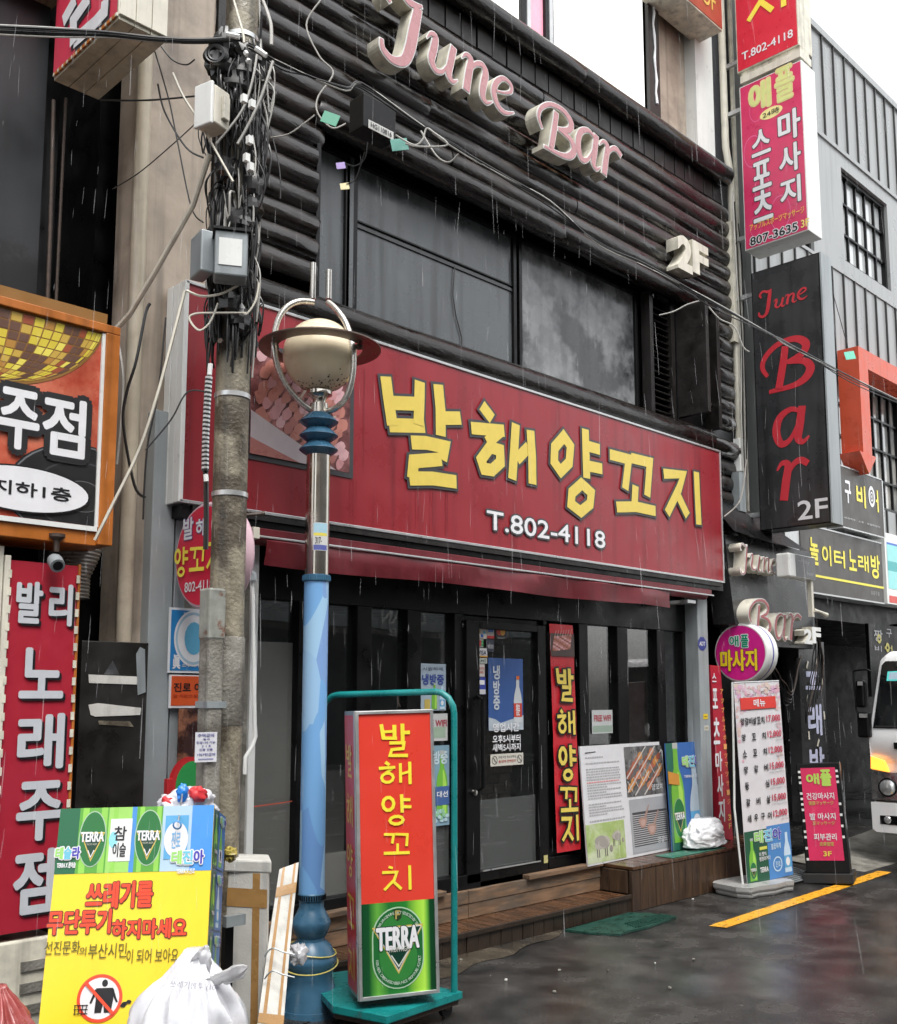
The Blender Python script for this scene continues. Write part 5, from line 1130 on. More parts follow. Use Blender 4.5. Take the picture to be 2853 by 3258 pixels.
scr = [(4.196, 1.25), (YM - 4.196, 1.25), (YM - 4.12, 1.85), (YM - 4.085, 1.89), (4.085, 1.89), (4.12, 1.85)]
g.add([onscr(*p) for p in scr] + [onscr(p[0], p[1], -.03) for p in scr], [(0, 1, 2, 3, 4, 5)] + [(i, (i + 1) % 6, 6 + (i + 1) % 6, 6 + i) for i in range(6)], M['wind']); g.build('windscreen', T)
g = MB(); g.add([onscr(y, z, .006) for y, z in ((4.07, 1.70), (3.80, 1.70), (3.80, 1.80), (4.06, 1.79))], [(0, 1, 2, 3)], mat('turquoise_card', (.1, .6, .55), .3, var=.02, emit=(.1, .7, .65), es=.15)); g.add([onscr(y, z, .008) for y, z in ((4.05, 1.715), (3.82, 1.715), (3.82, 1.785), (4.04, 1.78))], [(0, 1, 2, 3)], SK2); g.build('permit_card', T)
g = MB(); g.add([onscr(y, z, .01) for y, z in ((4.18, 1.26), (3.3, 1.27), (3.3, 1.29), (4.17, 1.275))], [(0, 1, 2, 3)], M['rubber']); g.build('wiper', T)
# lamps
M['amber'] = mat('lit_amber_lens', (.8, .3, .03), .2, emit=(1, .33, .04), es=1.0); M['lens'] = mat('headlight_lens', (.65, .66, .66), .05, .6, var=.2, scale=25, coat=1)
FVn = face_x(VX)
g = MB(); g.prism(FVn, [(-4.222, .868), (-4.056, .842), (-4.10, .945), (-4.218, .982)], -.03, .022, M['amber']); g.build('indicator', T, bevel=.006)
M['chrome'] = mat('lamp_chrome', (.55, .56, .57), .12, .9, var=.5, scale=14, rvar=.08)
g = MB(); g.prism(FVn, [(-4.225, .58), (-3.80, .60), (-3.72, .80), (-3.80, .86), (-4.03, .835), (-4.225, .86)], -.03, .02, M['black'], M['chrome']); hl = g.build('headlight', T, bevel=.008)
g = MB(); c_ = (VX - .022, 4.07, .70); g.lathe(c_, [(.0, .022), (.05, .018), (.075, .004)], M['lens'], 28, (-1, 0, 0)); g.lathe(c_, [(.075, .0), (.078, .012), (.086, .012), (.09, .0)], M['black'], 28, (-1, 0, 0)); g.build('reflector', hl)
g = MB(); g.prism(FVn, [(-4.215, .31), (-4.18, .285), (-2.5, .285), (-2.46, .32), (-2.46, .56), (-4.22, .56)], -.25, .06, M['vanw']); g.build('bumper', T, bevel=.02)
g = MB(); g.prism(FVn, [(-4.14, .36), (-3.86, .36), (-3.86, .45), (-4.14, .44)], .04, .063, M['black']); fo = g.build('fog_lamp', T, bevel=.006); g = MB(); g.lathe((VX - .064, 4.07, .403), [(.0, .008), (.03, .004), (.034, 0)], M['lens'], 16, (-1, 0, 0)); g.build('reflector', fo)
g = MB(); g.prism(FVn, [(-4.18, .57), (-2.5, .57), (-2.5, .575), (-4.18, .575)], .0, .03, M['black']); g.build('shut_line', T)
g = MB(); g.prism(FVn, [(-3.7, .40), (-3.0, .40), (-3.0, .53), (-3.7, .53)], .06, .07, M['white']); g.build('number_plate', T)
g = MB(); g.prism(FVn, [(-4.0, 1.06), (-2.7, 1.06), (-2.7, 1.12), (-4.0, 1.12)], .0, .008, M['black']); g.build('grille', T)
for y in (VY0 + .12, VY1 - .12):
    for x in (VX + .85, VX + 4.1):
        g = MB(); g.lathe((x, y - .09 if y > 3 else y + .09, .31), [(.0, 0), (.2, 0), (.31, .02), (.31, .18), (.2, .2), (.0, .2)], M['rubber'], 28, (0, 1 if y > 3 else -1, 0)); wh = g.build('wheel', T)
        g = MB(); g.lathe((x, y + (.112 if y > 3 else -.112), .31), [(.0, .0), (.17, .0), (.19, -.02)], M['alu'], 24, (0, 1 if y > 3 else -1, 0)); g.build('rim', wh)
g = MB(); q = [on(0, 9.85, kT(*p)) for p in ((1230, 985), (1180, 965), (1085, 975), (1065, 1010), (1085, 1240), (1095, 1350), (1150, 1420))]
g.tube(smooth([tuple(p) for p in q], 4), .010, M['black'], 8); g.build('mirror_arm', T)
for (x_, y_, w_, h_) in ((1135, 1190, .045, .13), (1165, 1480, .06, .12)):
    c = on(0, 9.85, kT(x_, y_)); g = MB(); g.box(c.x - .03, c.y - w_, c.z - h_, c.x + .05, c.y + w_, c.z + h_, M['black']); mo = g.build('mirror', T, bevel=.02)
    g = MB(); g.box(c.x - .036, c.y - w_ + .012, c.z + h_ - .05, c.x - .031, c.y + w_ - .03, c.z + h_ - .012, M['lens']); g.build('mirror_glint', mo)

# ------------------------------------------------------------------ posters, stickers and banner on the shopfront
PY = 4.86
F = face_y(PY)
T = thing('air_con_poster', 'pale poster with big blue letters and drinks taped inside the fourth glass pane', 'poster', (4.7, PY, 1.5))
a = F.uv(kM(1200, 695)); b = F.uv(kM(1383, 1030)); PB = ink(.34, .42, .5)
g = MB(); g.fbox(F, a[0], b[1], b[0], a[1], 0, .002, PB); g.build('sheet', T)
g = MB(); textpx(g, F, '냉방중', kM(1212, 770), kM(1368, 850), .004, ink(.04, .07, .28), bold=.07); textpx(g, F, '시원하게', kM(1215, 720), kM(1360, 748), .004, ink(.1, .12, .2), bold=.03)
c = F.uv(kM(1300, 1028)); beer(g, F, c[0], c[1] + .005, .17, .004, w=.05, label=False); g.quad(F, c[0] - .09, c[1], c[0] - .04, c[1] + .07, .005, ink(.5, .38, .1)); soju(g, F, c[0] + .07, c[1] + .005, .15, .005, w=.045); g.build('print', T)
T = thing('wifi_notice', 'white notice with red letters WIFI in the fourth pane beside the trolley handle', 'poster', (4.8, PY, 1.2))
a = F.uv(kM(1225, 1055)); b = F.uv(kM(1395, 1245)); g = MB(); g.fbox(F, a[0], b[1], b[0], a[1], 0, .002, ink(.5, .5, .5)); g.build('sheet', T)
g = MB(); textpx(g, F, 'WIFI', kM(1308, 1098), kM(1388, 1145), .004, ink(.35, .03, .05), bold=.06); textpx(g, F, 'FREE', kM(1232, 1098), kM(1296, 1143), .004, ink(.35, .03, .05), bold=.06)
g.quad(F, a[0] + .02, b[1] + .02, b[0] - .02, b[1] + .09, .003, ink(.3, .4, .3)); g.build('print', T)
T = thing('soju_poster', 'tall pale blue poster with a green bottle low in the fourth pane', 'poster', (4.8, PY, .8))
a = F.uv(kM(1225, 1285)); b = F.uv(kN(1450, 245)); g = MB(); g.fbox(F, a[0], b[1], b[0], a[1], 0, .002, ink(.2, .32, .4)); g.build('sheet', T)
g = MB(); textpx(g, F, '방중', kM(1290, 1320), kM(1395, 1410), .004, ink(.5, .6, .65), bold=.07); c = F.uv(kN(1410, 240)); beer(g, F, c[0] - .01, c[1] + .05, .42, .004, w=.1, label=False)
g.quad(F, c[0] - .07, c[1] + .12, c[0] + .055, c[1] + .24, .0055, ink(.06, .12, .3)); text(g, F, '대선', c[0] - .06, c[1] + .17, c[0] + .04, c[1] + .21, .007, WHITE, bold=.05)
r = random.Random(3)
for i in range(26): g.disc(F, c[0] + r.uniform(-.12, .04), c[1] + r.uniform(.02, .09), .016, .013, .0058 + .0001 * i, ink(.25, .5, .3) if i % 2 else ink(.4, .55, .6), 8)
g.build('print', T)
# door stickers
DF = face_y(4.825)
T = thing('card_stickers', 'column of small payment card stickers at the top left corner of the door glass', 'stickers', (5.3, 4.82, 1.7))
def st(tl, br_, m, s=None, tm=None, name='sticker', **k):
    a = DF.uv(kO(*tl)); b = DF.uv(kO(*br_)); g = MB(); g.fbox(DF, a[0], b[1], b[0], a[1], .001, .002, m)
    if s: w = b[0] - a[0]; h = a[1] - b[1]; text(g, DF, s, a[0] + w * .1, b[1] + h * .25, b[0] - w * .1, a[1] - h * .25, .0035, tm, bold=.04)
    return g.build(name, T), a, b
st((585, 552), (646, 618), ink(.55, .5, .45)); o, a, b = st((648, 548), (690, 618), ink(.5, .5, .5)); g = MB(); g.quad(DF, a[0], b[1], b[0], b[1] + .02, .004, RED); g.quad(DF, a[0] + .01, b[1] + .045, b[0] - .01, b[1] + .07, .004, BLUE); g.build('print', o)
for q, m in (((600, 575), ink(.6, .3, .05)), ((618, 600), BLUE), ((632, 580), ink(.1, .35, .5))):
    c = DF.uv(kO(*q)); g = MB(); g.fbox(DF, c[0] - .012, c[1] - .01, c[0] + .012, c[1] + .01, .002, .004, m); g.build('print', T)
o, a, b = st((698, 550), (760, 615), ink(.02, .02, .02)); g = MB(); cx_, cy_ = (a[0] + b[0]) / 2, (a[1] + b[1]) / 2 + .008; g.disc(DF, cx_ - .018, cy_, .026, .026, .004, ink(.6, .03, .02)); g.disc(DF, cx_ + .018, cy_, .026, .026, .0045, ink(.75, .35, .03)); text(g, DF, 'mastercard', cx_ - .035, cy_ - .05, cx_ + .035, cy_ - .038, .004, WHITE, bold=0); g.build('print', o)
o, a, b = st((586, 620), (626, 668), ink(.5, .5, .5)); g = MB(); w = (b[0] - a[0]) / 3
for i, m in enumerate((BLUE, RED, ink(.05, .35, .1))): g.fbox(DF, a[0] + w * i + .003, b[1] + .006, a[0] + w * (i + 1) - .001, a[1] - .006, .003, .004, m)
text(g, DF, 'JCB', a[0] + .006, b[1] + .025, b[0] - .006, a[1] - .025, .0055, WHITE, bold=.04); g.build('print', o)
st((646, 622), (690, 695), ink(.04, .045, .07), 'welcome', ink(.4, .4, .42)); o, a, b = st((587, 672), (650, 728), ink(.62, .62, .62), 'VISA', ink(.02, .03, .1)); g = MB(); g.fbox(DF, a[0], b[1], b[0], b[1] + .01, .003, .004, ink(.6, .3, .04)); g.build('print', o)
st((588, 732), (648, 765), ink(.5, .55, .5), 'UC', BLACK); st((592, 768), (634, 842), ink(.6, .55, .53), 'LOTTE\nCARD', ink(.5, .1, .05)); o, a, b = st((594, 845), (640, 948), ink(.03, .05, .3)); g = MB(); g.quad(DF, a[0] + .012, a[1] - .05, b[0] - .012, a[1] - .02, .004, WHITE); g.quad(DF, a[0] + .003, b[1] + .003, b[0] - .003, b[1] + .035, .004, ink(.55, .55, .58)); g.build('print', o)
T = thing('air_con_poster', 'blue poster with vertical white letters and a white bottle on the door glass', 'poster', (5.4, 4.82, 1.5))
a = DF.uv(kO(655, 730)); b = DF.uv(kO(862, 1155)); g = MB(); g.fbox(DF, a[0], b[1], b[0], a[1], .001, .003, ink(.035, .09, .27)); g.build('sheet', T)
g = MB(); column_text(g, DF, '냉방중', a[0] + .045, a[0] + .115, b[1] + .14, a[1] - .05, .005, ink(.5, .54, .6), gap=.06, bold=.06); g.poly(DF, [(a[0], b[1]), (b[0], b[1]), (b[0], b[1] + .1), (a[0] + .12, b[1] + .05), (a[0] + .07, b[1] + .075), (a[0], b[1] + .09)], .0045, ink(.4, .45, .5))
soju(g, DF, b[0] - .06, b[1] + .05, .32, .006, w=.085, body=ink(.5, .53, .55), lab=ink(.5, .05, .03), txt='청춘', tc=WHITE); g.quad(DF, b[0] - .075, b[1] + .35, b[0] - .045, b[1] + .375, .009, ink(.6, .12, .02)); g.build('print', T)
DF = face_y(4.817); T = thing('opening_hours', 'white opening hours lettering stuck on the door glass', 'lettering', (5.4, 4.82, 1.15))
g = MB(); textpx(g, DF, '영업시간', kO(682, 1118), kO(838, 1165), .003, WHITE, bold=.04); g.build('lettering', T)
g = MB(); textpx(g, DF, '오후5시부터', kO(680, 1188), kO(845, 1228), .003, WHITE, bold=.05); g.build('lettering', T)
g = MB(); textpx(g, DF, '새벽5시까지', kO(680, 1240), kO(846, 1278), .003, WHITE, bold=.05); g.build('lettering', T)
T = thing('no_sale_sticker', 'cream strip sticker with two prohibition circles under the opening hours', 'sticker', (5.4, 4.82, 1.0))
a = DF.uv(kO(668, 1292)); b = DF.uv(kO(862, 1350)); g = MB(); g.fbox(DF, a[0], b[1] - .012, b[0], a[1] - .012, .001, .003, ink(.55, .53, .47)); g.build('sheet', T)
g = MB(); cy_ = (a[1] + b[1]) / 2 - .012
for cx_ in (a[0] + .04, b[0] - .04): g.disc(DF, cx_, cy_, .028, .028, .004, BLACK, inner=.84); stroke(g, DF, [(cx_ - .02, cy_ + .02, .005), (cx_ + .02, cy_ - .02, .005)], .005, BLACK)
text(g, DF, '19세 미만 청소년에게', a[0] + .08, cy_ + .008, b[0] - .08, cy_ + .028, .004, BLACK, bold=0); text(g, DF, '술·담배 판매금지', a[0] + .08, cy_ - .02, b[0] - .08, cy_ + .0, .004, ink(.4, .05, .03), bold=.02); g.build('print', T)
T = thing('paper_scrap', 'small yellowish tape scrap at the bottom right of the door frame', 'sticker', (5.75, 4.8, .4)); F = face_y(4.795); a = F.uv(kO(985, 1900)); b = F.uv(kO(1008, 1942)); g = MB(); g.fbox(F, a[0], b[1], b[0], a[1], 0, .002, ink(.5, .45, .2)); g.build('sheet', T)
T = thing('door_tag', 'tiny white vertical tag on the black frame left of the door', 'sticker', (5.05, 4.8, 1.5)); F = face_y(4.815); a = F.uv(kO(565, 970)); b = F.uv(kO(583, 1030)); g = MB(); g.fbox(F, a[0], b[1], b[0], a[1], 0, .002, ink(.5, .5, .5)); g.build('sheet', T)
# red vertical banner
BYY = 4.80; _r = R(-1.9); F = Frame((5.89, BYY, .44), (math.cos(_r), 0, math.sin(_r) * 0), (-.034, 0, 1))
T = thing('vertical_banner', 'tall red vinyl banner with yellow brush letters beside the shop door', 'banner', (6.1, BYY, .4))
cor = [F.uv(kO(*q)) for q in ((1055, 1895), (1200, 1870), (1145, 530), (1030, 535))]
u0 = sum(c[0] for c in (cor[0], cor[3])) / 2; u1 = sum(c[0] for c in (cor[1], cor[2])) / 2; v0 = .44; v1 = F.uv(kO(1090, 530))[1]
u0, u1 = 0, .275; v0 = 0; v1 = 1.64
g = MB(); nx, ny = 4, 24; vs = []
for j in range(ny + 1):
    for i in range(nx + 1):
        t = j / ny; lean = -.0 * t
        vs.append(F.p(u0 + (u1 - u0) * i / nx + lean, v0 + (v1 - v0) * t, .006 + .004 * noise.noise(Vector((i * 1.7, j * .6, 0)))))
g.add(vs, [(j * (nx + 1) + i, j * (nx + 1) + i + 1, (j + 1) * (nx + 1) + i + 1, (j + 1) * (nx + 1) + i) for j in range(ny) for i in range(nx)], mat('red_vinyl', (.5, .02, .03), .3, var=.05, stain=.1), True); g.build('sheet', T)
pv0, pv1 = F.uv(kO(1090, 718))[1], F.uv(kO(1090, 585))[1]
g = MB(); g.quad(F, u0, pv0, u1, pv1, .013, ink(.07, .045, .04)); 
for i in range(7):
    for j in range(8):
        x = u0 + .03 + i * .03 + j * .003; yv = pv0 + .045 + j * .013 + i * .003; g.disc(F, x, yv, .017, .011, .0145 + .0001 * j, MEAT[(i * 3 + j) % 4] if (i + j) % 3 else ink(.3, .1, .06), 8)
    stroke(g, F, [(x - .01, yv, .004), (x + .012, yv + .05, .003)], .0165, ink(.5, .45, .4))
g.build('printed_skewers', T)
g = MB()
for ch, y0, y1 in (('발', 790, 975), ('해', 1035, 1180), ('양', 1245, 1445), ('꼬', 1492, 1635), ('지', 1665, 1812)):
    a = F.uv(kO(1090, y0))[1]; b = F.uv(kO(1130, y1))[1]; sh_ = 0
    brush(g, F, ch, u0 + .035, b, u1 - .035, a, .022, YELLOW, out=BLACK, ow=.012, wk=.95)
g.build('brush_lettering', T)
# info board with text and photos
F = turned((6.22, 4.73, .322), 2, 4, 0)
T = thing('info_board', 'white board with small text, grazing sheep and grilled meat photos leaning on the panes', 'board', (6.8, 4.8, .32))
Q = lambda *p: F.uv(kP(*p))
q1 = Q(205, 1425); q2 = Q(990, 1290); q3 = Q(945, 340); u0, u1 = q1[0], q2[0]; v0 = 0; v1 = Q(165, 370)[1]
g = MB(); g.fbox(F, u0, v0, u1, v1, -.012, 0, ink(.6, .6, .62)); g.build('sheet', T)
W2, H2 = u1 - u0, v1 - v0; U = lambda t: u0 + W2 * t; V = lambda t: v1 - H2 * t
g = MB(); r = random.Random(9)
t = .06
while t < .64:
    if abs(t - .06) < .001 or abs(t - .18) < .015: stroke(g, F, [(U(.05), V(t), .008), (U(.05 + .12), V(t - .006), .006)], .002, DGREY); t += .035; continue
    x = .05; L = r.choice((.43, .42, .4, .25)); red = .30 < t < .325
    while x < L:
        wd = r.uniform(.012, .03); g.quad(F, U(x), V(t + .012), U(min(x + wd, .47)), V(t), .002, ink(.6, .25, .25) if red else ink(.36, .36, .37)); x += wd + .006
    t += .0225 if r.random() < .8 else .05
g.build('small_print', T)
g = MB(); GRS = mat('print_meadow', (.32, .42, .14), .35, var=.15, scale=8, c2=(.5, .55, .38)); g.quad(F, U(.0), V(.985), U(.44), V(.66), .002, GRS)
for cx_, cy_, s in ((.17, .82, 1), (.34, .785, .72)):
    WL = ink(.3, .28, .25); WL2 = ink(.4, .37, .33); w = W2 * .085 * s; h = H2 * .065 * s
    for k in range(10): g.disc(F, U(cx_) + w * r.uniform(-.45, .45), V(cy_) + h * r.uniform(-.35, .35), w * .6, h * .6, .003 + k * .0001, WL if k % 2 else WL2, 12)
    for lx in (-.7, -.45, .35, .6): g.quad(F, U(cx_) + w * lx - .006 * s, V(cy_) - h * 1.9, U(cx_) + w * lx + .006 * s, V(cy_) - h * .5, .0028, ink(.12, .1, .09))
    g.disc(F, U(cx_) + w * 1.15, V(cy_) - h * 1.0, w * .22, h * .45, .0042, ink(.25, .22, .2), 10)
g.build('printed_sheep', T)
g = MB(); a0, b0, a1, b1 = U(.505), V(.475), U(.985), V(.03); g.quad(F, a0, b0, a1, b1, .002, mat('print_charcoal', (.1, .1, .1), .3, var=.5, scale=12, c2=(.35, .35, .35), c2t=(.5, .7)))
skewers(g, F, a0, b0, a1, b1, .003, 4, 38, [ink(.36, .12, .07), ink(.26, .08, .05), ink(.45, .18, .1), ink(.5, .22, .06)], .085, .075, 4, ink(.5, .48, .45))
for i in range(6): stroke(g, F, [(a0 + .01 + i * .085, b0 + .12 + i * .03, .006), (min(a1, a0 + .07 + i * .085), b0 + .04 + i * .03, .006)], .006, ink(.55, .53, .5))
text(g, F, '양꼬치', a1 - .2, b0 + .03, a1 - .03, b0 + .08, .007, WHITE, bold=0); g.build('printed_skewers', T)
g = MB(); a0, b0, a1, b1 = U(.52), V(.975), U(.985), V(.50); g.quad(F, a0, b0, a1, b1, .002, ink(.33, .34, .36)); g.quad(F, a0 + .03, b0 + .05, a1, b1 - .1, .0025, ink(.06, .06, .065))
for i in range(15): yv = b0 + .06 + i * (b1 - b0 - .17) / 15; g.quad(F, a0 + .03, yv, a1, yv + .006, .003, ink(.45, .45, .46))
for cx_, cy_, s in ((.32, .55, 1), (.55, .40, 1.1)):
    x = a0 + (a1 - a0) * cx_; y = b0 + (b1 - b0) * cy_; P = [(x + .055 * s * math.cos(t) * (1 + .25 * math.sin(3 * t)), y + .05 * s * math.sin(t) * (1 + .2 * math.cos(2 * t))) for t in [2 * math.pi * i / 14 for i in range(14)]]
    g.poly(F, P, .004, ink(.36, .22, .18)); g.poly(F, [(x + (a - x) * .6, y + (b - y) * .6) for a, b in P], .0045, ink(.45, .3, .26)); stroke(g, F, [(x + .03, y + .03, .03), (x + .1 * s, y + .13 * s, .014)], .0042, ink(.33, .22, .18))
text(g, F, '양갈비', a1 - .17, b0 + .05, a1 - .03, b0 + .10, .006, WHITE, bold=0); g.build('printed_chops', T)
# beer poster board
F = turned((7.05, 4.70, .322), 2, 3, 0)
T = thing('beer_board', 'beer advertising board with a green bottle and a pale bottle behind the white bag', 'board', (7.4, 4.75, .32))
Q = lambda *p: F.uv(kP(*p))
u0 = Q(975, 800)[0]; u1 = Q(1320, 1000)[0]; v1 = Q(1140, 332)[1]; v0 = 0; W2, H2 = u1 - u0, v1
g = MB(); g.fbox(F, u0, v0, u1, v1, -.01, 0, ink(.04, .13, .38)); g.build('sheet', T)
g = MB(); g.quad(F, u0, v0, u0 + W2 * .32, v1, .0015, ink(.025, .13, .09)); beer(g, F, u0 + W2 * .25, v0 + .06, H2 * .93, .003, w=W2 * .36)
soju(g, F, u0 + W2 * .75, v0 + .03, H2 * .72, .003, w=W2 * .36, body=ink(.4, .48, .55)); tejina(g, F, u0 + W2 * .42, v1 * .76, u0 + W2 * .97, v1 * .87, .008); text(g, F, 'TERRA X 진로', u0 + W2 * .45, v1 * .66, u0 + W2 * .9, v1 * .69, .006, WHITE, bold=.04)
g.poly(F, [(u0, v1 * .62), (u0 + W2 * .3, v1 * .6), (u0 + W2 * .3, v1 * .7), (u0, v1 * .74)], .0075, ink(.55, .25, .05)); g.build('printed_bottles', T)
T = thing('beer_flyer', 'dark green glossy leaflet lying flat on the deck in front of the beer board', 'leaflet', (7.2, 4.6, .32))
FH = Frame((0, 0, .3195), (1, 0, 0), (0, 1, 0)); g = MB(); g.fbox(FH, 6.95, 4.52, 7.75, 4.68, 0, .003, ink(.03, .14, .1)); g.build('sheet', T); g = MB()
for i in range(5): stroke(g, FH, smooth([(7.0 + i * .13, 4.56, .008), (7.05 + i * .13, 4.64, .008), (7.1 + i * .13, 4.57, .008)], 4), .005, ink(.35, .5, .42))
g.build('print', T)
# free wifi sheet in the right pane
F = face_y(4.862); T = thing('wifi_notice', 'small white FREE WIFI sheet inside the pane above the sheep picture', 'poster', (6.5, 4.86, 1.2))
a = F.uv(kO(1268, 1040)); b = F.uv(kO(1392, 1175)); g = MB(); g.fbox(F, a[0], b[1], b[0], a[1], 0, .002, ink(.5, .52, .52)); g.build('sheet', T)
g = MB(); textpx(g, F, 'FREE WIFI', kO(1280, 1070), kO(1380, 1105), .004, ink(.4, .05, .07), bold=.05); g.quad(F, a[0] + .01, b[1] + .01, b[0] - .01, b[1] + .06, .003, ink(.28, .36, .3)); g.build('print', T)
# white sack on the deck
def blob(c, rx, ry, rz, m, seed=1, nu=28, nv=18, amp=.18, freq=2.2, sq=1.0, bot=-.8, cr=.05):
    g = MB(); vs = []
    for j in range(nv + 1):
        ph = math.pi * j / nv
        for i in range(nu):
            th = 2 * math.pi * i / nu; d = Vector((math.sin(ph) * math.cos(th), math.sin(ph) * math.sin(th), math.cos(ph)))
            d = Vector([math.copysign(abs(q) ** sq, q) for q in d])
            k = 1 + amp * noise.noise(d * freq + Vector((seed, 0, 0))) + cr * noise.noise(d * freq * 3.7 + Vector((0, seed, 0))) * 2
            z = max(bot, d.z * k); vs.append((c[0] + d.x * k * rx, c[1] + d.y * k * ry, c[2] + z * rz))
    g.add(vs, [(j * nu + i, (j + 1) * nu + i, (j + 1) * nu + (i + 1) % nu, j * nu + (i + 1) % nu) for j in range(nv) for i in range(nu)], m, True); return g
T = thing('plastic_sack', 'crumpled white plastic sack lying on the raised deck box', 'bag', (7.62, 4.62, .32))
q = on(1, 4.60, kP(1355, 1200)); g = bagmesh(q.x - .02, 4.625, .32, .56, .27, .115, M['bag'], 14, neck=.55, folds=9); g.build('sack', T, sharp=180)
# cups on the deck edge
M['cup'] = mat('pale_clear_cup', (.62, .62, .52), .15, var=.1, coat=.5)
for i, (pp, an, lab) in enumerate((((450, 1385), 1.2, 'crushed clear plastic cup lying nearest the door on the deck box'), ((690, 1355), .4, 'clear plastic cup lying on its side on the deck edge'), ((800, 1355), 1.5, 'upright clear plastic cup standing right of the lying cups'))):
    c = on(2, .335, kP(*pp)); T = thing('plastic_cup', lab, 'cup', (c.x, c.y, .32), 'plastic cups left on the deck box'); g = MB()
    ax = (math.cos(an), math.sin(an), 0) if i < 2 else (0, 0, 1)
    g.lathe((c.x, c.y, .345 if i < 2 else .32), [(.0, 0), (.02, 0), (.028, .07), (.030, .07), (.022, -.002)], M['cup'], 16, ax); g.build('cup_wall', T)
    if i < 2: g = blob((c.x + .04, c.y - .01, .335), .035, .02, .02, M['cup'], i, 12, 8); g.build('crumple', T)

# ------------------------------------------------------------------ left group behind the pole
# round sign of the restaurant
T = thing('round_sign', 'round red sign with white and yellow restaurant name partly behind the concrete pole', 'sign', (2.72, 4.41, 2.24))
round_sign(T, 2.70, 4.41, 2.24, .255, .13, ink(.58, .015, .05), mat('pale_pink_rim', (.62, .42, .48), .4, var=.05))
F = face_x(2.70); g = MB()
for ch, tl, br_ in (('발', (1170, 1495), (1230, 1620)), ('해', (1250, 1500), (1315, 1600))): textpx(g, F, ch, kD(*tl), kD(*br_), .007, WHITE, bold=.04, out=ink(.2, .15, .35), ow=.004)
for ch, tl, br_ in (('양', (1120, 1685), (1200, 1850)), ('꼬', (1212, 1680), (1305, 1820))):
    a = F.uv(kD(*tl)); b = F.uv(kD(*br_)); brush(g, F, ch, a[0], b[1], b[0], a[1], .01, YEL2, wk=.9)
brush(g, F, '지', -4.36, 2.16, -4.22, 2.3, .01, YEL2, wk=.9)
a = F.uv(kD(1178, 1900)); text(g, F, '802-4118', a[0], a[1] - .05, a[0] + .26, a[1], .007, WHITE, bold=.03); g.build('lettering', T)
g = MB(); g.box(2.74, 4.5, 2.28, 2.78, 4.78, 2.32, M['alu']); g.build('bracket', T)
# posters on the end wall
F = face_y(4.71)
T = thing('soju_poster', 'blue and white poster with a pale round emblem, half hidden by the pole', 'poster', (2.85, 4.7, 1.8))
a = F.uv(kE(1070, 262)); b = F.uv(kE(1225, 680)); g = MB(); g.fbox(F, a[0], b[1], a[0] + .42, a[1], 0, .006, WHITE); g.fbox(F, a[0] + .012, b[1] + .012, a[0] + .408, a[1] - .012, .006, .008, ink(.02, .2, .48)); g.build('sheet', T)
g = MB(); c = F.uv(kE(1200, 460)); g.disc(F, c[0] + .02, c[1], .115, .145, .0095, WHITE, 36); g.disc(F, c[0] + .02, c[1], .105, .135, .0102, ink(.35, .5, .6), 36, inner=.9); g.disc(F, c[0] + .02, c[1], .055, .085, .0108, ink(.12, .4, .6), 16)
textpx(g, F, '眞', kE(1088, 560), kE(1135, 655), .0095, WHITE, bold=.05); textpx(g, F, '소주의 원조', kE(1145, 615), kE(1300, 645), .0095, WHITE, bold=.03); textpx(g, F, 'SINCE 1924', kE(1158, 295), kE(1260, 312), .0095, WHITE, bold=.01); g.build('print', T)
T = thing('orange_poster', 'small orange red notice with black letters below the blue poster', 'poster', (2.85, 4.7, 1.4))
a = F.uv(kE(1070, 690)); b = F.uv(kE(1200, 900)); g = MB(); g.fbox(F, a[0], b[1], a[0] + .42, a[1], 0, .006, WHITE); g.fbox(F, a[0] + .012, b[1] + .012, a[0] + .408, a[1] - .006, .006, .008, ink(.62, .09, .02)); g.build('sheet', T)
g = MB(); textpx(g, F, '진로 이즈백', kE(1095, 740), kE(1380, 800), .0095, BLACK, bold=.05); textpx(g, F, '갈 거라고 믿어요', kE(1092, 815), kE(1300, 835), .0095, ink(.3, .02, .01), bold=.01); g.build('print', T)
T = thing('meat_banner', 'dark food photo banner behind the short concrete post', 'banner', (2.85, 4.7, 1))
a = F.uv(kE(1130, 905)); b = F.uv(kE(1200, 1310)); g = MB(); g.fbox(F, a[0], b[1] - .3, a[0] + .3, a[1], 0, .006, mat('print_grill', (.04, .02, .018), .3, var=.4, scale=10, c2=(.28, .12, .07), c2t=(.48, .56))); g.build('sheet', T)
g = MB(); skewers(g, F, a[0], b[1] + .3, a[0] + .3, a[1], .007, 2, 75, [ink(.45, .2, .1), ink(.35, .12, .07)], .12, .1, 6); 
for i in range(5): stroke(g, F, [(a[0] + .01, a[1] - .35 - i * .06, .005), (a[0] + .14, a[1] - .28 - i * .06, .004)], .0095, ink(.5, .45, .42))
g.build('printed_skewers', T)
T = thing('red_fitting', 'red plastic fitting with a green and red disc beside the post', 'fitting', (2.7, 4.6, 1.1))
F = face_y(4.6); g = MB(); a = F.uv(kE(1040, 1350)); b = F.uv(kE(1120, 1470)); g.fbox(F, a[0], b[1] - .2, b[0], a[1], 0, .03, RED); g.build('box', T)
g = MB(); c = F.uv(kE(1190, 1390)); g.disc(F, c[0], c[1], .11, .14, .034, RED, 32); g.disc(F, c[0], c[1], .09, .12, .036, ink(.03, .3, .08), 32); g.disc(F, c[0], c[1], .11, .14, .0, RED, 32); g.build('disc', T)
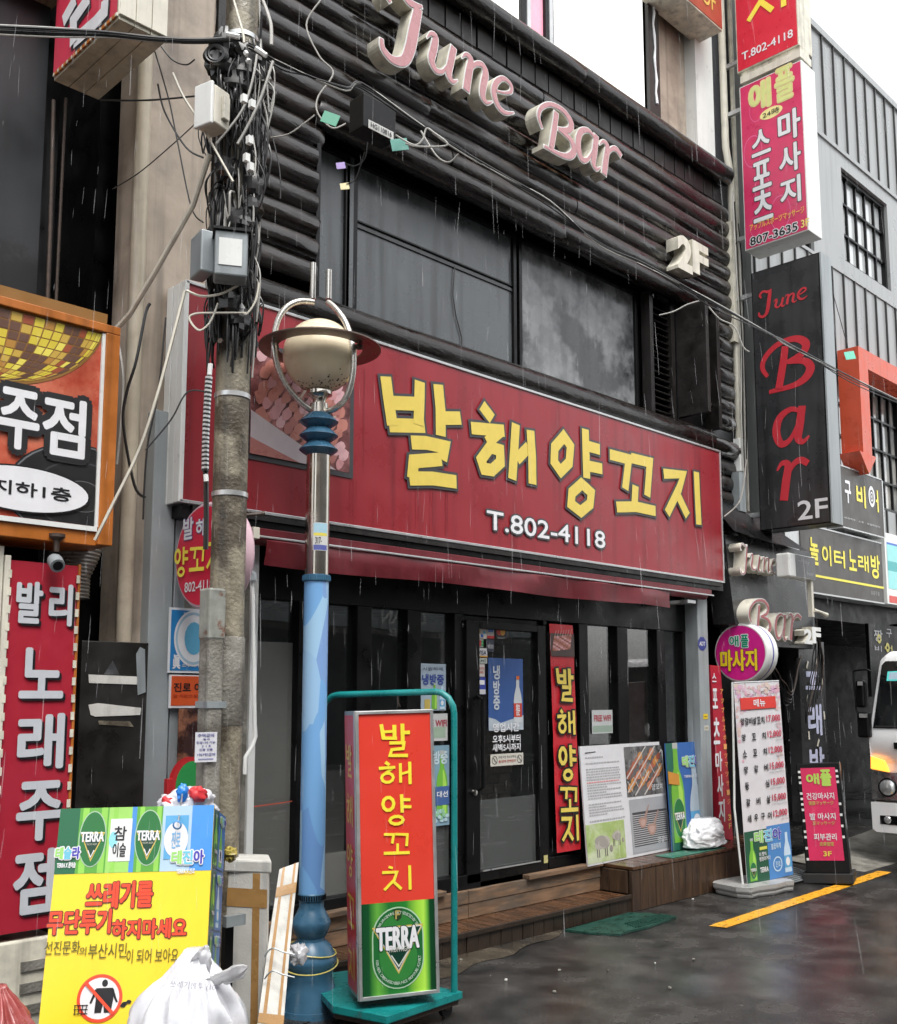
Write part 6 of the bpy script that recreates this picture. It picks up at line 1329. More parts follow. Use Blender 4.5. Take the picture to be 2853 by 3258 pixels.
# ------------------------------------------------------------------ utility pole
PXY = (2.62, 4.06); PR = .080
P = thing('utility_pole', 'stained concrete utility pole with steel bands and step bolts in front of the red sign', 'pole', (PXY[0], PXY[1], 0))
g = MB(); nseg = 60; prof = []
for i in range(nseg + 1):
    z = 7.6 * i / nseg; prof.append((PR * (1.0 - .02 * z / 7) + (.003 if 1.1 < z < 1.9 else 0), z))
g.lathe((PXY[0], PXY[1], 0), prof, M['conc'], 36); g.build('shaft', P)
g = MB(); g.lathe((PXY[0], PXY[1], 0), [(PR + .0035, 1.42), (PR + .006, 1.425), (PR + .006, 1.815), (PR + .0035, 1.82)], M['conc2'], 36); g.build('painted_sleeve', P)
for z in (1.66, 2.48, 2.95, 4.75):
    g = MB(); g.lathe((PXY[0], PXY[1], z), [(PR + .001, -.012), (PR + .004, -.011), (PR + .004, .011), (PR + .001, .012)], M['alu'] if z > 2 else M['greybox'], 36); g.build('steel_band', P)
for z, a in ((1.97, 215), (2.38, 325), (3.15, 215), (1.98, 200)):
    d = Vector((math.cos(R(a)), math.sin(R(a)), .12)); g = MB(); c = Vector((PXY[0], PXY[1], z)); g.tube([c + d * PR, c + d * (PR + .075)], .008, M['rust'], 8); g.tube([c + d * (PR + .07), c + d * (PR + .083)], .013, M['rust'], 8); g.build('step_bolt', P)
F = turned((PXY[0] - .105 - .0, PXY[1] - .055, 0), -35); 
g = MB(); g.box(PXY[0] - .155, PXY[1] - .105, 0, PXY[0] - .075, PXY[1] - .02, 2.02, M['conc2'])
tmp = thing('short_post', 'short square weathered concrete post strapped to the left of the utility pole', 'post', (PXY[0] - .11, PXY[1] - .06, 0)); g.build('post', tmp, bevel=.012)
g = MB(); g.box(PXY[0] - .158, PXY[1] - .108, 1.80, PXY[0] - .072, PXY[1] - .018, 2.03, M['rustcap']); g.build('metal_cap', tmp, bevel=.01)
g = MB(); g.box(PXY[0] - .16, PXY[1] - .11, 1.5, PXY[0] - .06, PXY[1] - .015, 1.53, M['greybox']); g.build('strap', tmp)
# paper notice on the pole
T = thing('paper_notice', 'small white paper notice with blue print taped to the short concrete post', 'notice', (PXY[0], PXY[1] - .1, 1.3))
F = turned((PXY[0] - .165, PXY[1] - .112, 0), -8); a = F.uv(kE(1237, 1055)); b = F.uv(kE(1370, 1240)); g = MB(); g.fbox(F, a[0], b[1], b[0], a[1], .0, .0015, ink(.6, .6, .63)); g.build('sheet', T)
g = MB(); w = b[0] - a[0]; h = a[1] - b[1]; BI = ink(.1, .1, .3)
for s, x0, x1, y0, y1 in (('주택급매', .1, .85, .84, .95), ('월세', .35, .65, .74, .80), ('현금100 가능', .05, .92, .62, .70), ('2 1 8', .3, .7, .50, .57), ('단층 건물', .2, .8, .38, .46), ('1억7천급매', .1, .92, .2, .3), ('010-0000', .15, .85, .08, .14)):
    if s == '010-0000': g.quad(F, a[0] + w * .15, b[1] + h * .08, a[0] + w * .85, b[1] + h * .12, .003, ink(.25, .25, .4)); continue
    text(g, F, s, a[0] + w * x0, b[1] + h * y0, a[0] + w * x1, b[1] + h * y1, .003, BI, bold=.03)
g.build('print', T)
# boxes on the pole
def pbox(name, label, px_tl, px_br, d, ang, depth, m, z=None):
    F = turned(ptd(px_tl, d), ang); a = F.uv(px_tl); b = F.uv(px_br)
    c = F.p((a[0] + b[0]) / 2, (a[1] + b[1]) / 2, -depth / 2)
    T = thing(name, label, 'electrical box', tuple(c)); g = MB(); g.fbox(F, a[0], b[1], b[0], a[1], -depth, 0, m); g.build('case', T, bevel=.008); return T, F, a, b
T, F, a, b = pbox('junction_box', 'cream plastic junction box with hinges high on the cluttered pole', kU(390, 775), kU(525, 1230), 4.42, 14, .11, M['cream'])
F2 = Frame(F.p(a[0], 0, 0) - F.n * .16, F.n, F.v)
g = MB(); g.fbox(Frame(F.p(a[0], 0, -.11), F.n, F.v), .0, b[1] - .01, .11, a[1] + .01, .0, .018, M['white']); g.build('lid', T, bevel=.006)
for k in range(3):
    g = MB(); zz = b[1] + .06 + k * (a[1] - b[1] - .12) / 2; g.fbox(F, a[0] + .045, zz - .022, a[0] + .085, zz + .022, .0, .018, M['cream']); g.build('hinge', T, bevel=.003)
T, F, a, b = pbox('meter_box', 'grey metal meter box with a white label strapped to the pole', kA(1228, 1305), kA(1410, 1580), 4.40, -30, .12, M['greybox'])
g = MB(); w = b[0] - a[0]; h = a[1] - b[1]; g.fbox(F, a[0] + w * .12, b[1] + h * .22, a[0] + w * .82, b[1] + h * .82, .001, .004, M['white']); g.build('label', T)
g = MB(); g.fbox(F, a[0] - .01, a[1], b[0] + .012, a[1] + .012, -.13, .012, M['black']); g.build('rain_lip', T)
T, F, a, b = pbox('side_box', 'narrow pale grey box on the left side of the pole behind the meter box', kA(1150, 1300), kA(1222, 1560), 4.47, -10, .14, M['greybox'])
# white conduit pipe slanting from the pole to the left
T = thing('conduit_pipe', 'long cream conduit pipe slanting down from the pole to the neighbour building', 'pipe', (2.4, 4.3, 4))
pts = [ptd(kA(1195, 880), 4.6), ptd(kA(1100, 1170), 4.7), ptd(kA(880, 1560), 4.9), ptd(kA(740, 1792), 5.0), ptd(kD(730, 300), 5.05)]
g = MB(); g.tube(pts, .014, M['cream'], 8); g.build('pipe', T)
# ------------------------------------------------------------------ cables
def cable(name, label, pts, r, m, sub=6, grp=None, n=6):
    T = thing(name, label, 'cable', tuple(pts[0]), grp); g = MB(); g.tube([Vector(p) for p in smooth([tuple(p) for p in pts], sub)], r, m, n); g.build('strand', T); return T
D = ptd
def run(k, P, d0, d1): n = len(P); return [D(k(*p), d0 + (d1 - d0) * i / max(1, n - 1)) for i, p in enumerate(P)]
grp = 'overhead cables tied to the concrete pole'
T = thing('overhead_cables', 'bundle of black and silver overhead cables running left from the top of the pole', 'cables', (1.8, 4, 4.8))
for i, (dy, m, r_) in enumerate(((0, 'cable', .011), (12, 'cable', .009), (22, 'cable', .01), (-12, 'cablew', .005), (40, 'cablew', .004), (30, 'cable', .006))):
    g = MB(); g.tube([Vector(p) for p in smooth([tuple(q) for q in run(kA, [(-60, 155 + dy), (300, 172 + dy), (600, 190 + dy * .6), (900, 222 + dy * .4), (1150, 232 + dy * .3), (1370, 215 + dy * .3)], 4.2, 4.5)], 6)], r_, M[m], 6); g.build('strand', T)
T = thing('overhead_cables', 'twisted overhead cables crossing the log wall from the pole to the far right', 'cables', (5, 4.2, 4.6))
path = [(880, 300)]
W = [kU(700, 470), kU(900, 540), kY(0, 190 + 140), kY(230, 400), kY(440, 470), kY(560, 540), kY(740, 660), kY(940, 790), kY(1130, 905), kY(1420, 1080), kY(1790, 1295), kR1(0, 30), kR1(310, 215), kR1(700, 440), kR1(1130, 670), kR1(1484, 850)]
W = [kU(700, 420), kU(1000, 590), kU(1240, 700), kU(1608, 820), kJ(0, 500), kJ(300, 715), kJ(560, 880), kJ(860, 1055), kJ(1130, 1215), kV(560, 0 - 60), kV(900, 90), kV(1350, 345), kV(1792, 590), kR1(700, 440), kR1(1130, 670), kR1(1484, 850)]
for i, (o, m, r_) in enumerate(((0, 'cable', .006), (7, 'cablew', .0045), (-6, 'cable', .0045), (12, 'cable', .004))):
    pts = [D((w[0], w[1] + o * math.sin(j * 1.9 + i * 2) + (i * 2)), 4.5 + 1.9 * j / 15 + (2.0 * max(0, j - 11) / 4)) for j, w in enumerate(W)]
    g = MB(); g.tube([Vector(p) for p in smooth([tuple(q) for q in pts], 5)], r_, M[m], 5); g.build('strand', T)
loose = [
 (kU, [(835, 0), (880, 120), (912, 240), (915, 420)], 'pale cable dropping beside the pole top', 'cablew', .009),
 (kU, [(565, 0), (610, 160), (650, 300), (662, 400)], 'thin cream cable over the pole top', 'cream', .006),
 (kU, [(1375, 0), (1240, 230), (1360, 520), (1490, 680), (1350, 900), (1345, 1050), (1480, 1190), (1608, 1150)], 'long pale cable curling down over the logs', 'cablew', .005),
 (kU, [(930, 570), (820, 900), (700, 1160), (600, 1340)], 'grey cable crossing the pole front from upper right', 'cablew', .007),
 (kU, [(910, 1280), (1080, 1245), (1270, 1110), (1320, 1070)], 'short grey cable end on the logs', 'cablew', .004),
 (kU, [(780, 510), (740, 740), (640, 1030), (400, 1340)], 'grey cable crossing the pole front from upper left', 'cablew', .006),
 (kU, [(0, 680), (100, 900), (240, 1120), (420, 1440), (560, 1690)], 'cream cable sweeping from the pillar to the pole', 'cream', .006),
 (kU, [(880, 830), (890, 1100), (990, 1560), (1000, 1850)], 'thin black cable hanging on the logs', 'cable', .004),
 (kU, [(740, 1260), (770, 1450), (760, 1640)], 'thin grey cable right of the pole', 'cablew', .004),
 (kU, [(740, 1400), (850, 1640), (840, 1830), (790, 1960)], 'thin cable bowing away from the pole', 'cable', .004),
 (kA, [(870, 250), (960, 560), (1010, 800), (1090, 1180), (1160, 1270)], 'thin black cable across the beige pillar', 'cable', .004),
 (kA, [(900, 240), (980, 340), (1060, 370), (1110, 340)], 'looping black cable under the overhead bundle', 'cable', .004),
 (kA, [(900, 480), (940, 640), (1060, 840), (1160, 900)], 'slack black cable on the beige pillar', 'cable', .005),
 (kA, [(570, 572), (850, 572), (1150, 545)], 'black stay wire running left across the pillar', 'cable', .005),
 (kA, [(640, 1080), (800, 980), (1000, 810), (1130, 690)], 'thin black wire rising across the pillar', 'cable', .003),
 (kD, [(1180, 50), (1280, 85), (1400, 70), (1510, 15)], 'white cable loop around the pole', 'cream', .006),
 (kD, [(1560, 190), (1400, 190), (1240, 195), (1200, 230), (1260, 300), (1330, 250), (1380, 130)], 'white cable making a teardrop loop beside the pole', 'cream', .0055),
 (kD, [(1640, 0), (1620, 110), (1570, 190), (1545, 195)], 'white cable joining the pole band', 'cream', .0055),
 (kD, [(1170, 50), (1080, 400), (990, 730), (880, 1060), (720, 1390), (600, 1630)], 'long cream cable falling across the grey column', 'cream', .008),
 (kD, [(950, 130), (920, 200), (860, 500), (800, 700), (780, 900), (850, 1280), (920, 1360)], 'black cable hanging down the alley corner', 'cable', .008),
 (kD, [(1340, 700), (1190, 690), (1080, 870), (920, 1060)], 'thin black cable sagging towards the alley', 'cable', .004),
 (kD, [(1050, 220), (1000, 700), (930, 1060), (905, 1500)], 'thin black cable down the grey column', 'cable', .005),
 (kD, [(745, 350), (780, 600), (765, 900), (740, 1150)], 'pale cable beside the orange frame', 'cablew', .006),
 (kD, [(560, 1720), (400, 1730), (560, 1660), (700, 1560)], 'thin cable to the security camera', 'cable', .004),
 (kR1, [(120, 170), (200, 260), (310, 320), (370, 460), (415, 500)], 'pale cable from the shutter to the downpipe', 'cablew', .007),
 (kV, [(1000, 455), (1100, 430), (1200, 380), (1290, 352)], 'pale wire sticking out over the louvre', 'cablew', .006),
 (kR1, [(1000, 0), (1050, 180), (1130, 470)], 'thin black wire hanging over the grey cladding', 'cable', .004),
 (kS, [(1745, 290), (1730, 430), (1700, 540), (1620, 615)], 'grey wire hanging to the corner of the red sign', 'cablew', .006),
]
for k, P_, lab, m, r_ in loose:
    d = 4.5 if k in (kU,) else (4.75 if k in (kA,) else (4.55 if k is kD and P_[0][0] > 1100 else 5.0))
    if k is kR1 and P_[0][0] < 500: d = 8.9
    if k is kR1 and P_[0][0] > 500: d = 10.2
    if k is kV: d = 8.4
    if k is kS: d = 8.7
    if 'over the logs' in lab or 'on the logs' in lab: d = 5.4
    cable('loose_cable', lab, run(k, P_, d, d), r_, M[m], 6, 'loose cables round the pole and walls', 5)
# black clutter of cable slack bound to the pole
T = thing('cable_slack', 'dense tangle of black cable slack bound round the utility pole', 'cables', (PXY[0], PXY[1], 4.2))
r = random.Random(21)
def around(zc, ang, rad): return Vector((PXY[0] + rad * math.cos(R(ang)), PXY[1] + rad * math.sin(R(ang)), zc))
for i in range(14):                                   # lumps of taped slack
    zc = (4.66, 4.6, 4.52, 4.45, 4.02, 3.95, 3.86, 3.76, 3.66, 3.56, 4.36, 3.35, 3.28, 4.56)[i]; a = r.uniform(180, 300)
    q = around(zc, a, PR + .035); g = blob(q, .05 + .03 * (zc > 4.3), .05, .07, M['cable'], i, 14, 10, .5, 2.2, 1, -2, .15); g.build('slack_lump', T, sharp=25)
for i in range(170):                                  # hanging loops
    hi = r.random() < .5; zc = r.uniform(4.3, 4.72) if hi else r.uniform(3.35, 4.1)
    a0 = r.uniform(140, 300); a1 = a0 + r.gauss(0, 25); r0 = PR + r.uniform(.005, .03); out_ = r.uniform(.01, .10 if hi else .055); dz = r.uniform(-.38, -.1)
    pts = [tuple(around(zc, a0, r0)), tuple(around(zc + dz * .45 + r.gauss(0, .03), a0 + (a1 - a0) * .3, r0 + out_)), tuple(around(zc + dz, (a0 + a1) / 2, r0 + out_ * r.uniform(.3, 1))), tuple(around(zc + dz * r.uniform(.2, .7), a1, r0 + out_ * .7)), tuple(around(zc + r.gauss(-.1, .12), a1 + r.gauss(0, 15), r0))]
    g = MB(); g.tube([Vector(p) for p in smooth(pts, 5)], r.choice((.003, .004, .0045, .006)), M['cable'] if r.random() < .88 else M['cablew'], 5); g.build('wire', T)
for i in range(26):                                   # straight risers
    a0 = r.uniform(170, 330); z0 = r.uniform(3.0, 3.6); z1 = z0 + r.uniform(.5, 1.4); k = PR + r.uniform(.005, .02)
    g = MB(); g.tube([Vector(p) for p in smooth([tuple(around(z0 + (z1 - z0) * j / 5, a0 + r.gauss(0, 6), k + abs(r.gauss(0, .012)))) for j in range(6)], 4)], r.choice((.004, .006, .008)), M['cable'] if r.random() < .8 else M['cablew'], 5); g.build('riser', T)
for cx_, cy_, rr_ in ((390, 500, 95), (400, 495, 75), (385, 505, 85)):
    c = D(kU(cx_, cy_), 4.45); g = MB(); rm = rr_ / 2.923 / FPX * 4.45
    for i in range(4): g.tube([c + _rt * (rm + i * .004) * math.cos(t) + Vector((0, 0, 1)) * (rm * 1.0) * math.sin(t) + _fw * (.006 * i) for t in [2 * math.pi * j / 28 for j in range(29)]], .005, M['cable'], 5)
    g.build('coil', T)
for i, (a0, b0, a1, b1) in enumerate(((500, 320, 620, 345), (770, 450, 870, 520), (670, 485, 690, 510), (690, 560, 705, 575))):
    g = MB(); g.tube([D(kU(a0, b0), 4.4), D(kU(a1, b1), 4.4)], .012, M['white'], 6); g.build('white_sleeve', T)
for x_, y_ in ((735, 970), (712, 1305), (684, 1470), (722, 1555), (660, 920)):
    c = D(kU(x_, y_), 4.42); g = MB(); g.box(c.x - .012, c.y - .012, c.z - .018, c.x + .012, c.y + .012, c.z + .018, M['white']); g.build('cable_clip', T)
# bead-wrapped riser cable on the pole
T = thing('riser_cable', 'black riser cable with a silver beaded guard strapped to the left of the pole', 'cable', (2.5, 4, 2.8))
g = MB(); q = [D(kH(*p), 4.5) for p in ((600, 790), (590, 900), (580, 1100), (572, 1300), (576, 1480), (580, 1540), (582, 1800), (578, 2040))]
g.tube(q, .012, M['cable'], 8); g.build('strand', T)
n_ = 44
for i in range(n_):
    t = i / n_; y_ = 800 + t * 680; x_ = 600 - 26 * math.sin(min(1, t * 1.1) * 1.5); c = D(kH(x_, y_), 4.47); g = MB(); g.tube([c - Vector((0, 0, .007)), c + Vector((0, 0, .004))], .0165, M['alu'] if i % 2 == 0 else M['cable'], 8); g.build('bead', T)
g = MB(); g.tube([D(kH(612, 700), 4.47), D(kH(605, 780), 4.47)], .011, M['white'], 8); g.tube([D(kH(578, 1500), 4.47), D(kH(582, 1550), 4.47)], .011, M['white'], 8); g.build('white_sleeve', T)
# cable splice box with number plate hanging on the cable
T = thing('splice_box', 'black cable splice box with a white number plate HG110816 hanging on the crossing cable', 'electrical box', tuple(D(kJ(100, 740), 5.1)))
F = turned(D(kW(455, 100), 5.15), 0)
a = F.uv(kW(462, -20)); b = F.uv(kW(692, 230)); g = MB(); g.fbox(F, a[0], b[1] + .0, b[0], b[1] + .19, -.12, 0, M['black']); g.build('case', T, bevel=.006)
a2 = F.uv(kW(495, 68)); b2 = F.uv(kW(672, 218)); g = MB(); g.fbox(F, a2[0], b2[1], b2[0], b2[1] + (a2[1] - b2[1]) * .98, .001, .004, ink(.5, .5, .48)); g.build('number_plate', T)
g = MB(); h = (a2[1] - b2[1]) * .98; text(g, F, 'HG110816', a2[0] + .015, b2[1] + h * .2, b2[0] - .015, b2[1] + h * .8, .006, BLACK, bold=.04); g.build('lettering', T)
for i, (q, m, lab) in enumerate(((kW(225, 62), ink(.0, .22, .12), 'green plastic tag on the cable left of the splice box'), (kW(718, 248), ink(.02, .22, .17), 'green plastic tag on the cable right of the splice box'), (kW(300, 398), ink(.3, .2, .5), 'small violet tag hanging in front of the grey window'), (kW(328, 545), ink(.6, .55, .3), 'small yellow tag hanging in front of the grey window'), (kR1(1143, 525), ink(.15, .55, .4), 'pale green tag on the cable beside the orange arrow'))):
    d = 5.2 if i < 4 else 9.4; c = D(q, d); s_ = .045 if i < 2 else .024
    if i == 4: s_ = .05
    T = thing('cable_tag', lab, 'tag', tuple(c)); g = MB(); F = turned(c, -40, 8, -20 if i == 0 else 10); g.fbox(F, -s_, -s_ * .8, s_, s_ * .8, -.002, .002, m); g.build('tag', T)
    if i in (2, 3): g = MB(); g.tube([Vector(p) for p in smooth([tuple(D(kW(*p), d)) for p in (((330, 380), (400, 400), (470, 350), (490, 230)) if i == 2 else ((340, 530), (400, 500), (440, 400), (470, 300)))], 5)], .003, M['cable'], 5); g.build('wire', T)
cable('loose_cable', 'white cable looping right of the splice box', [D(kW(*p), 5.15) for p in ((690, 180), (820, 250), (880, 215), (910, 135), (960, 160), (1060, 250), (860, 262), (760, 240))], .005, M['cablew'], 6, 'loose cables round the pole and walls', 5)
cable('loose_cable', 'white cable curl sagging below the crossing cable', [D(kW(*p), 5.3) for p in ((870, 150), (960, 300), (1020, 360), (1080, 370), (1140, 315))], .005, M['cablew'], 6, 'loose cables round the pole and walls', 5)

# ------------------------------------------------------------------ street lamp
LC = Vector((3.28, 4.25, 0)); LD = (LC.x + LC.y) * math.sqrt(.5)
def lz(y): return ptd((621 * 1.592, y * 1.592), LD).z
T = thing('street_lamp', 'street lamp with an ivory globe, steel ring halo and blue patterned pole', 'street lamp', tuple(LC))
gz = lz(712); M['lampsteel'] = mat('weathered_steel', (.5, .47, .42), .2, 1, var=.15, scale=8, rvar=.1, c2=(.3, .26, .2), c2t=(.6, .75))
g = MB(); g.lathe(LC + Vector((0, 0, 0)), [(.001, gz - .197)] + [(.197 * math.sin(R(180 - a)), gz + .197 * math.cos(R(180 - a))) for a in range(8, 180, 8)] + [(.001, gz + .197)], M['globe'], 48); gl = g.build('globe', T)
r = random.Random(8); g = MB()
for i in range(90):
    ph = R(180 - abs(r.gauss(0, 17)) - 20); th = r.uniform(0, 2 * math.pi); d = Vector((math.sin(ph) * math.cos(th), math.sin(ph) * math.sin(th), math.cos(ph))); s_ = r.uniform(.002, .006); c = LC + Vector((0, 0, gz)) + d * .1975
    g.tube([c - d * .002, c + d * .0012], s_, ink(.03, .025, .02), 6)
o = g.build('grime_specks', T); o['kind'] = 'stuff'
g = MB(); rz_ = lz(697)
prof = [(.225, rz_ - .004), (.325, rz_ - .004), (.325, rz_ + .003), (.225, rz_ + .003), (.225, rz_ - .004)]
g.lathe(LC, prof, mat('ring_plate', (.16, .12, .10), .35, .6, var=.2, scale=6), 64); g.build('halo_ring', T)
LU = _rt.normalized()
def side_pt(dx, z, dd=0): return LC + LU * dx + _fw * dd + Vector((0, 0, z - LC.z))
pxm = LD / 2060
for s_, P_ in ((-1, [(604, 526), (604, 598)]), (1, [(637, 540), (637, 598)])):
    g = MB(); g.tube([side_pt((P_[0][0] - 621) * pxm, lz(P_[0][1])), side_pt((P_[1][0] - 621) * pxm, lz(P_[1][1]))], .0165, M['steel'], 14); g.build('finial_tube', T)
arcL = [(606, 604), (580, 606), (556, 620), (539, 648), (532, 690), (537, 730), (552, 768), (580, 802), (610, 824)]
arcR = [(636, 604), (655, 622), (676, 652), (689, 690), (694, 730), (690, 770), (678, 800), (660, 816), (640, 822)]
M['hoop'] = mat('pale_steel_hoop', (.6, .58, .54), .28, .75, var=.1, scale=12)
for arc, dd in ((arcL, -.0), (arcR, .0)):
    g = MB(); g.tube([Vector(p) for p in smooth([tuple(side_pt((x - 621) * pxm, lz(y), dd + (-.10 * math.sin(math.pi * i / 8)))) for i, (x, y) in enumerate(arc)], 4)], .0165, M['hoop'], 12); g.build('hoop', T)
for dx in (-.225, .215):
    g = MB(); c = side_pt(dx, rz_ - .01, -.09); g.lathe(c, [(.0, -.012), (.02, -.01), (.02, .01), (.0, .012)], M['rust'], 12); g.build('clamp', T)
def prof_from(lst): return [(r_, lz(y)) for r_, y in lst]
g = MB(); g.lathe(LC, prof_from([(.0, 776), (.06, 777), (.068, 782), (.068, 790), (.045, 794), (.035, 800), (.035, 806), (.048, 808), (.052, 834), (.0, 834)]), M['lampsteel'], 28); g.build('neck', T)
for k in range(3):
    y0 = 829 + k * 28; g = MB(); g.lathe(LC, prof_from([(.05, y0 - 3), (.062, y0), (.1, y0 + 13), (.103, y0 + 15), (.09, y0 + 19), (.058, y0 + 27), (.0, y0 + 27)]), M['blue'], 36); g.build('blue_fin', T)
g = MB(); g.lathe(LC, prof_from([(.0, 908), (.062, 909), (.0625, 1156), (.0, 1156)]), M['lampsteel'], 36); g.build('steel_shaft', T)
g = MB(); zc = lz(1156); g.lathe(LC, [(.062, zc - .018), (.071, zc - .016), (.071, zc + .016), (.062, zc + .018)], M['blue'], 36)
for i in range(36): a = 2 * math.pi * i / 36; c = LC + Vector((.071 * math.cos(a), .071 * math.sin(a), zc)); g.tube([c - Vector((0, 0, .012)), c + Vector((0, 0, .012))], .0035, M['blue'], 5)
g.build('knurled_collar', T)
def wrapmat():
    m = bpy.data.materials.new('blue_facet_wrap'); m.use_nodes = True; t = m.node_tree; b = t.nodes['Principled BSDF']; b.inputs['Roughness'].default_value = .45
    tc = t.nodes.new('ShaderNodeTexCoord'); mp = t.nodes.new('ShaderNodeMapping'); mp.inputs['Scale'].default_value = (11, 11, 3.6); mp.inputs['Rotation'].default_value = (.5, .35, 0); NL(t, tc.outputs['Object'], mp.inputs[0])
    v = t.nodes.new('ShaderNodeTexVoronoi'); v.inputs['Scale'].default_value = 1.0; NL(t, mp.outputs[0], v.inputs['Vector'])
    sx = t.nodes.new('ShaderNodeSeparateColor'); NL(t, v.outputs['Color'], sx.inputs[0])
    cr = t.nodes.new('ShaderNodeValToRGB'); cr.color_ramp.interpolation = 'CONSTANT'
    stops = [(0, (.14, .3, .6)), (.2, (.17, .38, .68)), (.4, (.33, .54, .74)), (.6, (.2, .34, .62)), (.75, (.3, .5, .72)), (.9, (.2, .42, .66))]
    cr.color_ramp.elements[0].position = 0; cr.color_ramp.elements[0].color = (*stops[0][1], 1); cr.color_ramp.elements[1].position = stops[1][0]; cr.color_ramp.elements[1].color = (*stops[1][1], 1)
    for p_, c_ in stops[2:]: e = cr.color_ramp.elements.new(p_); e.color = (*c_, 1)
    NL(t, sx.outputs[0], cr.inputs[0]); NL(t, cr.outputs[0], b.inputs['Base Color']); return m
g = MB(); g.lathe(LC, prof_from([(.0635, 1163), (.0635, 1400), (.064, 1600), (.0645, 1785)]), wrapmat(), 40); g.build('patterned_wrap', T)
g = MB(); g.lathe(LC, prof_from([(.064, 1783), (.068, 1785), (.068, 1797), (.062, 1800), (.062, 1812), (.066, 1816), (.07, 1820), (.095, 1838), (.098, 1846), (.085, 1862), (.07, 1872), (.072, 1878), (.1, 1888), (.128, 1912), (.130, 1920), (.115, 1932), (.108, 1945), (.125, 1975), (.142, 2010)]) + [(.15, .03), (.155, .0)], M['blue'], 44); g.build('base_casting', T)
zc = lz(1791); g = MB()
for i in range(34): a = 2 * math.pi * i / 34; c = LC + Vector((.069 * math.cos(a), .069 * math.sin(a), zc)); g.tube([c - Vector((0, 0, .012)), c + Vector((0, 0, .012))], .004, M['black'], 5)
g.build('knurled_collar', T)
# number sticker wrapped on the shaft, rusty patch, strings
T2 = thing('number_sticker', 'small sticker with number 317-7 wrapped round the steel lamp shaft', 'sticker', tuple(LC + Vector((0, 0, 2.4))))
def wrap(y0, y1, x0, x1, m, rr_=.0632, name='sheet'):
    a0 = math.asin(max(-1, min(1, (x0 - 621) * pxm / .0628))); a1 = math.asin(max(-1, min(1, (x1 - 621) * pxm / .0628))); g = MB(); N_ = 8; vs = []
    for i in range(N_ + 1):
        a = a0 + (a1 - a0) * i / N_; d = LU * math.sin(a) - Vector((_fw.x, _fw.y, 0)).normalized() * math.cos(a)
        for y in (y1, y0): q = LC + d * rr_; vs.append((q.x, q.y, lz(y)))
    g.add(vs, [(2 * i, 2 * i + 2, 2 * i + 3, 2 * i + 1) for i in range(N_)], m, True); return g.build(name, T2)
wrap(1048, 1103, 616, 643, ink(.6, .6, .58)); wrap(1049, 1068, 617, 642, ink(.35, .55, .65), .0634, 'print'); wrap(1068, 1074, 617, 642, ink(.7, .6, .1), .0634, 'print'); wrap(1092, 1102, 617, 642, ink(.1, .12, .35), .0634, 'print')
g = MB(); cF = Frame(LC + LU * ((629 - 621) * pxm) - Vector((_fw.x, _fw.y, 0)).normalized() * .0645, LU); z0 = lz(1090); text(g, cF, '317-', -.022, z0 - 0, .012, z0 + .035, 0, BLACK, bold=.03); g.build('lettering', T2)
T3 = thing('yellow_string', 'yellow elastic string looped round the blue lamp base', 'string', tuple(LC + Vector((0, 0, .3))))
g = MB(); g.tube([LC + Vector((.125 * math.cos(t), .125 * math.sin(t), .30 + .02 * math.sin(t - .6))) for t in [2 * math.pi * i / 40 for i in range(41)]], .0035, ink(.65, .55, .15), 5); g.tube([LC + Vector((.135 * math.cos(t), .135 * math.sin(t), .235 + .025 * math.sin(t + .8))) for t in [2 * math.pi * i / 40 for i in range(41)]], .0035, ink(.65, .55, .15), 5); g.build('loop', T3)

# ------------------------------------------------------------------ lightbox on a teal trolley
TR = thing('trolley', 'chipped teal hand trolley with a tall bent tube handle carrying the red lightbox', 'trolley', (3.48, 3.95, 0))
g = MB(); FH = Frame((0, 0, 0), (1, 0, 0), (0, 1, 0)); g.prism(FH, [(3.16, 3.92), (3.23, 3.62), (3.76, 3.66), (3.62, 4.36), (3.38, 4.42)], .085, .12, M['teal']); g.build('platform', TR, bevel=.006)
g = MB(); g.prism(FH, [(3.18, 3.93), (3.245, 3.64), (3.745, 3.675), (3.60, 4.34), (3.40, 4.38)], .06, .085, M['rust']); g.build('underframe', TR)
hp = [(3.725, 3.685, .1), (3.725, 3.685, 1.50)]; tl = Vector((3.41, 4.36, 0)); tr2 = Vector((3.725, 3.685, 0)); dv = (tl - tr2); zt_ = 1.575
P_ = [tr2 + Vector((0, 0, .10)), tr2 + Vector((0, 0, 1.0)), tr2 + Vector((0, 0, zt_ - .11))] + [tr2 + dv.normalized() * (.10 - .10 * math.cos(a)) + Vector((0, 0, zt_ - .11 + .11 * math.sin(a))) for a in [R(q) for q in (20, 45, 70, 90)]]
P2_ = [tl - dv.normalized() * (.10 - .10 * math.cos(a)) + Vector((0, 0, zt_ - .125 + .11 * math.sin(a))) for a in [R(q) for q in (90, 70, 45, 20)]] + [tl + Vector((0, 0, zt_ - .125)), tl + Vector((0, 0, 1.0)), tl + Vector((0, 0, .1))]
g = MB(); g.tube(P_ + P2_, .0165, M['teal'], 14); g.build('handle', TR)
for x, y in ((3.28, 3.70), (3.70, 3.72), (3.40, 4.30), (3.58, 4.26)):
    g = MB(); g.lathe((x, y - .012, .035), [(.0, 0), (.035, 0), (.035, .024), (.0, .024)], M['rubber'], 18, (0, 1, 0)); g.build('wheel', TR)
    g = MB(); g.box(x - .018, y - .016, .035, x + .018, y + .016, .062, M['rust']); g.build('fork', TR)
F = turned((3.205, 3.785, .125), -28, .8, 1.3)
T = thing('lightbox_sign', 'tall red lightbox with green beer label standing on the teal trolley', 'sign', (3.38, 3.75, .12))
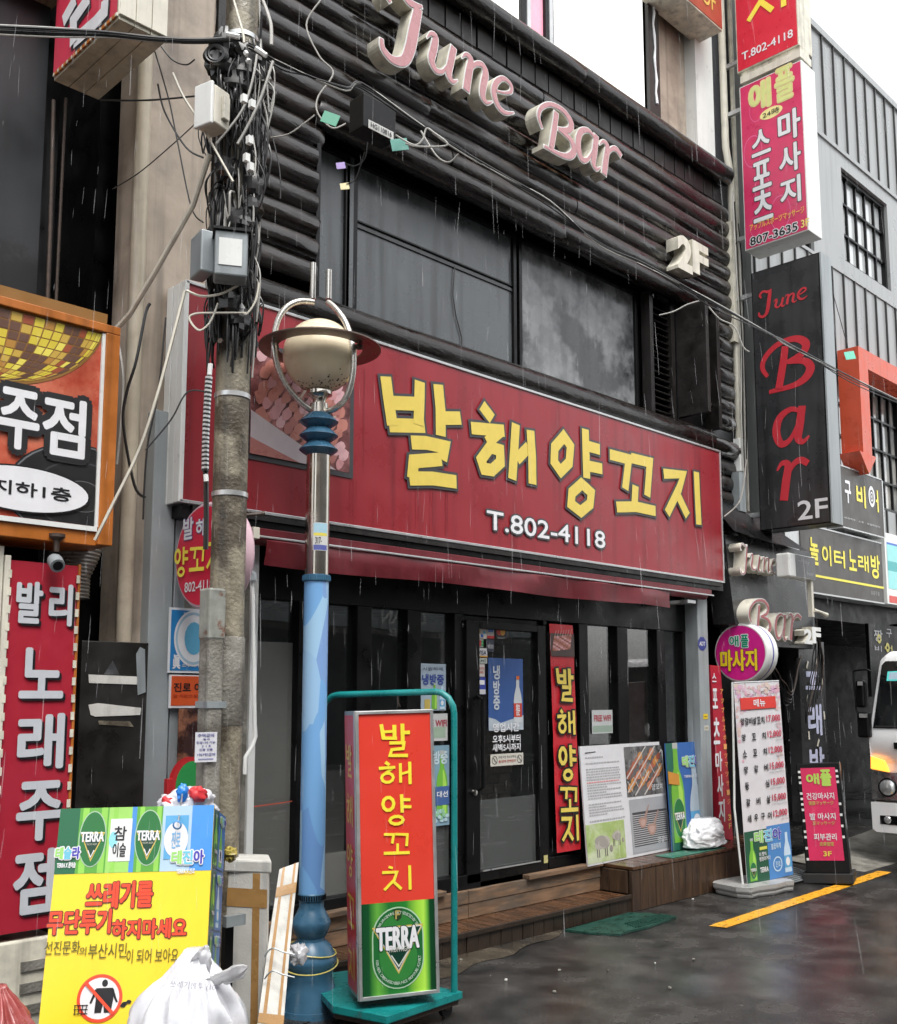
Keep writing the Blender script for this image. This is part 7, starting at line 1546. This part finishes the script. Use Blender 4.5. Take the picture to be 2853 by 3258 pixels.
Q = lambda k_, *p: F.uv(k_(*p))
a = Q(kN, 880, 1365); b = Q(kM, 1293, 1030); u0, v0 = a; u1, v1 = Q(kN, 1390, 1335)[0], Q(kM, 1000, 1030)[1]
M['lbred'] = mat('red_translucent_vinyl', (.68, .05, .03), .35, var=.03, scale=4)
g = MB(); g.fbox(F, u0, v0, u1, v1, -.25, -.004, M['greybox']); g.build('case', T)
g = MB(); fr_ = .016
for q in ((u0, v0, u0 + fr_, v1), (u1 - fr_, v0, u1, v1), (u0 + fr_, v0, u1 - fr_, v0 + fr_), (u0 + fr_, v1 - fr_, u1 - fr_, v1)): g.fbox(F, *q, -.004, .008, M['alu'])
g.build('frame', T, bevel=.002)
vm = Q(kN, 1100, 735)[1]
g = MB(); g.fbox(F, u0 + fr_, vm, u1 - fr_, v1 - fr_, -.004, .0, M['lbred']); g.build('red_panel', T)
FS = Frame(F.p(u0 - .001, 0, -.25), F.n, F.v); g = MB(); g.fbox(FS, .012, v0 + .02, .225, v1 - .02, 0, .002, ink(.6, .035, .035)); g.fbox(FS, .232, v0, .25, v1, 0, .004, M['alu']); g.build('side_panel', T)
g = MB()
for ch, tl_, br_, k_ in (('발', (905, 1130), (1130, 1350), kM), ('해', (905, 1400), (1140, 1555), kM), ('양', (920, 1635), (1140, 1835), kM), ('꼬', (1030, 300), (1200, 430), kN), ('치', (1025, 515), (1215, 655), kN)):
    a = F.uv(k_(*tl_)); b = F.uv(k_(*br_)); brush(g, F, ch, a[0], b[1], b[0], a[1], .003, ink(.85, .72, .05), wk=.78)
g.build('brush_lettering', T)
g = MB()
for i, ch in enumerate('발해양꼬치'):
    vt = v1 - .16 - i * .235; brush(g, FS, ch, .05, vt - .15, .19, vt, .004, ink(.75, .5, .05), wk=.8)
g.build('side_lettering', T)
# beer label print with a lit bottle body
def bottle_mat():
    m = bpy.data.materials.new('printed_bottle_green'); m.use_nodes = True; t = m.node_tree; b = t.nodes['Principled BSDF']; b.inputs['Roughness'].default_value = .3
    tc = t.nodes.new('ShaderNodeTexCoord'); vt = t.nodes.new('ShaderNodeVectorMath'); vt.operation = 'DOT_PRODUCT'; NL(t, tc.outputs['Object'], vt.inputs[0]); vt.inputs[1].default_value = F.u
    r = t.nodes.new('ShaderNodeMapRange'); c0 = F.o.dot(F.u); r.inputs[1].default_value = c0 + u0; r.inputs[2].default_value = c0 + u1; NL(t, vt.outputs['Value'], r.inputs[0])
    cr = t.nodes.new('ShaderNodeValToRGB'); E_ = cr.color_ramp.elements; E_[0].position = .0; E_[0].color = (.003, .045, .015, 1); E_[1].position = 1; E_[1].color = (.003, .04, .015, 1)
    for p_, c_ in ((.13, (.006, .07, .02)), (.17, (.04, .2, .03)), (.24, (.12, .38, .05)), (.38, (.015, .16, .03)), (.6, (.02, .2, .03)), (.74, (.3, .62, .05)), (.82, (.42, .75, .08)), (.87, (.1, .35, .04)), (.9, (.004, .05, .015))): e = E_.new(p_); e.color = (*c_, 1)
    NL(t, r.outputs[0], cr.inputs[0]); NL(t, cr.outputs[0], b.inputs['Base Color']); return m
g = MB(); g.fbox(F, u0 + fr_, v0 + fr_, u1 - fr_, vm, -.004, .0, bottle_mat()); g.build('beer_print', T)
g = MB(); cu_, cv_ = Q(kN, 1125, 1010); L1 = Q(kN, 962, 1010)[0]; L2 = Q(kN, 1290, 1010)[0]; tp = Q(kN, 1125, 765)[1]; bt_ = Q(kN, 1130, 1285)[1]; w = (L2 - L1); h = tp - bt_; cm = (L1 + L2) / 2
def capsule(w, h, k=16, sc=1): 
    P = []; ry = h * .36
    for i in range(k + 1): a = R(180 * i / k); P.append((cm + w / 2 * math.cos(a), tp - ry + ry * math.sin(a) - (1 - sc) * .0))
    for i in range(k + 1): a = R(180 + 180 * i / k); P.append((cm + w / 2 * math.cos(a), bt_ + ry + ry * math.sin(a)))
    return P
g.poly(F, capsule(w, h), .0015, ink(.38, .55, .38))
def shrink(P, d): 
    c = ((L1 + L2) / 2, (tp + bt_) / 2); return [(c[0] + (a - c[0]) * (1 - 2 * d / w), c[1] + (b - c[1]) * (1 - 2 * d / h)) for a, b in P]
GB2 = ink(.012, .13, .03); g.poly(F, shrink(capsule(w, h), .006), .002, GB2); g.poly(F, shrink(capsule(w, h), .034), .0025, ink(.03, .2, .04))
yt = Q(kN, 1125, 885)[1]; yb = Q(kN, 1130, 1190)[1]
tri = [(L1, yt), (cm, yb), (L2, yt)]; g.poly(F, tri, .0032, ink(.6, .45, .1)); c = (cm, yt - (yt - yb) * .36)
g.poly(F, [(c[0] + (a - c[0]) * .93, c[1] + (b - c[1]) * .92) for a, b in tri], .0038, ink(.6, .62, .6)); g.poly(F, [(c[0] + (a - c[0]) * .88, c[1] + (b - c[1]) * .87) for a, b in tri], .0044, ink(.006, .04, .025))
textpx(g, F, 'TERRA', kN(985, 900), kN(1262, 1022), .0055, WHITE, bold=.07, out=ink(.006, .04, .025), ow=.004); textpx(g, F, 'FROM AGM', kN(1070, 1020), kN(1198, 1042), .0055, ink(.5, .5, .45), bold=.03)
tv = [(cm - .035, yt - (yt - yb) * .60), (cm, yt - (yt - yb) * .84), (cm + .045, yt - (yt - yb) * .55)]; stroke(g, F, [(a, b, .006) for a, b in tv], .005, ink(.6, .65, .6))
def arc_text(s, rx, ry, cy, a0, a1, hh, inward=False):
    for i, ch in enumerate(s):
        if ch == ' ': continue
        a = R(a0 + (a1 - a0) * i / (len(s) - 1)); x = cm + rx * math.cos(a); y = cy + ry * math.sin(a); tq = Vector((-math.sin(a) * rx, math.cos(a) * ry)).normalized() * (1 if a1 > a0 else -1)
        nq = Vector((-tq.y, tq.x)); vs, fs, asp = glyphs(ch, 0); ww = hh * asp; ww = min(ww, hh * .9)
        g.add([F.p(x + tq.x * (p - .5) * ww + nq.x * (q - .5) * hh, y + tq.y * (p - .5) * ww + nq.y * (q - .5) * hh, .0036) for p, q in vs], fs, ink(.5, .62, .5))
arc_text('AUSTRALIAN GENUINE MALT SELECTED BY TERRA', w * .41, h * .29, tp - h * .36, 165, 15, .013)
arc_text('100% REAL CARBONATED BEER MADE FROM PURE AG MALT', w * .41, h * .29, bt_ + h * .36, 178, 362, .013)
text(g, F, 'F', cm - .012, yt + .03, cm + .012, yt + .07, .0036, ink(.4, .32, .1), bold=.05); g.poly(F, [(cm - .022, yt + .075), (cm - .018, yt + .035), (cm, yt + .02), (cm + .018, yt + .035), (cm + .022, yt + .075)], .0030, ink(.02, .05, .02))
g.build('printed_label', T)
g = MB(); c = tr2 * .5 + tl * .5 + Vector((0, 0, zt_ - .03)); c = P_[-1] * .62 + P2_[0] * .38; g.tube([c, c - Vector((0, 0, .05)), c - Vector((-.012, 0, .07))], .006, M['rust'], 6); g.build('hook', TR)

# ------------------------------------------------------------------ yellow litter warning board
T = thing('litter_board', 'tilted yellow board warning against dumping rubbish with a beer strip along its top', 'board', (2.0, 3.7, 0))
TLp = ptd(kF(385, 145), 4.02); F = turned(TLp, -43, 14, 1.2)
Q = lambda k_, *p: F.uv(k_(*p))
WB = Q(kF, 1356, 130)[0]; yb_ = -1.12
HS = Q(kF, 305, 562)[1]
M['yel'] = mat('yellow_board', (.82, .62, .03), .35, var=.04, scale=3, stain=.05)
g = MB(); g.fbox(F, 0, yb_, WB, 0, -.012, 0, M['yel']); g.build('board', T)
# tapered box behind with bottle print on the right side
g = MB(); dpt = .30; g.fbox(F, .01, yb_, WB - .006, -.006, -dpt, -.013, ink(.03, .12, .3)); g.build('back_box', T)
FSd = Frame(F.p(WB - .005, 0, 0), -F.n, F.v); g = MB()
for i in range(5):
    t0_ = -.01 - i * .225; g.quad(FSd, .02, t0_ - .215, dpt - .01, t0_, .001, ink(.02, .1, .08)); g.quad(FSd, .14, t0_ - .215, dpt - .01, t0_, .0015, ink(.05, .16, .42))
    beer(g, FSd, .085, t0_ - .205, .19, .002, w=.075); soju(g, FSd, .20, t0_ - .205, .16, .002, w=.065, body=GL if i % 2 == 0 else SK2, lab=WHITE if i % 2 == 0 else None, txt='참이슬' if i % 2 == 0 else None)
    tejina(g, FSd, .15, t0_ - .045, .28, t0_ - .012, .006, '테슬라' if i % 2 else '테진아')
g.build('side_print', T)
g = MB(); bx = lambda x_: x_ * WB
for a0, a1, m in ((0, .13, ink(.01, .12, .05)), (.13, .32, ink(.10, .34, .04)), (.32, .47, ink(.3, .58, .12)), (.47, .5, ink(.06, .25, .6)), (.5, .67, ink(.10, .34, .04)), (.67, .86, ink(.4, .55, .68)), (.86, 1, ink(.06, .27, .68))): g.quad(F, bx(a0), HS, bx(a1), 0, .001, m)
for a0, a1 in ((.15, .19), (.27, .31), (.35, .38), (.52, .55), (.63, .66)): g.quad(F, bx(a0), HS, bx(a1), 0, .0015, ink(.25, .55, .08))
g.build('beer_strip', T)
g = MB()
for cx_ in (.225, .585): 
    cu_, cv_ = bx(cx_), HS * .5; w = WB * .165; h = -HS * .86
    g.disc(F, cu_, cv_ + .005, w / 2 + .004, h / 2, .0022, ink(.35, .5, .35)); g.disc(F, cu_, cv_ + .005, w / 2, h / 2 - .004, .0028, ink(.015, .15, .035))
    tri = [(cu_ - w * .48, cv_ + h * .14), (cu_, cv_ - h * .38), (cu_ + w * .48, cv_ + h * .14)]; g.poly(F, tri, .0034, ink(.6, .45, .1)); g.poly(F, [(cu_ + (a - cu_) * .88, cv_ + (b - cv_) * .84) for a, b in tri], .004, ink(.006, .045, .025))
    text(g, F, 'TERRA', cu_ - w * .46, cv_ - h * .03, cu_ + w * .46, cv_ + h * .15, .005, WHITE, bold=.07); text(g, F, 'FROM AGM', cu_ - w * .2, cv_ - h * .09, cu_ + w * .2, cv_ - h * .055, .005, ink(.5, .5, .4), bold=.0)
    stroke(g, F, [(cu_ - w * .12, cv_ - h * .18, .004), (cu_, cv_ - h * .3, .004), (cu_ + w * .12, cv_ - h * .18, .004)], .005, WHITE)
g.fbox(F, bx(.335), HS * .83, bx(.475), HS * .18, .002, .0026, ink(.66, .67, .66)); textpx(g, F, '참', kF(728, 258), kF(800, 345), .004, BLACK, bold=.03); textpx(g, F, '이슬', kF(718, 362), kF(795, 450), .004, BLACK, bold=.03); g.disc(F, bx(.36), HS * .5, .016, .03, .0032, ink(.25, .6, .7))
g.fbox(F, bx(.69), HS * .82, bx(.84), HS * .15, .002, .0026, ink(.1, .35, .62)); g.disc(F, bx(.765), HS * .52, .045, .065, .0034, WHITE, 28); text(g, F, '진로', bx(.735), HS * .66, bx(.795), HS * .4, .004, SKB, bold=.03)
a = Q(kF, 350, 468); b = Q(kF, 520, 365); tejina(g, F, a[0], a[1], b[0], b[1] - .012, .0075, '테슬라'); a = Q(kF, 1085, 500); b = Q(kF, 1300, 405); tejina(g, F, a[0], a[1], b[0], b[1], .0075)
textpx(g, F, 'TERRA X 참이슬', kF(365, 485), kF(480, 520), .005, WHITE, bold=.05); textpx(g, F, 'TERRA X 진로', kF(1120, 525), kF(1235, 555), .005, WHITE, bold=.05)
g.build('beer_print', T)
g = MB(); OR = ink(.72, .06, .02)
textpx(g, F, '쓰레기를', kF(555, 610), kF(965, 770), .004, OR, bold=.06, out=ink(.12, .02, .02), ow=.003)
def line2(s, p0, p1, hgt, m, **k_):
    pass
textpx(g, F, '무단투기', kF(308, 790), kF(700, 935), .004, OR, bold=.062, out=ink(.12, .02, .02), ow=.003); textpx(g, F, '하지마세요', kF(715, 848), kF(1180, 960), .004, OR, bold=.062, out=ink(.12, .02, .02), ow=.003)
textpx(g, F, '선진문화', kF(288, 985), kF(505, 1065), .004, ink(.12, .1, .01), bold=.01); textpx(g, F, '의', kF(508, 1020), kF(545, 1075), .004, ink(.12, .1, .01), bold=.01); textpx(g, F, '부산시민', kF(565, 1000), kF(800, 1088), .004, ink(.12, .1, .01), bold=.01); textpx(g, F, '이 되어 보아요.', kF(806, 1035), kF(1140, 1115), .004, ink(.12, .1, .01), bold=.01)
g.build('lettering', T)
g = MB(); c = Q(kF, 632, 1345); RR = abs(Q(kF, 775, 1340)[0] - Q(kF, 487, 1340)[0]) / 2; KR = ink(.72, .07, .03)
g.disc(F, c[0], c[1], RR, RR, .002, WHITE, 40); g.disc(F, c[0], c[1], RR, RR, .0028, KR, 40, inner=.86)
x, y = c[0] + .015, c[1]; g.disc(F, x, y + RR * .62, RR * .13, RR * .15, .0034, BLACK, 16); g.poly(F, [(x - .03, y + RR * .42), (x + .03, y + RR * .42), (x + .034, y - RR * .05), (x + .028, y - RR * .6), (x + .004, y - RR * .6), (x, y - RR * .1), (x - .006, y - RR * .6), (x - .03, y - RR * .6), (x - .028, y)], .0034, BLACK)
stroke(g, F, [(x + .028, y + RR * .36, .010), (x + .04, y, .008), (x + .048, y - RR * .18, .007)], .0034, BLACK); stroke(g, F, [(x - .028, y + RR * .36, .010), (x - .04, y, .008), (x - .046, y - RR * .2, .007)], .0034, BLACK)
for q in ((.075, -.25), (.09, -.18), (.07, -.33)): g.disc(F, x + q[0], y + RR * q[1], .010, .007, .0034, BLACK, 6)
for i in range(4): stroke(g, F, [(c[0] - .085 + i * .014, y - RR * .25, .003), (c[0] - .083 + i * .012, y - RR * .65, .003)], .0034, BLACK)
for i in range(3): stroke(g, F, [(c[0] - .088, y - RR * (.27 + .17 * i), .003), (c[0] - .038, y - RR * (.27 + .17 * i), .003)], .0036, BLACK)
d = Vector((1, -1)).normalized() * RR * .93; stroke(g, F, [(c[0] - d.x, c[1] - d.y, RR * .14), (c[0] + d.x, c[1] + d.y, RR * .14)], .0045, KR); g.build('pictogram', T)
# ------------------------------------------------------------------ rubbish bags, foam boxes
M['bagw'] = mat('thin_white_bag', (.64, .65, .68), .2, var=.1, scale=6, bump=.2, bscale=18, c2=(.4, .37, .38), c2t=(.52, .7), rvar=.1)
for k_ in ('bagw', 'bag'):
    b_ = M[k_].node_tree.nodes['Principled BSDF']; b_.inputs['Subsurface Weight'].default_value = .5; b_.inputs['Subsurface Radius'].default_value = (.06, .06, .06); b_.inputs['Subsurface Scale'].default_value = 1
T = thing('rubbish_bag', 'knotted white rubbish bag with two ears standing in front of the yellow board', 'bag', (1.95, 3.2, 0))
cb = ptd(kF(1225, 1420), 3.55); g = bagmesh(cb.x, cb.y, .0, .72, .205, .205, M['bagw'], 3); g.build('sack', T, sharp=180)
KN = ptd(kF(1270, 1165), 3.52)
g = flap([KN - Vector((0, 0, .06)), KN, ptd(kF(1285, 1090), 3.5), ptd(kF(1303, 1040), 3.5), ptd(kF(1306, 1008), 3.5)], (.05, .035, .03, .02, .004), -_fw, M['bagw'], 2); g.build('ear', T, sharp=180)
g = flap([KN + Vector((.0, 0, -.07)), ptd(kF(1380, 1225), 3.47), ptd(kF(1450, 1200), 3.45), ptd(kF(1520, 1165), 3.43), ptd(kF(1568, 1148), 3.43)], (.05, .02, .024, .022, .004), -_fw, M['bagw'], 7); g.build('ear', T, sharp=180)
g = flap([KN - Vector((0, 0, .10)), ptd(kF(1200, 1190), 3.5), ptd(kF(1170, 1180), 3.5)], (.06, .035, .006), -_fw, M['bagw'], 11); g.build('ear', T, sharp=180)
FF = turned(ptd(kF(1075, 1262), 3.28), -38, 22, -6); g = MB(); text(g, FF, '쓰레기봉투 (100', 0, -.010, .15, .014, 0, ink(.2, .2, .24), bold=0); g.build('print', T)
T = thing('red_bag', 'dull red plastic bag slumped at the bottom left corner', 'bag', (1.4, 3.0, 0))
cb = ptd(kF(20, 1420), 3.5); M['rbag'] = mat('red_plastic_bag', (.3, .06, .055), .3, var=.2, scale=8, bump=.5, bscale=14)
g = bagmesh(cb.x - .02, cb.y, .0, .62, .16, .16, M['rbag'], 6); g.build('sack', T, sharp=180)
T = thing('hanging_bag', 'crumpled white bag with red print hanging on the pole above the yellow board', 'bag', (2.4, 3.9, 1.2))
cb = ptd(kF(1190, 95), 4.42); g = blob((cb.x, cb.y, cb.z - .03), .125, .09, .075, M['bagw'], 12, 50, 30, .35, 1.7, .8, -3, .08); g.build('sack', T, sharp=180)
for q, s_ in ((kF(1250, 60), .035), (kF(1075, 105), .03)):
    c = ptd(q, 4.36); g = blob(tuple(c), s_ * 1.2, s_, s_, RED, 5, 16, 10, .3); g.build('red_print', T)
c = ptd(kF(1155, 45), 4.30); g = blob(tuple(c), .026, .02, .035, ink(.02, .2, .6), 2, 16, 12, .4, 3, 1, -3, .1); g.build('blue_knot', T)
g = MB(); g.tube([c, ptd(kF(1145, 130), 4.1), ptd(kF(1128, 230), 3.98)], .0035, M['greybox'], 6); g.build('cord', T)
g = MB(); c = ptd(kF(1122, 248), 3.97); g.lathe(c, [(.012, -.003), (.018, 0), (.012, .003)], ink(.1, .3, .6), 16, tuple(-_fw)); g.build('tag_ring', T)
# foam box and leaning taped panel
def slab(name, root, P, th, m, strips=(), bow=0, seg=10):
    """thick sheet from corners tl, tr, br, bl; strips = (s0, t0, s1, t1, material) in sheet coordinates"""
    tl_, tr_, br_, bl_ = [Vector(p) for p in P]; nn = (tr_ - tl_).cross(bl_ - tl_).normalized(); nn = nn if nn.dot(_fw) < 0 else -nn
    def at(s, t, o=0): return (tl_ * (1 - s) + tr_ * s) * (1 - t) + (bl_ * (1 - s) + br_ * s) * t + nn * (o + bow * math.sin(math.pi * t))
    g = MB(); vs = []
    for i in range(seg + 1):
        t = i / seg; vs += [at(0, t), at(1, t), at(1, t, -th), at(0, t, -th)]
    g.add(vs, [(i * 4 + j, i * 4 + (j + 1) % 4, i * 4 + 4 + (j + 1) % 4, i * 4 + 4 + j) for i in range(seg) for j in range(4)] + [(0, 1, 2, 3), (seg * 4 + 3, seg * 4 + 2, seg * 4 + 1, seg * 4)], m); o = g.build(name, root)
    for k, (s0, t0, s1, t1, mm) in enumerate(strips):
        g = MB(); vs = []
        for i in range(seg + 1):
            t = t0 + (t1 - t0) * i / seg; vs += [at(s0, t, .0015 + k * .0006), at(s1, t, .0015 + k * .0006)]
        g.add(vs, [(i * 2, i * 2 + 1, i * 2 + 3, i * 2 + 2) for i in range(seg)], mm); g.build('tape', root)
    return o
T = thing('foam_box', 'upright white styrofoam box with a cross of brown tape behind the white bag', 'box', (2.8, 4.1, 0))
d = 4.62; tl_ = ptd(kX(560, 735), d + .05); tr_ = ptd(kX(948, 755), d); br_ = Vector((tr_.x - .01, tr_.y - .02, 0)); bl_ = Vector((tl_.x - .01, tl_.y - .02, 0))
slab('box_front', T, (tl_, tr_, br_, bl_), .02, M['foam'], ((.68, .0, .84, .99, M['tape']), (.0, .085, 1, .185, M['tape'])))
bk = Vector((.10, .14, 0)); g = MB(); g.add([tuple(p) for p in (tr_, tr_ + bk, br_ + bk, br_, tl_ + bk, bl_ + bk, tl_, bl_)], [(0, 1, 2, 3), (1, 4, 5, 2), (4, 6, 7, 5)], M['foam']); g.build('box_side', T)
lid = [tl_ + Vector((-.01, -.012, .0)), tr_ + Vector((.012, -.012, .0)), tr_ + bk + Vector((.012, .01, .0)), tl_ + bk + Vector((-.01, .01, .0))]; g = MB(); g.add([tuple(p) for p in lid] + [tuple(p + Vector((0, 0, .055))) for p in lid], [(0, 1, 5, 4), (1, 2, 6, 5), (4, 5, 6, 7), (2, 3, 7, 6), (3, 0, 4, 7), (3, 2, 1, 0)], M['foam']); g.build('lid', T, bevel=.008)
T = thing('taped_foam_board', 'long white foam panel with brown tape strips leaning between the box and the lamp base', 'panel', (3.0, 4.0, 0))
P4 = [ptd(kX(1050, 715), 4.85), ptd(kX(1216, 655), 4.9), ptd(kX(1082, 2080), 4.42), ptd(kX(860, 2050), 4.35)]
slab('panel', T, P4, .028, M['foam'], ((.16, .0, .3, .97, M['tape']), (.74, .0, .86, .97, M['tape']), (.0, .125, 1, .19, M['tape']), (.0, .93, 1, .99, M['tape'])), bow=-.03, seg=16)
for yy in (1405, 1600):
    g = MB(); g.tube([Vector(p) for p in smooth([tuple(ptd(kX(*p), 4.55 if yy < 1500 else 4.48)) for p in ((920, yy + 60), (985, yy - 10), (1080, yy + 20), (1180, yy + 45))], 4)], .0035, M['greybox'], 5); g.build('twine', T)
T = thing('plastic_scrap', 'small crumpled white plastic scrap caught between the foam panel and the lamp', 'scrap', (3.1, 4.1, .6)); c = ptd(kX(1215, 1445), 4.9); g = blob(tuple(c), .045, .03, .045, M['bagw'], 22, 24, 16, .5, 2.5, 1, -3, .15); g.build('scrap', T)
T = thing('steel_stake', 'grey steel strap and dark plank standing between the yellow board and the foam box', 'stake', (2.6, 4.0, 0))
g = MB(); p0 = ptd(kX(612, 1190), 4.5); g.box(p0.x - .02, p0.y - .01, 0, p0.x + .02, p0.y + .02, p0.z, M['black']); g.build('dark_plank', T); g = MB(); p0 = ptd(kX(640, 1150), 4.47); g.box(p0.x - .045, p0.y - .03, p0.z - .022, p0.x + .05, p0.y + .0, p0.z + .022, M['greybox']); g.build('strap', T)
T = thing('yellow_crumple', 'small dirty yellow foil scrap wedged beside the pole at board height', 'scrap', (2.6, 4, 1)); c = ptd(kX(630, 585), 4.42); g = blob(tuple(c), .03, .025, .03, mat('dirty_foil', (.35, .28, .06), .4, var=.5, scale=30), 23, 16, 12, .5, 2.5, 1, -3, .15); g.build('scrap', T)
# red scratch on the first pane
T = thing('red_tape_line', 'thin red scratched tape line across the leftmost glass pane', 'tape', (3.4, 4.86, .9)); F = face_y(4.862); g = MB(); stroke(g, F, [(*F.uv(kE(1570, 1530)), .006), (*F.uv(kE(1792, 1500)), .005), (*F.uv(kN(460, 95)), .005)], .001, ink(.6, .1, .06)); g.build('tape', T)

# ------------------------------------------------------------------ litter on the road
r = random.Random(31)
for i, p in enumerate([kB(*q) for q in ((1225, 1550), (1445, 1528), (1255, 1275), (770, 1190), (1310, 1690), (680, 1590), (375, 1645), (118, 1530), (955, 1590), (1440, 1185), (1700, 1300), (650, 1712))]):
    q = on(2, .004, p)
    if q.x > 12: continue
    T = thing('litter_bit', 'tiny pale scrap of litter on the wet asphalt', 'litter', tuple(q), 'scraps of litter scattered on the wet road'); g = blob((q.x, q.y, .006), r.uniform(.006, .016), r.uniform(.005, .011), .006, M['conc2'] if i % 3 else M['foam'], i, 10, 6, .5, 2); g.build('scrap', T)

# ------------------------------------------------------------------ buildings across the street (seen only in the glass)
def across(name, label, x0, x1, h, m, sign=None, y=-3.6):
    T = thing(name, label, 'building', ((x0 + x1) / 2, y - 2, 0)); g = MB(); g.box(x0, y - 4, 0, x1, y, h, m); g.build('wall', T)
    z = 3.4
    while z < h - 1.5:
        x = x0 + .7
        while x < x1 - 1.5:
            g = MB(); g.box(x, y, z, x + 1.1, y + .03, z + 1.3, M['black']); o = g.build('window', T); g = MB(); g.box(x + .06, y + .03, z + .06, x + 1.04, y + .034, z + 1.24, M['bwin']); g.build('pane', o); x += 1.9
        z += 2.7
    g = MB(); g.box(x0 + .3, y, 0, x1 - .3, y + .05, 2.6, M['blackboard']); g.build('shopfront', T); g = MB(); g.box(x0 + .2, y, 2.7, x1 - .2, y + .2, 3.2, M['greybox']); g.build('fascia', T); return T
across('tiled_building', 'brown tiled building across the street behind the viewer', -9, 1.2, 7.5, M['beige'])
T = across('hotel_building', 'dark hotel building across the street with pale raised lettering', 1.3, 13.4, 8.2, mat('pale_render', (.42, .42, .4), .6, var=.15, stain=.3))
FB_ = Frame((12.55, -3.38, 0), (-1, 0, 0)); g = MB()
text(g, FB_, 'URBAN', 0, 2.80, 1.0, 3.02, 0, M['white'], bold=.05); text(g, FB_, 'HOTEL', .3, 2.60, .85, 2.73, 0, M['white'], bold=.04); g.build('lettering', T)
across('grey_block', 'pale grey block across the street further along', 13.5, 16.4, 6.0, M['greymetal'])

# ------------------------------------------------------------------ rain
M['rain'] = bpy.data.materials.new('rain'); M['rain'].use_nodes = True; t = M['rain'].node_tree; t.nodes.remove(t.nodes['Principled BSDF'])
a_ = t.nodes.new('ShaderNodeBsdfTransparent'); b_ = t.nodes.new('ShaderNodeBsdfDiffuse'); b_.inputs[0].default_value = (.9, .9, .92, 1); c_ = t.nodes.new('ShaderNodeMixShader'); c_.inputs[0].default_value = .1
NL(t, a_.outputs[0], c_.inputs[1]); NL(t, b_.outputs[0], c_.inputs[2]); NL(t, c_.outputs[0], t.nodes['Material Output'].inputs[0])
r = random.Random(77); g = MB()
for i in range(1100):
    d = 1.3 + 5.5 * r.random() ** .8; sx = r.uniform(-.46, .46) * d; z = r.uniform(1.0, 1.55 + .75 * d)
    p = CAM + Vector((_fw.x, _fw.y, 0)).normalized() * d + _rt * sx; p.z = z
    if p.y > 4.3: continue
    L = r.uniform(.02, .12); tl_ = Vector((-.05 + r.gauss(0, .03), -.07 + r.gauss(0, .04), -1)).normalized(); w_ = r.uniform(.0004, .001)
    g.tube([p, p + tl_ * L * .5, p + tl_ * L], [w_ * .3, w_, w_ * .6], M['rain'], 4, cap=False)
tag(g.build('rain'), 'falling rain drops in the street air', '', kind='stuff')
bpy.data.objects.remove(_to)
